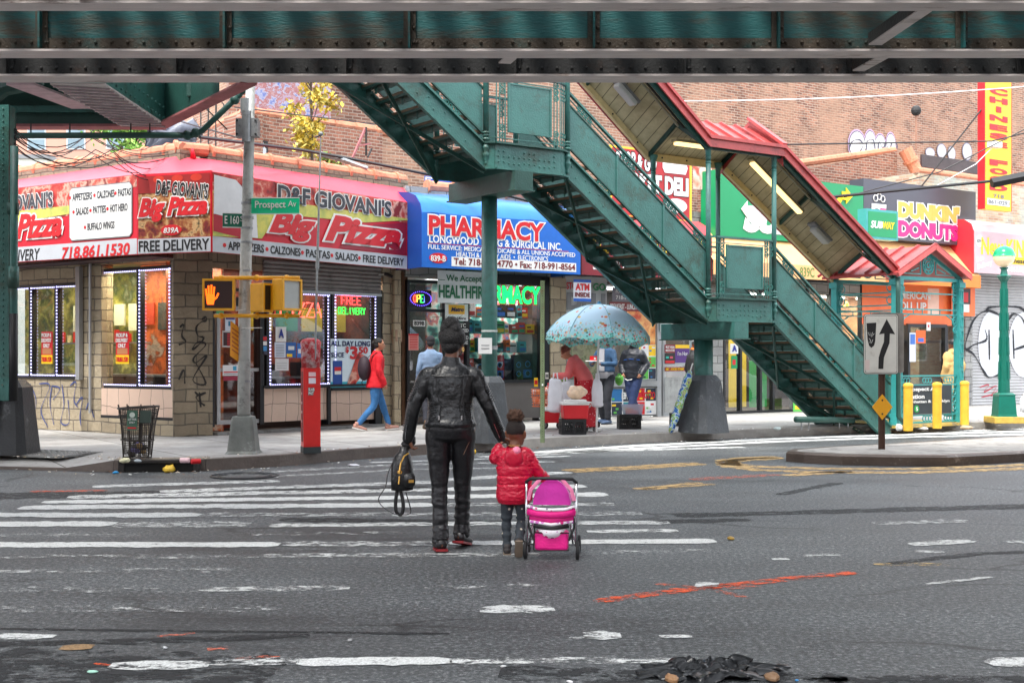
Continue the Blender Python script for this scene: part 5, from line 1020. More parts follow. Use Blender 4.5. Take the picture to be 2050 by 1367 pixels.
pt=PT(622,305,27.2); tree('yellow_tree','slender yellow leaved autumn tree behind the pizza shop parapet',(pt.x,pt.y,2.0),7,.66,5.1,[(214,184,60),(190,160,44),(226,206,110),(150,140,60)],1500,.07,.05,3,20,1.9)
pt=PT(640,300,26.6); tree('shrub','small green and red shrub beside the yellow tree','%s'and(pt.x,pt.y,3.9),2,.45,1.6,[(96,120,50),(130,140,60),(150,60,50)],700,.06,.03,4,12,1.0)
pt=PT(265,300,46); tree('green_tree','rounded bright green tree behind the pizza shop roof at left',(pt.x,pt.y,0),9,1.7,PT(265,302,46).z,[(110,160,60),(80,130,50),(150,190,90)],2600,.12,.15,5,26,.9)
pt=PT(100,380,50); tree('green_tree','red leaved low tree at far left above the awning',(pt.x-2.5,pt.y-4,0),9,1.2,6.6,[(160,60,50),(120,90,50)],900,.12,.12,6,14,.8)
# roof clutter
mb=MB(); r=random.Random(5); p=PT(345,268,25.5)
for i in range(5): mb.tube([p+V((-.45+i*.02,0,-.3)),p+V((-.5+.25*i,.1*r.random(),.25*r.random())),p+V((.45,0,-.25+.1*i))],[.12,.2,.1],mat('grey plastic sheet',(96,100,112),.3,0,.3,6,.4),8)
o=mb.build('plastic_sheet',None,smooth=True); tag(o,'crumpled grey plastic sheeting on the pizza shop roof','tarpaulin')
# antenna frame on the roof
mb=MB()
for q in (0,.25,.5): mb.tube([PT(402+q*60,300,27),PT(402+q*60,210,27),PT(410+q*60,200,27),PT(418+q*60,210,27),PT(418+q*60,225,27)],.015,DARK,5)
o=mb.build('roof_ladder_hoops',None); tag(o,'black bent pipe hoops standing on the roof beside the conduit','roof hoops')
mb=MB(); mb.tube([PT(1834,300,33),PT(1834,225,33)],.03,mat('rust pole',(150,110,90),.7),6); mb.sph(PT(1834,222,33),.14,DARK,8,6); o=mb.build('roof_vent_pole',None); tag(o,'thin pole with black knob before the brick wall','pole')
mb=MB(); a=PT(706,318,26.5)
mb.bar(PT(706,316,26.5),PT(731,258,26.8),.04,.04,PNK); mb.bar(PT(733,312,26.8),PT(733,255,26.8),.04,.04,DARK); mb.bar(PT(716,292,26.6),PT(742,288,26.8),.03,.03,PNK); mb.bar(PT(736,315,26.6),PT(744,298,26.8),.03,.03,DARK); o=mb.build('roof_frame',None); tag(o,'rusty red triangular pipe frame on the roof beside the stairs','frame')
# wires
def wire(name,label,pts,r=.014,m=None,sag=.0):
    P=[PT(*p) for p in pts]; Q=[]
    for i in range(len(P)-1):
        for k in range(8): t=k/8; q=P[i].lerp(P[i+1],t); q.z-=sag*4*t*(1-t); Q.append(q)
    Q.append(P[-1]); mb=MB(); mb.tube(Q,r,m or BLACK,5); o=mb.build(name,None); tag(o,label,'cable'); return o
wire('power_cable','thick black cable from the canopy to the right edge under the vertical sign',[(1640,397,24.5),(1985,363,25),(2100,350,25)],.03); wire('cable_sleeve','fat black cable sleeve at the right edge',[(1985,367,24),(2080,348,24)],.10)
wire('overhead_wire','thin pale wire high across the brick wall',[(1300,203,28),(2100,170,28)],.012,WHITE,.1); wire('overhead_wire','thin dark wire from the canopy ridge to the yellow vertical sign',[(1560,290,24),(1985,283,27),(2100,255,27)],.016)
wire('overhead_wire','thin wire crossing behind the stairs at upper left',[(250,212,22),(480,277,18.2),(500,272,18.2)],.012); wire('overhead_wire','long drooping wire above the left brick building',[(470,215,20),(760,250,27)],.012)
wire('roof_cable','bundle of black cable along the pizza shop coping right of the pole',[(400,275,20),(600,300,23),(700,318,24.3),(860,350,24.4),(1160,430,23.8)],.03); wire('overhead_wire','second dark wire over the charcoal sign',[(1690,395,26),(1880,345,26),(2100,235,26)],.012)
rw=random.Random(11)
for i in range(9):
    y0=255+rw.random()*70; y1=262+rw.random()*60; wire('service_wire','one of the tangled thin service wires strung over the left awning',[(28,y0,17.4),(150+rw.random()*80,y0*.5+y1*.5+rw.random()*40-10,19.5),(300+rw.random()*100,y1+20,22)],.008,None,.25)['group']='tangled wires over the left awning'
wire('grey_conduit','grey jointed conduit on the coping left of the upper stairs',[(640,308,24.0),(690,322,24.1),(735,338,24.2)],.05,GALV)
# ================= station stairs
S=Fr((-.36,19.85),(3.45,22.5))
ST=thing('station_stairs','green riveted steel stairs with red roofed canopy climbing to the elevated railway','staircase',S.o,S.a)
TR=math.radians; RAILM=STEEL; NW,FW=-.7,.7
LZ1,LZ2,LB=4.75,2.52,.17; L1=(-.55,1.0); L2=(4.06,5.68); XB=8.95
GRATE=meshmat('riser mesh',(60,84,76),.028,.38,(1,2)); ORN=mat('cast ornament green',(26,100,90),.4,0,.2,8,.2)
PLANK=stripes('cream soffit boards',(196,184,150),(92,84,66),.16,.07,0,.6,c3=(160,148,116)); CRM=mat('cream painted timber',(196,178,130),.6,0,.15,6)
def slope_quad(mb,x0,z0,x1,z1,lo,hi,ya,yb,m): mb.prism([(x0,z0+lo),(x1,z1+lo),(x1,z1+hi),(x0,z0+hi)],ya,yb,m)
def scroll(mb,x,z,y,s,sl,t=.011,m=None):
    """row of cast letters-like scrolls following the rail slope"""
    m=m or ORN
    for k in (-1.5,-.5,.5,1.5): mb.ring((x+k*s*1.5,y,z+k*s*1.5*sl),s*.62,t,m,9)
    mb.ring((x-s*3,y,z-s*3*sl),s*.35,t,m,7); mb.ring((x+s*3,y,z+s*3*sl),s*.35,t,m,7)
    mb.bar((x-s*3.2,y,z-s*3.2*sl+s),(x+s*3.2,y,z+s*3.2*sl+s),.014,.014,m); mb.bar((x-s*3.2,y,z-s*3.2*sl-s),(x+s*3.2,y,z+s*3.2*sl-s),.014,.014,m)
def flight(x0,z0,x1,z1,n):
    sl=(z1-z0)/(x1-x0)
    for y,sg in ((NW,-1),(FW,1)):
        mb=MB(); slope_quad(mb,x0,z0,x1,z1,-.42,-.04,y-.015,y+.015,STEEL)
        for lo in (-.425,-.05): slope_quad(mb,x0,z0,x1,z1,lo,lo+.025,y-.06,y+.015,STEEL)
        k=int((x1-x0)/.28)
        for i in range(k):
            x=x0+.1+i*.28; z=z0+(x-x0)*sl; mb.sph((x,y-.018*1,z-.15),.014,STEEL,6,4); mb.sph((x+.08,y-.018,z-.32),.014,STEEL,6,4)
        mb.build('stringer',ST)
        # solid balustrade panel
        mb=MB(); slope_quad(mb,x0+.06,z0+.06*sl,x1-.06,z1-.06*sl,.12,.80,y-.006,y+.006,STEEL)
        for lo in (.10,.79): slope_quad(mb,x0,z0,x1,z1,lo,lo+.03,y-.02,y+.02,STEEL2)
        for f in (.34,.67): x=x0+(x1-x0)*f; z=z0+(x-x0)*sl; mb.box(x-.02,y-.022,z+.12,x+.02,y+.02,z+.80,STEEL)
        mb.build('balustrade_panel',ST)
        mb=MB(); slope_quad(mb,x0,z0,x1,z1,.97,1.01,y-.03,y+.03,STEEL); slope_quad(mb,x0,z0,x1,z1,.89,.905,y-.01,y+.01,STEEL)
        slope_quad(mb,x0,z0,x1,z1,.0,.02,y-.012,y+.012,STEEL)
        for f in (.12,.42,.72,.94):
            x=x0+(x1-x0)*f; scroll(mb,x,z0+(x-x0)*sl+.90,y,.045,sl); 
        for f in (.25,.55,.85): x=x0+(x1-x0)*f; scroll(mb,x,z0+(x-x0)*sl+.05,y,.04,sl)
        mb.build('handrail',ST)
    for i in range(n):
        t=(i+.5)/n; x=x0+(x1-x0)*(i+1)/n; z=z0+(z1-z0)*(i+1)/n; w=(x1-x0)/n
        mb=MB(); mb.box(x-w*.2-.02,NW+.02,z-.04,x+w,FW-.02,z,WOODB); mb.box(x-w*.2-.02,NW+.02,z-.075,x-w*.2+.01,FW-.02,z-.04,STEEL2)
        for q in range(9): mb.sph((x+w*.3,-.6+q*.15,z-.042),.012,STEEL2,5,3)
        mb.build('tread',ST)
        mb=MB(); mb.box(x,NW+.02,z-.17,x+.008,FW-.02,z-.05,GRATE); 
        for q in (-.35,0,.35): mb.box(x-.004,q-.02,z-.18,x+.014,q+.02,z-.04,STEEL2)
        mb.build('riser_mesh',ST)
    # cross bracing under the flight
    k=max(1,round((x1-x0)/1.6)); u=-.44
    for i in range(k):
        xa=x0+(x1-x0)*i/k;xb=x0+(x1-x0)*(i+1)/k; za=z0+(xa-x0)*sl+u;zb=z0+(xb-x0)*sl+u
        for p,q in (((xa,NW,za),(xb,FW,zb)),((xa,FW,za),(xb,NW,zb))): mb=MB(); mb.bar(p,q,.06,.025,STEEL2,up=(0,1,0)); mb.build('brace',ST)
flight(L1[0]-3.9,LZ1+3.9*.729,L1[0],LZ1,15); flight(L1[1],LZ1,L2[0],LZ2,12); flight(L2[1],LZ2,XB,LB,13)
def landing(a,b,z):
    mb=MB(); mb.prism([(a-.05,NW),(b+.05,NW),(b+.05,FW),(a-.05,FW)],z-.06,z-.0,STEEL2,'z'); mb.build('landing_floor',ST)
    yb=NW-.12; ch=.2; pts=[(a-.02,NW-.02),(a+.1,yb),(b-ch,yb),(b+.02,NW+.02)]
    mb=MB(); 
    for (p,q) in zip(pts,pts[1:]): 
        mb.bar((p[0],p[1],z-.2),(q[0],q[1],z-.2),.025,.38,STEEL,up=(0,0,1)); mb.bar((p[0],p[1]-.02,z+.0),(q[0],q[1]-.02,z+.0),.09,.03,STEEL2); mb.bar((p[0],p[1]-.02,z-.39),(q[0],q[1]-.02,z-.39),.09,.03,STEEL)
    n=12
    for i in range(n):
        for dz in ((-.12,-.2,-.28) if i%6 in (0,1,5) else (-.2,-.3)): mb.sph((a+.16+i*(b-a-.4)/n,yb-.018,z+dz),.015,STEEL,6,4)
    mb.box(a,FW-.02,z-.4,b,FW,z,STEEL); mb.build('fascia',ST)
    for yy,name in ((yb,'near'),(FW,'far')):
        mb=MB(); x0=a+.1;x1=b-ch
        px0=x0+.26;px1=x1-.2; mb.box(px0,yy-.008,z+.2,px1,yy+.008,z+.92,STEEL)
        for q in ((px0-.015,z+.18,px0+.015,z+.94),(px1-.015,z+.18,px1+.015,z+.94),(px0,z+.18,px1,z+.205),(px0,z+.91,px1,z+.935)): mb.box(q[0],yy-.02,q[1],q[2],yy+.02,q[3],STEEL)
        mb.build('landing_panel',ST)
        mb=MB(); run=[(pts[0][0],pts[0][1]),(pts[1][0],pts[1][1]),(pts[2][0],pts[2][1]),(pts[3][0],pts[3][1])] if name=='near' else [(a,FW),(b,FW)]
        for p,q in zip(run,run[1:]):
            mb.bar((*p,z+1.06),(*q,z+1.06),.05,.035,STEEL); mb.bar((*p,z+.96),(*q,z+.96),.02,.015,STEEL); mb.bar((*p,z+.08),(*q,z+.08),.02,.015,STEEL)
        for xx in (x0+.03,x0+.09,x0+.19,x1-.13,x1-.07,x1-.01): mb.bar((xx,yy,z),(xx,yy,z+1.05),.014,.014,STEEL)
        for xx in (x0+.14,x1-.09):
            for zz in (.12,.24,.8,.9,1.0): mb.ring((xx,yy,z+zz),.045,.011,ORN,9); mb.ring((xx+.0,yy,z+zz),.018,.009,ORN,6)
        if name=='near':
            p,q=pts[2],pts[3]
            for f in (.2,.5,.8): 
                X=p[0]+(q[0]-p[0])*f;Y=p[1]+(q[1]-p[1])*f; mb.bar((X,Y,z),(X,Y,z+1.05),.014,.014,STEEL)
                for zz in (.12,.24,.82,.93): mb.ring((X,Y,z+zz),.035,.01,ORN,8)
        mb.build('landing_rail',ST)
landing(*L1,LZ1); landing(*L2,LZ2)
# posts, crossheads and columns
def post(x,y,z0,z1,fin=True,r=.045):
    mb=MB(); mb.tube([(x,y,z0),(x,y,z1)],r,STEEL,12)
    for dz,rr in ((0,.06),(.04,.05),(.1,.07),(.16,.05),(.2,.062)): mb.sph((x,y,z0+dz),(rr,rr,.03),STEEL,12,5)
    if fin: mb.lathe([(.0,-.3),(.02,-.29),(.03,-.25),(.02,-.23),(.055,-.16),(.06,-.12),(.035,-.08),(.06,-.04),(.06,0)],(x,y,z0),STEEL,12)
    for q in (-.32,-.24,-.14,-.05): mb.sph((x,y,z1+q),(r+.012,r+.012,.02),STEEL,12,4)
    mb.lathe([(r,-.3),(r*1.1,-.12),(r*1.9,-.03),(r*1.9,0)],(x,y,z1),STEEL,12); mb.build('canopy_post',ST,smooth=True)
EH1,EH2,EHB=7.42,5.18,3.12
for x in (L1[0],L1[1]): post(x,NW-.03,LZ1-.05,EH1); post(x,FW,LZ1-.05,EH1)
for x in (L2[0],L2[1]): post(x,NW-.03,LZ2-.05,EH2); post(x,FW,LZ2-.05,EH2)
for x,z,ht in ((0,LZ1-.41,1.2),(4.64,LZ2-.41,1.18)):
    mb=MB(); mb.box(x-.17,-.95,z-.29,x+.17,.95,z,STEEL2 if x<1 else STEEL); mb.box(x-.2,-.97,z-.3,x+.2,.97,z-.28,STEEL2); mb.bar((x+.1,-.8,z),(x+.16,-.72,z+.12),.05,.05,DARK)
    ch=mb.build('crosshead',ST)
    mb=MB(); r=.125 if x<1 else .17
    mb.tube([(x,0,.3),(x,0,z-.28)],r,STEEL,24); mb.build('column',ST,smooth=True)
    mb=MB()
    def ring(q,zz):
        c=q*.3; return [(x-q+c,-q,zz),(x+q-c,-q,zz),(x+q,-q+c,zz),(x+q,q-c,zz),(x+q-c,q,zz),(x-q+c,q,zz),(x-q,q-c,zz),(x-q,-q+c,zz)]
    b0,b1=(.29,.2) if x<1 else (.38,.26)
    v=ring(b0,.15)+ring(b0*.97,.25)+ring(b1,ht-.1)+ring(b1*.72,ht); mb.add(v,[(k*8+i,k*8+(i+1)%8,(k+1)*8+(i+1)%8,(k+1)*8+i) for k in range(3) for i in range(8)]+[tuple(range(24,32))],DKCONC); mb.build('concrete_foot',ST,bev=.01)
mb=MB(); mb.tube([(0,0,1.62),(.0,0,1.68)],.132,GALV,20); mb.tube([(0,0,1.9),(.0,0,1.93)],.130,mat('clear tape',(190,200,196),.2),20); mb.build('tape_band',ST)
sheet(S,'paper_notice','small white flyer taped to the green stair column','notice',958,676,985,708,-.14,WHITE,shapes=[(.2,.5,.8,.55,GREY),(.2,.3,.8,.35,GREY)])
# canopy roof
CY=.84; RH=.5
def roofseg(x0,z0,x1,z1,last=False):
    sl=(z1-z0)/(x1-x0) if x1!=x0 else 0
    mb=MB(); t=.06
    for sg in (-1,1):
        y=sg*CY; v=[(x0,y,z0+t),(x1,y,z1+t),(x1,0,z1+RH+t),(x0,0,z0+RH+t)]; mb.add(v,[(0,1,2,3)],REDROOF)
        n=max(2,int(abs(x1-x0)/.36))
        for i in range(n+1):
            a=x0+(x1-x0)*i/n; z=z0+(a-x0)*sl; mb.bar((a,y,z+t+.02),(a,0,z+RH+t+.02),.03,.05,REDROOF)
    mb.build('roof_metal',ST)
    mb=MB()
    for sg in (-1,1):
        y=sg*(CY-.03); mb.add([(x0,y,z0),(x1,y,z1),(x1,0,z1+RH),(x0,0,z0+RH)],[(0,1,2,3)],PLANK)
    mb.build('soffit_boards',ST)
    mb=MB()
    for sg in (-1,1):
        y=sg*CY; slope_quad(mb,x0,z0,x1,z1,-.07,.10,min(y,y+sg*.03),max(y,y+sg*.03),REDROOF); slope_quad(mb,x0,z0,x1,z1,.07,.13,min(y,y+sg*.07),max(y,y+sg*.07),REDROOF)
    mb.build('eave_fascia',ST)
    mb=MB()
    for sg in (-1,1):
        y=sg*(CY-.09); slope_quad(mb,x0,z0,x1,z1,-.10,.03,y-.035,y+.035,CRM if sg>0 else STEEL2)
    k=max(1,round(abs(x1-x0)/1.5))
    for i in range(k+1):
        a=x0+(x1-x0)*i/k; z=z0+(a-x0)*sl; mb.bar((a,-CY+.05,z-.05),(a,0,z+RH-.05),.05,.07,STEEL2); mb.bar((a,CY-.05,z-.05),(a,0,z+RH-.05),.05,.07,STEEL2)
    for i in range(int(abs(x1-x0)/.5)): a=x0+(x1-x0)*(i+.5)/int(abs(x1-x0)/.5); mb.sph((a,CY-.13,z0+(a-x0)*sl-.03),.018,DARK,6,4)
    mb.tube([(x0,-.08,z0+RH-.12),(x1,-.08,z1+RH-.12)],.022,mat('conduit cream',(150,146,128),.5),6); mb.tube([(x0,-.22,z0+RH-.16),(x1,-.22,z1+RH-.16)],.02,DARK,6)
    mb.build('roof_frame',ST)
C0=(L1[0]-4,EH1+4*.729); segs=[(C0[0],C0[1],L1[0]-.1,EH1),(L1[0]-.1,EH1,L1[1]+.1,EH1),(L1[1]+.1,EH1,L2[0]-.08,EH2),(L2[0]-.08,EH2,L2[1]+.12,EH2),(L2[1]+.12,EH2,XB+.02,EHB)]
for i,s_ in enumerate(segs): roofseg(*s_)
# raised end where the flat roof meets the lower slope
mb=MB(); mb.add([(L2[1]+.12,-CY,EH2-.25),(L2[1]+.12,-CY,EH2+.12),(L2[1]+.12,0,EH2+RH+.22),(L2[1]+.12,0,EH2+RH-.1)],[(0,1,2,3)],REDROOF); mb.add([(L2[1]+.14,CY,EH2-.25),(L2[1]+.14,CY,EH2+.12),(L2[1]+.14,0,EH2+RH+.22),(L2[1]+.14,0,EH2+RH-.1)],[(0,1,2,3)],REDROOF); mb.bar((L2[1]+.12,-CY-.04,EH2+.14),(L2[1]+.12,0,EH2+RH+.24),.12,.05,REDROOF); mb.build('gable_end',ST)
def tubelamp(x0,z0,x1,z1,lab,lit=True,y=.12):
    e=S.thing('tube_lamp',lab,'lamp','lamps under the stair canopy',x0,y,z0); mb=MB(); d=(x1-x0,0,z1-z0)
    mb.bar((0,0,0),d,.14,.05,flat((150,140,110))); mb.build('housing',e)
    mb=MB(); mb.bar((.03*d[0],0,.03*d[2]-.05),(.97*d[0],0,.97*d[2]-.05),.12,.06,BULB if lit else flat((200,200,190))); mb.build('diffuser',e,bev=.015)
sl2=(EH2-EH1)/(L2[0]-L1[1]-.18); sl3=(EHB-EH2)/(XB-L2[1]-.1)
rz=lambda x,z,x0,sl,d: z+(x-x0)*sl+RH-d
tubelamp(L2[0]+.05,EH2+.2,L2[1]-.25,EH2+.2,'lit long tube lamp under the flat part of the canopy',y=.2)
tubelamp(L2[1]+.35,rz(L2[1]+.35,EH2,L2[1]+.12,sl3,.3),L2[1]+1.75,rz(L2[1]+1.75,EH2,L2[1]+.12,sl3,.3),'longest lit tube lamp sloping down under the lower canopy',y=.2)
tubelamp(L1[1]+.9,rz(L1[1]+.9,EH1,L1[1]+.1,sl2,.3),L1[1]+1.45,rz(L1[1]+1.45,EH1,L1[1]+.1,sl2,.3),'lit short lamp under the upper canopy next to the girder',y=.2)
def dome(x,z,sl,lab):
    e=S.thing('bulkhead_lamp',lab,'lamp','lamps under the stair canopy',x,.22,z); mb=MB(); mb.bar((0,0,0),(.5,0,.5*sl),.2,.05,GREY); mb.build('housing',e); mb=MB(); mb.bar((.05,0,.05*sl-.07),(.45,0,.45*sl-.07),.18,.1,flat((176,178,176))); mb.build('diffuser',e,bev=.03)
dome(L1[1]+1.75,rz(L1[1]+1.75,EH1,L1[1]+.1,sl2,.3),sl2,'unlit grey glass lamp under the upper canopy'); dome(L2[1]+2.05,rz(L2[1]+2.05,EH2,L2[1]+.12,sl3,.3),sl3,'unlit grey glass lamp under the lower canopy')
# pipe rail on the ground under the stairs
e=S.thing('pipe_barrier','low green horizontal pipe on short legs under the stair foot','barrier',None,6.5,-.5,.15); mb=MB(); mb.tube([(0,0,.2),(1.6,0,.14)],.06,STEEL2,10); mb.build('pipe',e,smooth=True)
for q in (.15,.35,1.2,1.45): mb=MB(); mb.tube([(q,0,.2),(q,0,0)],.012,GALV,5); mb.build('leg',e)
# ================= entrance kiosk
K=S.thing('station_entrance','turquoise iron station entrance with red gabled roof at the stair foot','kiosk',None,XB,0,.15)
kw=2.05; ka=-.78; kb=.72; kh=2.92
def kpost(x,y,name='post'):
    mb=MB(); mb.box(x-.07,y-.07,0,x+.07,y+.07,kh,TURQ); mb.box(x-.1,y-.1,0,x+.1,y+.1,.25,TURQ); mb.box(x-.1,y-.1,kh-.16,x+.1,y+.1,kh-.05,TURQ)
    for i in range(9):
        z=.35+i*.27
        for a in ((0,.012),): mb.box(x-.04,y-.085,z,x+.04,y-.07,z+.02,TURQ); mb.box(x-.045,y-.085,z,x-.03,y-.07,z+.2,TURQ); mb.box(x+.03,y-.085,z,x+.045,y-.07,z+.2,TURQ); mb.box(x-.04,y-.085,z+.18,x+.04,y-.07,z+.2,TURQ)
    mb.build(name,K)
for x,y in ((.08,ka),(kw,ka),(.08,kb),(kw,kb)): kpost(x,y)
apex=kh+.56
mb=MB() # roof: ridge runs across the stairs
for sg,x0,x1 in ((0,-.12,kw/2),(1,kw+.15,kw/2)):
    v=[(x0,ka-.2,kh+.02),(x0,kb+.2,kh+.02),(x1,kb+.2,apex+.04),(x1,ka-.2,apex+.04)]; mb.add(v+[(p[0],p[1],p[2]+.05) for p in v],[(0,1,2,3),(4,5,6,7),(0,3,7,4),(0,1,5,4),(1,2,6,5)],REDROOF)
    for i in range(6): y=ka-.2+i*.4; mb.bar((x0,y,kh+.09),(x1,y,apex+.11),.03,.05,REDROOF)
    mb.bar((x0,ka-.2,kh+.03),(x1,ka-.2,apex+.05),.04,.09,mat('pink red fascia',(206,92,88),.5))
mb.build('roof',K)
mb=MB() # gable lattice
for y in (ka,kb):
    mb.bar((.0,y,kh),(kw/2,y,apex-.06),.05,.07,TURQ,up=(0,0,1)); mb.bar((kw+.08,y,kh),(kw/2,y,apex-.06),.05,.07,TURQ,up=(0,0,1)); mb.box(0,y-.04,kh-.05,kw+.08,y+.04,kh+.02,TURQ)
    for r_ in (.17,.11): mb.ring((kw/2+.04,y,kh+.26),r_,.018,TURQ,20)
    for a in range(0,360,45): c,s_=math.cos(R(a)),math.sin(R(a)); mb.bar((kw/2+.04+.11*c,y,kh+.26+.11*s_),(kw/2+.04+.17*c,y,kh+.26+.17*s_),.02,.02,TURQ)
    mb.ring((kw/2+.04,y,kh+.26),.05,.02,TURQ,10)
    for sg in (-1,1):
        cx=kw/2+.04; P=[(cx+sg*.24,kh+.08),(cx+sg*.24,kh+.42),(cx+sg*.78,kh+.12),(cx+sg*.8,kh+.08)]
        for p,q in zip(P,P[1:]+P[:1]): mb.bar((p[0],y,p[1]),(q[0],y,q[1]),.02,.02,TURQ)
        mb.bar((cx+sg*.3,y,kh+.2),(cx+sg*.55,y,kh+.12),.02,.02,TURQ)
mb.build('gable_lattice',K)
mb=MB()
for y,xr in ((ka,(0,kw)),(kb,(0,kw))):
    for z in (kh-.3,kh-.62,kh-.72): mb.bar((xr[0],y,z),(xr[1]+.05,y,z),.02,.025,TURQ)
    for xx in (.22,kw-.18): mb.bar((xx,y,kh-.9),(xx,y,kh-.05),.016,.016,TURQ)
    for i in range(4): mb.bar((.6+i*.28,y,kh-.72),(.6+i*.28,y,kh-.62),.014,.014,TURQ)
    for sg,xx in ((1,.2),(-1,kw-.12)):
        for zz,rr_ in ((kh-.16,.08),(kh-.4,.08),(kh-.85,.09),(kh-1.02,.06)): mb.ring((xx,y,zz),rr_,.012,TURQ,12); mb.ring((xx+sg*.02,y,zz),rr_*.45,.01,TURQ,8)
        mb.tube([(xx-sg*.05,y,kh-1.15),(xx,y,kh-.95),(xx+sg*.12,y,kh-.8),(xx+sg*.3,y,kh-.72)],.014,TURQ,5)
for x in (.08,):
    for z in (kh-.3,kh-.55,kh-.65): mb.bar((x,ka,z),(x,kb,z),.02,.025,TURQ)
    for zz in (kh-.2,kh-.45): 
        for yy in (ka+.15,kb-.15): mb.ring((x,yy,zz),.08,.012,TURQ,10,'x')
mb.build('iron_grille',K)
mb=MB()
y=ka
for z in (.98,.8,.2,.06): mb.bar((.1,y,z),(kw,y,z),.03,.03,TURQ)
for i in range(3):
    x=.35+i*.68
    for k in range(3):
        for z in ((.89,) if True else ()): mb.ring((x-.09+k*.09,y,z),.05,.011,TURQ,10)
        mb.ring((x-.09+k*.09,y,.13),.05,.011,TURQ,10)
for x in (.2,kw-.15):
    for z in (.35,.5,.65): mb.ring((x,y,z),.06,.011,TURQ,10)
    mb.bar((x-.07,y,.06),(x-.07,y,.95),.014,.014,TURQ); mb.bar((x+.07,y,.06),(x+.07,y,.95),.014,.014,TURQ)
mb.build('railing',K)
mb=MB(); SGN=flat((44,52,58)); mb.box(.3,ka-.03,.22,kw-.28,ka+.0,.97-.18,SGN)
mb.text('Prospect Av',.34,.66,1.32,.76,ka-.035,WHITE,bold=.03); mb.text('Station',.34,.53,.9,.62,ka-.035,WHITE,bold=.03); mb.text('Manhattan & Brooklyn',.34,.43,1.7,.5,ka-.035,WHITE,bold=.02)
for xx,ch,cc in ((.42,'2',(210,40,40)),(.66,'5',(20,150,70))): mb.disc((xx,ka-.032,.33),.075,.004,flat(cc),18); mb.text(ch,xx-.03,.29,xx+.03,.37,ka-.04,WHITE,bold=.03)
mb.build('station_sign',K)
mb=MB(); mb.box(-.02,ka-.12,-.03,kw+.15,kb+.1,.03,mat('worn yellow step',(190,160,80),.8,0,.2,4,.3,30,dirt=(120,112,96),dirtamt=.4)); mb.build('plinth',K)
mb=MB(); mb.tube([(-.02,ka-.12,kh-.02),(-.02,ka-.12,kh-.3),(-.03,ka-.14,.2),(.08,ka-.22,.05)],.045,STEEL2,8); mb.build('drain_pipe',K,smooth=True)
# steel apron plate at the foot of the stairs
mb=MB(); mb.box(-.1,kb,.9,.0,kb+.02,1.9,TURQ); mb.box(0,kb-.01,.05,kw,kb+.01,.95,mat('back panel teal',(40,120,112),.5)); mb.build('back_panel',K)
# ================= street furniture
# traffic signal pole
p=G(488,907,.15); TP=thing('lamp_post','galvanised street pole with peeling paint, square flared foot and street name signs','street lamp',(p.x,p.y,.15))
PGAL=mat('peeling silver pole paint',(186,188,184),.5,.1,.15,10,.15,60,dirt=(120,120,116),dirtamt=.3)
mb=MB(); mb.tube([(0,0,.4),(.01,0,2.0),(.07,0,4.2),(.10,0,5.4)],[.09,.085,.075,.06],PGAL,20); mb.build('pole',TP,smooth=True)
mb=MB()
def sq(r,z,c=.2): q=r*c; return [(-r+q,-r,z),(r-q,-r,z),(r,-r+q,z),(r,r-q,z),(r-q,r,z),(-r+q,r,z),(-r,r-q,z),(-r,-r+q,z)]
v=sq(.23,0)+sq(.2,.04)+sq(.155,.46)+sq(.14,.52)+sq(.09,.53); mb.add(v,[(k*8+i,k*8+(i+1)%8,(k+1)*8+(i+1)%8,(k+1)*8+i) for k in range(4) for i in range(8)],mat('dark worn pole foot',(112,116,112),.5,.3,.25,4,.3,30,dirt=(160,164,162),dirtamt=.15)); mb.build('pole_foot',TP,bev=.008)
mb=MB()
for z,w in ((3.30,.11),(1.0,.1),(2.95,.1),(3.15,.1),(2.55,.1),(2.42,.1),(3.5,.1)): mb.tube([(.03*z/2.2,0,z),(.03*z/2.2,0,z+.03)],w*.86,GALV,16)
mb.box(-.08,-.16,4.43,.23,.0,4.68,GALV)
for x in (-.06,.2):
    for z in (4.46,4.65): mb.sph((x,-.17,z),.016,DARK,6,4)
mb.tube([(.07,-.15,4.35),(.07,-.15,4.78)],.065,GALV,12); mb.tube([(.03,-.02,4.78),(.03,-.02,4.98)],.075,GALV,12); mb.build('clamp',TP)
mb=MB(); mb.tube([(.05,-.12,2.02),(-.09,-.1,2.0)],.006,WHITE,5); mb.tube([(.0,-.1,1.76),(.28,-.12,1.76)],.006,WHITE,5); mb.build('cable_tie',TP)
def sgn(name,label,x0,z0,w,h,y,col,txt,rot,par,small=None,tw=.72):
    e=thing(name,label,'street sign',(p.x+x0,p.y+y,.15+z0),R(rot)); mb=MB(); mb.box(0,-.01,0,w,.01,h,col); mb.box(0,-.013,0,w,-.01,.012,WHITE); mb.box(0,-.013,h-.012,w,-.01,h,WHITE); mb.build('sign_plate',e); mb=MB(); mb.text(txt,w*.08,h*.25,w*tw,h*.8,-.013,WHITE,bold=.01); 
    if small: mb.text(small,w*(tw+.05),h*.45,w*.94,h*.8,-.013,WHITE)
    mb.build('lettering',e)
sgn('street_sign','bright green street name sign reading Prospect Av',.12,3.35,.68,.235,-.06,mat('bright green sign',(0,196,140),.35,0,.05),'Prospect',-3,TP,'Av')
sgn('street_sign','dark green street name sign reading E 160 St on the pole',-.27,3.16,.34,.21,-.12,mat('dark green sign',(16,104,82),.35,0,.05),'E 160',16,TP,'St',.66)
e=thing('notice_sign','orange slanted paper notice tied to the pole','sign',(p.x-.1,p.y-.1,.15+1.28),R(52)); mb=MB(); OGS=flat((240,160,30)); mb.add([(-.09,0,.09),(.12,0,-.03),(.13,0,.45),(-.08,0,.58)],[(0,1,2,3)],OGS)
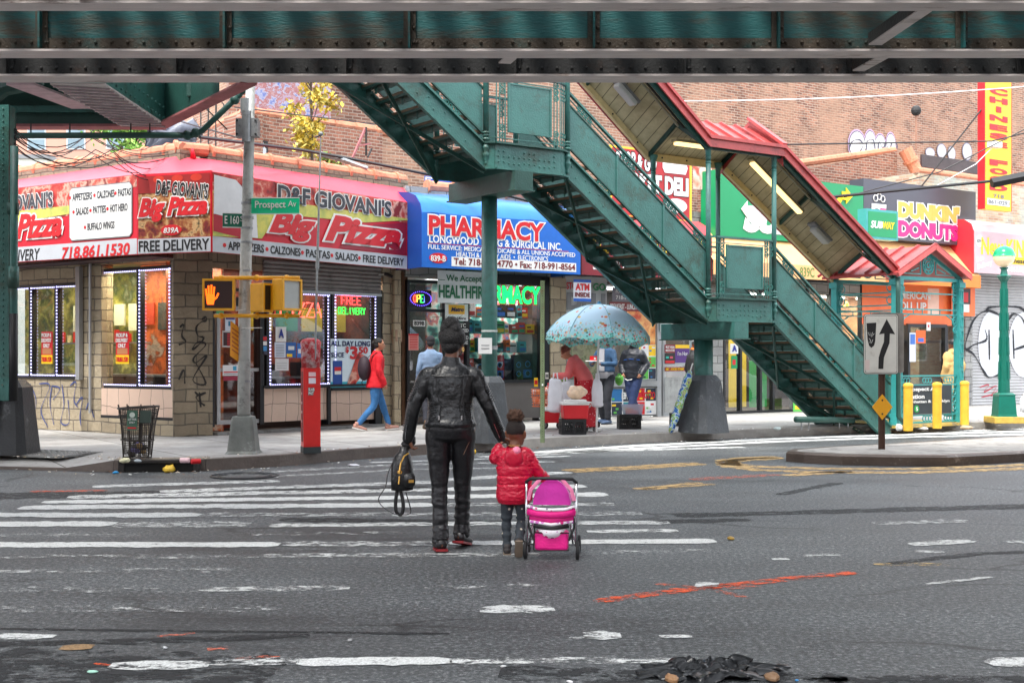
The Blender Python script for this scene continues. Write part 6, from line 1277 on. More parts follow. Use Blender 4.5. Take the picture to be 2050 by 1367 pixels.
for i in range(6): mb.add([(-.06,-.003,.17+i*.06),(.1,-.003,.08+i*.06),(.1,-.003,.10+i*.06),(-.06,-.003,.19+i*.06)],[(0,1,2,3)],flat((190,90,30)))
mb.build('paper',e)
YSIG=mat('traffic signal yellow',(232,166,22),.4,0,.1,5,.1,30)
def sig(name,label,x,z,w,h,d,rot,face=None,y=-.12):
    e=thing(name,label,'traffic signal',(p.x+x,p.y+y,.15+z),R(rot),'pedestrian signals on the pole'); mb=MB(); mb.box(-w/2,-d/2,0,w/2,d/2,h,YSIG); mb.build('housing',e,bev=.02)
    mb=MB(); m=.03
    for a in ((-w/2,0,-w/2+m,h),(w/2-m,0,w/2,h),(-w/2+m,0,w/2-m,m),(-w/2+m,h-m,w/2-m,h)): mb.box(a[0],-d/2-.035,a[1],a[2],-d/2+.001,a[3],YSIG)
    mb.build('visor',e); mb=MB(); mb.box(-w/2+m,-d/2-.012,m,w/2-m,-d/2-.002,h-m,face or BLACK); mb.build('lens',e); return e
hs=sig('pedestrian_signal','yellow framed pedestrian signal showing a lit orange hand',-.315,2.0,.44,.44,.16,6,mat('dark red lens',(44,16,14),.3))
HND=mat('lit orange hand',(255,96,14),.4,0,0,emit=1.1); mb=MB(); yy=-.095; ox,oz=-.1,.08
mb.prism([(ox-.055,oz),(ox+.035,oz),(ox+.05,oz+.1),(ox+.045,oz+.14),(ox-.06,oz+.15),(ox-.07,oz+.1)],yy-.006,yy,HND)
for dx,dz,l,a in ((-.06,.14,.08,8),(-.03,.145,.12,3),(.0,.145,.13,-2),(.03,.14,.11,-7)):
    mb.tube([(ox+dx,yy-.003,oz+dz-.02),(ox+dx+l*math.sin(R(-a)),yy-.003,oz+dz+l)],.0125,HND,6)
mb.tube([(ox+.03,yy-.003,oz+.06),(ox+.075,yy-.003,oz+.1),(ox+.1,yy-.003,oz+.16)],.013,HND,6); mb.build('hand_symbol',hs)
sig('pedestrian_signal','plain yellow signal box seen edge on right of the pole',.26,1.98,.2,.4,.22,60)
sig('pedestrian_signal','yellow pedestrian signal facing right with a blank pale lens',.62,2.0,.36,.44,.2,52,flat((170,174,170)))
mb=MB()
for z in (2.46,1.93): mb.tube([(-.4,-.08,z),(.8,-.08,z)],.028,YSIG,10); 
for x in (-.3,.2,.62): mb.sph((x,-.08,2.46),.045,YSIG,8,6); mb.sph((x,-.08,1.93),.045,YSIG,8,6)
mb.build('signal_bracket',TP,smooth=True)
# fire alarm post
p2=G(622,906,.15); FA=thing('fire_alarm_post','bright red fire alarm post with tall thin whip antenna','alarm post',(p2.x,p2.y,.15),R(20))
FR_=mat('fire red enamel',(216,26,22),.3,0,.08,4,coat=.3); FRD=mat('worn red and white paint',(176,20,34),.5,0,.1,6,.2,30,dirt=(216,200,200),dirtamt=.42)
mb=MB(); mb.box(-.125,-.11,.0,.125,.11,.09,mat('dark base',(44,52,54),.5)); mb.build('base_plate',FA); mb=MB(); mb.box(-.12,-.105,.09,.12,.105,1.2,FR_); mb.box(-.1,-.11,.12,.1,-.105,1.17,FR_)
mb.box(-.123,-.06,.16,-.12,.06,1.15,DKRED); mb.build('shaft',FA,bev=.006)
mb=MB(); 
for i,ch in enumerate('FDNY'): mb.M=Mx.Translation((-.124,0,.82-i*.13))@Mx.Rotation(R(-90),4,'Z'); mb.text(ch,-.015,0,.015,.035,0,WHITE,bold=.01)
mb.M=None; mb.text('FIRE',-.05,.0,.05,.0,0,WHITE)if 0 else None; mb.text('SLAB\nPNT',-.055,.82,.03,.92,-.112,WHITE,bold=.04,out=BLACK,outw=.1); mb.box(-.05,-.114,.98,.05,-.11,1.06,flat((226,220,230))); mb.box(-.05,-.114,1.08,.05,-.11,1.14,flat((235,200,205))); mb.build('sticker',FA)
mb=MB(); mb.rings([(0,0,1.2,.13,.12),(0,0,1.5,.14,.13),(0,0,1.56,.15,.14),(0,0,1.6,.12,.11),(0,0,1.62,.05,.05)],FRD,16); mb.build('alarm_box',FA,smooth=True); mb=MB(); mb.box(-.02,-.15,1.28,.03,-.12,1.5,FRD); mb.build('pull_handle',FA,bev=.01)
mb=MB(); mb.tube([(.04,-.13,1.32),(.06,-.1,2.2),(.1,-.02,3.0),(.15,.02,4.5)],[.012,.014,.018,.008],GALV,8); mb.tube([(.082,-.06,2.6),(.09,-.05,2.75)],.026,GALV,8); mb.sph((.15,.02,4.52),.035,GALV,8,6); mb.tube([(.15,.02,4.5),(.06,.02,4.46)],.012,DARK,6); mb.build('antenna',FA)
# wire litter bin
p3=G(275,918,.15); TB=thing('litter_bin','leaning dark wire mesh litter bin with a green notice plate','litter bin',(p3.x,p3.y-.02,.145)); TB.rotation_euler=(0,R(1.5),R(8))
WIRE=mat('rusty dark wire',(56,50,46),.6,.3,.3,20); DIA=meshmat('bin mesh',(58,52,46),.022,.34,(0,2))
mb=MB(); n=28
for a,b,z0,z1 in ((.18,.22,.06,.45),(.22,.255,.45,.68)):
    for i in range(n):
        t0,t1=2*PI*i/n,2*PI*(i+1)/n; mb.add([(a*math.cos(t0),a*math.sin(t0),z0),(a*math.cos(t1),a*math.sin(t1),z0),(b*math.cos(t1),b*math.sin(t1),z1),(b*math.cos(t0),b*math.sin(t0),z1)],[(0,1,2,3)],DIA)
mb.build('mesh_side',TB)
mb=MB()
for i in range(9): t=2*PI*i/9+.2; mb.tube([(.18*math.cos(t),.18*math.sin(t),0),(.22*math.cos(t),.22*math.sin(t),.45),(.27*math.cos(t),.27*math.sin(t),.72)],.009,WIRE,5)
for r_,z,w in ((.185,.02,.01),(.215,.26,.007),(.23,.47,.006),(.262,.69,.012),(.25,.6,.006)): M1=[(r_*math.cos(2*PI*i/n),r_*math.sin(2*PI*i/n),z+(.02*math.cos(2*PI*i/n) if z>.5 else 0)) for i in range(n+1)]; mb.tube(M1,w,WIRE,5)
mb.build('wire_hoop',TB)
mb=MB(); mb.box(-.1,-.262,.4,.03,-.252,.66,flat((60,96,78))); mb.disc((-.035,-.262,.6),.035,.003,flat((190,200,190)),12); mb.text('LITTER',-.085,.53,.02,.555,-.263,WHITE); mb.text('ONLY',-.07,.49,.0,.515,-.263,WHITE); mb.box(-.09,-.264,.42,.02,-.262,.44,RED); mb.box(.06,-.25,.5,.2,-.2,.66,flat((50,66,58))); mb.build('notice_plate',TB)
r=random.Random(2); mb=MB()
for i in range(14): mb.sph((r.uniform(-.1,.1),r.uniform(-.12,.1),.06+r.uniform(0,.14)),(.05,.04,.04),r.choice([WHITE,BLACK,flat((80,80,84)),flat((190,150,90)),flat((110,100,170)),BLACK]),6,4)
mb.build('rubbish',TB)
# storm drain in the kerb
q=G(316,946); CB=thing('storm_drain','dark iron storm drain opening in the kerb with litter','drain',(-4.62,16.37,0),R(6)); mb=MB(); IR=mat('dark drain iron',(40,36,34),.5,.3,.3,6,.3)
mb.box(-.52,-.06,.115,.52,.1,.16,IR); mb.box(-.52,-.05,-.01,-.44,.1,.115,IR); mb.box(.44,-.05,-.01,.52,.1,.115,IR); mb.build('iron_hood',CB,bev=.006); mb=MB(); mb.box(-.44,-.035,-.012,.44,.0,.114,mat('painted drain shade',(8,8,8),.9)); mb.build('opening',CB)  # black panel stands in for the dark inside the drain
mb=MB(); mb.box(-.6,.1,.15,.6,.4,.158,mat('dirty worn concrete lip',(128,118,104),.9,0,.3,5,.5)); mb.build('lip',CB)
def litter(kind,label,px,py,z,size,m,seed=0,flatk=.35):
    c=G(px,py,z); r=random.Random(seed+px); mb=MB(); n=10; vs=[]
    mb.sph((0,0,0),(size,size*.6,size*flatk),m,8,5); mb.v=[(x*(1+.35*NZ.noise(V((x*30,y*30,seed)))),y*(1+.4*NZ.noise(V((x*25,y*25,seed+4)))),max(0,z_+size*flatk*.8)*(1+.5*NZ.noise(V((x*30,y*30,seed+9))))) for x,y,z_ in mb.v]
    o=mb.build(kind,None,loc=(c.x,c.y,z+.002),rz=r.uniform(0,3)); tag(o,label,'litter'); return o
def can(label,px,py,z,m,rot=0):
    c=G(px,py,z); mb=MB(); mb.tube([(-.06,0,.033),(-.055,0,.033),(.055,0,.033),(.06,0,.033)],[.025,.033,.033,.025],m,12); o=mb.build('drink_can',None,loc=(c.x,c.y,z+.004),rz=rot); tag(o,label,'litter')
can('pink and white can lying on the drain lip',370,927,.16,flat((226,190,196))); can('red crumpled can beside the pink can',392,929,.155,RED,.6); can('yellow can lying at the kerb behind the woman in black',945,909,.0,flat((210,170,40)),.2)
litter('crumpled_paper','white and yellow crumpled wrapper on the drain lip',250,926,.155,.1,flat((210,206,170)),1); litter('crumpled_paper','clear grey plastic scrap beside the yellow wrapper',276,925,.155,.06,flat((170,180,186)),2); litter('plastic_bag','yellow plastic bag under the drain opening',338,945,0,.14,flat((230,190,60)),3); litter('crumpled_paper','small blue scrap left of the drain',231,948,0,.05,flat((30,140,200)),4)
litter('plastic_cup','crumpled white cup at the kerb below the alarm post',530,931,0,.06,WHITE,5,.7); litter('crumpled_paper','flat white paper on the road right of the alarm post',708,933,0,.11,flat((210,210,216)),6,.15); litter('crumpled_paper','white crumpled tissue by the entrance bollards',1800,862,.15,.1,WHITE,7,.7); litter('crumpled_paper','white scrap near the kerb right of the bollards',1850,860,.15,.12,flat((200,196,190)),8,.2); litter('crumpled_paper','tan cardboard scrap right of the last bollard',1935,860,.15,.14,flat((176,150,120)),9,.3)
litter('crumpled_paper','white bag scrap beside the rolling shutter',1955,806,.15,.12,WHITE,10,.6); litter('crumpled_paper','pale bottle lying before the lower stairs',1556,860,.15,.1,flat((190,206,206)),11,.3); litter('crumpled_paper','white napkin behind the vendor cart wheel',1196,864,.15,.09,WHITE,12,.5); litter('crumpled_paper','small yellow leaf on the road right of the stripes',1463,1080,0,.05,flat((150,120,50)),13,.3)
r=random.Random(9); mb=MB(); cols=[flat((170,150,120)),WHITE,flat((120,84,60)),flat((196,186,170)),flat((90,70,56))]
for i in range(420):
    t=r.random(); k=r.randint(4,len(curb)-3); a,b=V(curb[k]),V(curb[k+1]); q=a.lerp(b,t); d=(b-a).normalized(); s_=r.gauss(.05,.28); q=q+V((-d.y,d.x))*s_; z=.156 if s_>.14 else (.006 if s_<-.02 else .16)
    if q.x<-7 : continue
    u=r.uniform(.008,.035); an=r.uniform(0,3); c_,s2=math.cos(an)*u,math.sin(an)*u; mb.add([(q.x-c_,q.y-s2,z),(q.x+s2*.6,q.y-c_*.6,z+.006),(q.x+c_,q.y+s2,z+.012),(q.x-s2*.6,q.y+c_*.6,z+.004)],[(0,1,2,3)],r.choice(cols))
for i in range(160):
    q=G(r.uniform(1560,2050),r.uniform(845,868),.15); u=r.uniform(.01,.05); mb.add([(q.x-u,q.y,.155),(q.x,q.y-u*.7,.16),(q.x+u,q.y,.165),(q.x,q.y+u*.7,.158)],[(0,1,2,3)],r.choice(cols))
stuff(mb.build('leaf_litter'),'small dry leaves and paper scraps scattered along the kerb','leaf litter')
# black plastic bag on the road in front
mb=MB(); c=G(1420,1345); BP=mat('black bag plastic',(16,17,19),.28,0,.1,6); nx,ny=60,26; vs=[]
for j in range(ny+1):
    for i in range(nx+1):
        u,v=i/nx*2-1,j/ny*2-1; e_=max(0,1-(abs(u)**2.2+abs(v)**2)); rg=1+.5*NZ.noise(V((u*2.0,v*2.4,3)))+.4*NZ.noise(V((u*5,v*5,5)))
        x=u*.32*rg+.05*v; y=v*.19*rg; z=e_**.6*(.012+.075*abs(NZ.noise(V((u*3.0,v*4.0,1))))+.04*abs(NZ.noise(V((u*6+v*3,v*11,7)))))+.004
        vs.append((x,y,z if e_>0 else .003))
fs=[(j*(nx+1)+i,j*(nx+1)+i+1,(j+1)*(nx+1)+i+1,(j+1)*(nx+1)+i) for j in range(ny) for i in range(nx) if abs((i+.5)/nx*2-1)**2.2+abs((j+.5)/ny*2-1)**2<1]
mb.add(vs,fs,BP); o=mb.build('plastic_bag',None,smooth=True,loc=(c.x,c.y,0)); tag(o,'torn black plastic bag lying flat on the road in the foreground','litter')
litter('crumpled_paper','tan cardboard piece under the black plastic bag',1345,1365,0,.06,flat((140,104,70)),21,.3); litter('crumpled_paper','brown cardboard piece right of the black plastic bag',1545,1362,0,.06,flat((120,92,66)),22,.3)
for i,(a,b,s_) in enumerate(((185,1347,.025),(1140,1366,.02),(1595,1363,.015),(700,1283,.02),(1008,1335,.018),(330,1298,.02))): litter('crumpled_paper','tiny %s scrap on the near road, %s'%(('pale green','white','blue','grey','whitish','silver')[i],('bottom left','by the lower edge','right of the black bag','left of the crossing feet','above the near stripe','beside the tan stain')[i]),a,b,0,s_,flat(((170,220,200),(220,220,220),(60,140,200),(150,150,150),(200,200,200),(180,182,184))[i]),30+i,.3)
# thin green sign post at the kerb
p=G(1086,886,.15); e=thing('sign_post','bare perforated green metal sign post at the kerb left of the vendor','post',(p.x,p.y,.15)); mb=MB(); OL=mat('olive green galvanised',(108,124,92),.5,.2,.2,8,.2,40,dirt=(120,78,56),dirtamt=.25); mb.box(-.028,-.02,0,.028,.005,2.56,OL); mb.box(-.036,-.005,0,-.028,.02,2.56,OL); mb.box(.028,-.005,0,.036,.02,2.56,OL)
for i in range(60): mb.disc((0,-.021,.1+i*.041),.006,.001,DARK,6)
mb.build('channel',e); mb=MB(); mb.box(-.012,-.03,.9,.012,-.02,.93,WHITE); mb.build('tag',e)
# keep-left sign on the island
p=G(1765,899,.15); KS=thing('traffic_sign','white keep left traffic sign with curved arrow on brown island post','traffic sign',(p.x,p.y,.15)); BRP=mat('brown rusted post',(82,58,46),.6,.2,.25,6,.3,30)
mb=MB(); mb.box(-.045,-.02,0,-.03,.02,1.95,BRP); mb.box(.03,-.02,0,.045,.02,1.95,BRP); mb.box(-.03,0,0,.03,.02,1.95,BRP); mb.build('post',KS)
mb=MB(); w,h=.51,.88; z0=1.1; rr_=.04
SGW=mat('reflective sign grey white',(200,200,194),.4,0,.08,6,dirt=(170,168,158),dirtamt=.15)
def rrect(w,h,r,x0,z0,n=5):
    P=[]
    for cx,cz,a0 in ((x0+w-r,z0+r,-90),(x0+w-r,z0+h-r,0),(x0+r,z0+h-r,90),(x0+r,z0+r,180)):
        for i in range(n+1): a=R(a0+90*i/n); P.append((cx+r*math.cos(a),cz+r*math.sin(a)))
    return P
mb.prism(rrect(w,h,rr_,-w/2-.02,z0),-.035,-.028,BLACK); mb.prism(rrect(w-.012,h-.012,rr_,-w/2-.014,z0+.006),-.037,-.035,SGW); mb.prism(rrect(w-.04,h-.04,.03,-w/2,z0+.02),-.039,-.037,BLACK); mb.prism(rrect(w-.052,h-.052,.028,-w/2+.006,z0+.026),-.041,-.039,SGW); mb.build('sign_plate',KS)
mb=MB(); X=lambda u:-w/2-.02+u*w; Z=lambda v:z0+v*h
mb.prism([(X(.08),Z(.85)),(X(.36),Z(.86)),(X(.33),Z(.55)),(X(.30),Z(.48)),(X(.22),Z(.44)),(X(.15),Z(.48)),(X(.11),Z(.58))],-.044,-.041,BLACK)
mb.prism([(X(.42),Z(.09)),(X(.56),Z(.09)),(X(.58),Z(.28)),(X(.66),Z(.40)),(X(.74),Z(.52)),(X(.75),Z(.68)),(X(.9),Z(.665)),(X(.66),Z(.92)),(X(.44),Z(.665)),(X(.59),Z(.68)),(X(.58),Z(.54)),(X(.5),Z(.42)),(X(.43),Z(.28))],-.044,-.041,BLACK); mb.build('arrow_symbol',KS)
mb=MB()
for st in ([(.12,.7),(.16,.64),(.18,.7),(.2,.64),(.25,.7),(.22,.62),(.3,.68)],[(.15,.6),(.2,.56),(.17,.53),(.22,.52),(.26,.58)]): mb.tube([(X(u),-.046,Z(v)) for u,v in st],.003,WHITE,5)
mb.box(X(.04),-.043,Z(.07),X(.17),-.041,Z(.24),flat((206,190,186))); mb.build('marker_tag',KS)
mb=MB(); mb.M=Mx.Translation((.1,.06,0))@Mx.Rotation(R(8),4,'Z'); mb.prism(rrect(w,h,rr_,-w/2,z0+.02),-.01,0,mat('back of sign',(140,136,130),.5,.3)); mb.M=None; mb.build('rear_sign_plate',KS)
mb=MB(); c_=.62; mb.prism([(0,c_-.19),(.15,c_),(0,c_+.19),(-.15,c_)],-.035,-.028,flat((232,164,20))); mb.disc((0,-.036,c_+.1),.014,.003,DARK,8); mb.disc((0,-.036,c_-.1),.014,.003,DARK,8); mb.build('diamond_marker',KS,bev=.004)
# bollards
for px,py,l in ((1818,862,'leftmost yellow steel bollard, nearest the stair foot'),(1876,857,'middle yellow bollard, before the station name sign'),(1931,850,'rightmost yellow bollard, beside the entrance corner post')):
    p=G(px,py,.15); mb=MB(); YB=mat('bollard yellow',(226,178,52),.6,0,.15,5,.3,30,dirt=(150,120,60),dirtamt=.12); mb.lathe([(.085,0),(.085,.8),(.092,.8),(.092,.84),(.07,.87),(.0,.885)],(0,0,0),YB,18); o=mb.build('bollard',None,loc=(p.x,p.y,.148),smooth=False); tag(o,l,'bollard','yellow bollards at the station entrance')
# globe lamp
p=G(2010,846,.15); GLp=thing('globe_lamp','green fluted lamp post topped by half green half white globe','street lamp',(p.x,p.y,.15)); LPG=mat('lamp post green',(10,104,88),.35,0,.15,4,.15,30)
mb=MB(); mb.box(-.31,-.31,0,.31,.31,.13,mat('worn yellow concrete',(196,160,70),.8,0,.2,5,.4,30,dirt=(140,118,80),dirtamt=.35)); mb.build('plinth',GLp,bev=.01)
mb=MB(); mb.add([(a*r_,b*r_,z) for r_,z in ((.2,.13),(.19,.17),(.165,.55),(.175,.58),(.12,.62)) for a,b in ((-1,-1),(1,-1),(1,1),(-1,1))],[(k*4+i,k*4+(i+1)%4,(k+1)*4+(i+1)%4,(k+1)*4+i) for k in range(4) for i in range(4)],LPG)
mb.rings([(0,0,.6,.125,.125),(0,0,2.9,.07,.07),(0,0,2.95,.1,.1),(0,0,3.02,.16,.16),(0,0,3.05,.08,.08),(0,0,3.15,.06,.06),(0,0,3.2,.1,.1)],LPG,8)
for i in range(8):
    a=2*PI*i/8+PI/8
    for z in (.9,1.4,1.9,2.4): r_=.125-.055*(z-.6)/2.3; mb.bar((r_*math.cos(a),r_*math.sin(a),z),((r_-.008)*math.cos(a),(r_-.008)*math.sin(a),z+.36),.03,.012,LPG)
mb.build('fluted_post',GLp); GW=mat('milky globe glass',(240,214,176),.25,0,.03,2,emit=.15); mb=MB(); mb.sph((0,0,3.42),.215,GW,24,14); g=mb.build('globe',GLp,smooth=True); mb=MB(); mb.sph((0,0,3.425),.222,mat('green globe glass',(0,160,104),.25),24,14,half=1); mb.build('green_cap',g,smooth=True)
# ================= vendor cart and goods
def vt(name,label,cat,px,py,z=.15,rz=0,group=None,dz=0): q=G(px,py,.15) ; return thing(name,label,cat,(q.x,q.y,z),rz,group)
MILK=mat('black crate plastic',(26,28,30),.5)
def crate(label,px,py,rz,w=.42,d=.32,h=.27,z=.15):
    e=vt('milk_crate',label,'crate',px,py,z,rz,'black milk crates'); 
    def side(name,a,b):
        a=V(a);b=V(b);dd=(b-a);L_=dd.length;ang=math.atan2(dd.y,dd.x); mb=MB(Mx.Translation(a)@Mx.Rotation(ang,4,'Z'))
        for z0,z1 in ((0,.05),(h-.05,h)): mb.box(0,-.008,z0,L_,.008,z1,MILK)
        for x0 in (0,L_-.04): mb.box(x0,-.0078,.05,x0+.04,.0078,h-.05,MILK)
        k=9
        for i in range(k):
            u=.04+(L_-.08)*i/k; v=.04+(L_-.08)*(i+1)/k; mb.bar((u,0,.05),(v,0,h-.05),.014,.014,MILK); mb.bar((v,0,.05),(u,0,h-.05),.014,.014,MILK)
        mb.box(L_*.5-.02,-.01,.05,L_*.5+.02,.0,h-.05,MILK); mb.build(name,e)
    side('crate_side',(-w/2,-d/2,0),(w/2,-d/2,0)); side('crate_side',(w/2,-d/2,0),(w/2,d/2,0)); side('crate_side',(w/2,d/2,0),(-w/2,d/2,0)); side('crate_side',(-w/2,d/2,0),(-w/2,-d/2,0))
    mb=MB(); mb.box(-w/2,-d/2,0,w/2,d/2,.012,MILK); mb.build('crate_bottom',e); return e
crate('black milk crate standing under the red cooler',1146,869,R(8)); crate('black milk crate holding a clear tub near the men',1259,858,R(4),.4); crate('black milk crate half hidden behind the leaning folded umbrella',1362,852,R(30),.3,.3,.25)
def cooler(label,px,py,z,w,d,h,rz):
    e=vt('cooler',label,'cooler',px,py,z,rz); CR=mat('cooler red plastic',(206,30,40),.35,0,.06,3); mb=MB(); mb.add([(a*s_*w/2,b*s_*d/2,zz) for s_,zz in ((.9,0),(1,h*.72)) for a,b in ((-1,-1),(1,-1),(1,1),(-1,1))],[(3,2,1,0),(4,5,6,7)]+[(i,(i+1)%4,4+(i+1)%4,4+i) for i in range(4)],CR); mb.build('cooler_body',e,bev=.015)
    mb=MB(); mb.box(-w/2-.01,-d/2-.01,h*.72,w/2+.01,d/2+.01,h*.9,WHITE); mb.box(-w*.42,-d*.4,h*.9,w*.42,d*.4,h,WHITE); mb.build('lid',e,bev=.012); mb=MB(); mb.tube([(w/2+.02,-d*.3,h*.6),(w/2+.05,-d*.5,h*.85),(w*.1,-d*.62,h*.93)],.012,WHITE,6); mb.build('handle',e); return e
cooler('red cooler with white lid standing on a black crate',1150,869,.42,.46,.32,.34,R(8)); cooler('small red cooler hanging behind the kerb post on the cart',1104,862,.3,.3,.3,.3,0)
def blobmesh(name,label,cat,px,py,z,rx,ry,rz_,m,seed,group=None,amp=.3,smooth=True,top=0):
    q=G(px,py,.15); mb=MB(); mb.sph((0,0,rz_),(rx,ry,rz_),m,20,14); o=mb.build(name,None,loc=(q.x,q.y,z),smooth=smooth)
    for v in o.data.vertices:
        c=v.co
        if top:
            q_=max(.02,1-abs(c.z/rz_-1)**1)
            k_=(1/math.sqrt(max(.05,1-(c.z/rz_-1)**2))) if abs(c.z/rz_-1)<.97 else 3; k_=min(k_,2.6); c=V((c.x*k_*(1-.25*max(0,c.z/rz_-1)),c.y*k_*(1-.6*max(0,c.z/rz_-1)),c.z))
        n=NZ.noise(V((c.x*9,c.y*9,c.z*9+seed)))+.5*NZ.noise(V((c.x*24,c.y*24,c.z*24+seed))); v.co=V((c.x*(1+amp*n),c.y*(1+amp*n),max(0,c.z*(1+amp*.5*n)))); 
        pass
    if name=='shopping_bag':
        hb_=MB()
        for yy in (-.02,.02): hb_.tube([(-rx*.35,yy,rz_*1.7),(-rx*.2,yy,rz_*2.35),(rx*.2,yy,rz_*2.35),(rx*.35,yy,rz_*1.7)],[(.012,.004)]*4,m,6)
        hb_.build('bag_handle',o)
    tag(o,label,cat,group); return o
BAGW=mat('thin white plastic',(222,222,228),.35,0,.06,8,.5,25); blobmesh('plastic_bag','clear bag of pale snacks on top of the red cooler','bag',1153,869,.76,.17,.12,.12,mat('snack bag',(226,196,166),.3,0,.2,14,.5,25),3)
blobmesh('shopping_bag','large white printed shopping bag hanging from the cart','bag',1112,868,.52,.14,.07,.3,BAGW,5,top=1,amp=.15); blobmesh('shopping_bag','white plastic bag hanging under the umbrella pole','bag',1196,866,.6,.1,.07,.26,BAGW,7,top=1,amp=.2); blobmesh('shopping_bag','second white bag tucked between cart and vendor','bag',1132,866,.62,.1,.07,.22,BAGW,9,top=1,amp=.2); blobmesh('shopping_bag','green and white bag held by the man in the black jacket','bag',1240,847,.92,.09,.06,.1,mat('green printed bag',(90,170,60),.4,0,.5,9),11)
CT=vt('vendor_cart','small steel vendor cart on caster wheels loaded with snacks','cart',1140,858,.15,R(6)); mb=MB(); mb.box(-.55,-.2,.17,.5,.25,.2,GALV); mb.box(-.4,-.2,.78,.3,.25,.81,WHITE)
mb.build('platform',CT); mb=MB()
for x in (-.38,.3):
    for y in (-.18,.23): mb.tube([(x,y,.2),(x,y,.8)],.012,GALV,6)
mb.build('cart_frame',CT)
for x,y in ((-.5,-.12),(-.2,-.2),(.48,-.15),(.42,.2)):
    mb=MB(); mb.M=Mx.Translation((x,y,.08))@Mx.Rotation(R(90),4,'Z'); mb.M=Mx.Translation((x,y,.08)); mb.disc((0,.02,0),.08,.04,RUBBER,20); mb.disc((0,-.021,0),.05,.004,GREY,16); mb.disc((0,-.026,0),.018,.003,DARK,10); wh=mb.build('wheel',CT); mb=MB(); mb.box(x-.02,y-.03,.1,x+.02,y+.03,.17,GALV); mb.build('caster_fork',CT)
ORW=flat((226,110,60))
def basket(label,px,py,z,cols):
    e=vt('wire_basket',label,'basket',px,py,z,R(6),'orange baskets on the cart'); mb=MB()
    for zz in (0,.05,.1,.14):
        for a,b in (((-.17,-.1),(.17,-.1)),((.17,-.1),(.17,.1)),((.17,.1),(-.17,.1)),((-.17,.1),(-.17,-.1))): mb.bar((*a,zz),(*b,zz),.008,.012,ORW)
    for i in range(9): x=-.17+i*.0425; mb.bar((x,-.1,0),(x,-.1,.14),.008,.006,ORW); mb.bar((x,-.1,0),(x,.1,0),.006,.006,ORW)
    mb.build('basket_wire',e); mb=MB(); r=random.Random(px+py)
    for i in range(7): mb.sph((-.13+i*.043,r.uniform(-.05,.05),.08+r.uniform(0,.06)),(.045,.03,.05),flat(r.choice(cols)),7,5)
    mb.build('snack_packet',e)
basket('upper orange wire basket of wrapped snacks on the cart',1083,862,.77,[(226,190,160),(230,170,120),(220,220,220)]); basket('lower orange wire basket of wrapped snacks on the cart',1085,862,.6,[(230,180,150),(235,150,110),(226,220,214)]); basket('orange basket of snacks in the middle of the cart',1108,860,.8,[(214,60,50),(235,200,160),(240,240,235)])
def box(name,label,px,py,z,w,d,h,m,rz=0,m2=None):
    q=G(px,py,.15); mb=MB(); mb.box(-w/2,-d/2,0,w/2,d/2,h,m); 
    if m2: mb.box(-w*.4,-d/2-.003,h*.25,w*.4,-d/2,h*.75,m2)
    o=mb.build(name,None,loc=(q.x,q.y,z),rz=rz,bev=.004); tag(o,label,'box'); return o
box('display_box','green and white snack box on top of the cart',1118,862,1.06,.26,.16,.1,flat((110,200,70)),R(4),WHITE); box('display_box','red and white tray of sweets below the green box',1113,862,.96,.3,.18,.07,flat((214,60,80)),R(4),WHITE); box('display_box','tall narrow yellow and red carton left of the kerb post',1073,862,.96,.07,.07,.16,YEL,0,RED); box('display_box','small white price card behind the green snack box',1095,862,1.1,.06,.02,.12,WHITE,0,GREY)
box('display_box','flat white foam tray beside the red sweets tray',1130,864,.88,.2,.16,.04,WHITE)
tb_=mat('clear tub plastic',(200,204,224),.15,0,.03,2,alpha=.55); q=G(1266,858,.15); e=thing('plastic_tub','clear plastic tub with orange food boxes inside on a crate','tub',(q.x,q.y,.43)); mb=MB(); mb.add([(a*s_,b*s_*.7,zz) for s_,zz in ((.17,0),(.2,.17)) for a,b in ((-1,-1),(1,-1),(1,1),(-1,1))],[(3,2,1,0)]+[(i,(i+1)%4,4+(i+1)%4,4+i) for i in range(4)],tb_); mb.box(-.21,-.15,.165,.21,-.13,.18,tb_); mb.box(-.21,.13,.165,.21,.15,.18,tb_); mb.box(-.21,-.13,.165,-.19,.13,.18,tb_); mb.box(.19,-.13,.165,.21,.13,.18,tb_); mb.build('tub_wall',e); mb=MB(); mb.box(-.12,-.08,.01,.0,.05,.07,ORG); mb.box(-.11,-.08,.072,.0,.05,.11,flat((240,150,70))); mb.box(.01,-.08,.01,.1,.05,.06,flat((230,90,90))); mb.build('food_box',e)
# open umbrella
q=G(1194,866,.15); UM=thing('beach_umbrella','open light blue beach umbrella with fish pattern shading the vendor','umbrella',(q.x,q.y,.15)); UM.rotation_euler=(R(-3),R(2),R(10))
m,nt,b=nodes('umbrella cloth'); tc=N(nt,'ShaderNodeTexCoord'); vo=N(nt,'ShaderNodeTexVoronoi',Scale=7.0); L(nt,tc.outputs['Object'],vo.inputs[0]); sp=N(nt,'ShaderNodeSeparateXYZ'); L(nt,tc.outputs['Object'],sp.inputs[0])
base=ramp(nt,sp.outputs[2],[(.0,(140,222,214)),(.2,(168,220,232)),(.6,(190,222,242))])
ma=N(nt,'ShaderNodeMapRange'); L(nt,sp.outputs[2],ma.inputs[0]); ma.inputs[1].default_value=1.62; ma.inputs[2].default_value=2.25; L(nt,ma.outputs[0],base.node.inputs[0])
dot=ramp(nt,vo.outputs[0],[(.2,(1,1,1,1)),(.25,(0,0,0,1))]); cc=ramp(nt,vo.outputs[1],[(.2,(190,60,50)),(.4,(225,190,80)),(.6,(50,110,120)),(.8,(225,140,70))])
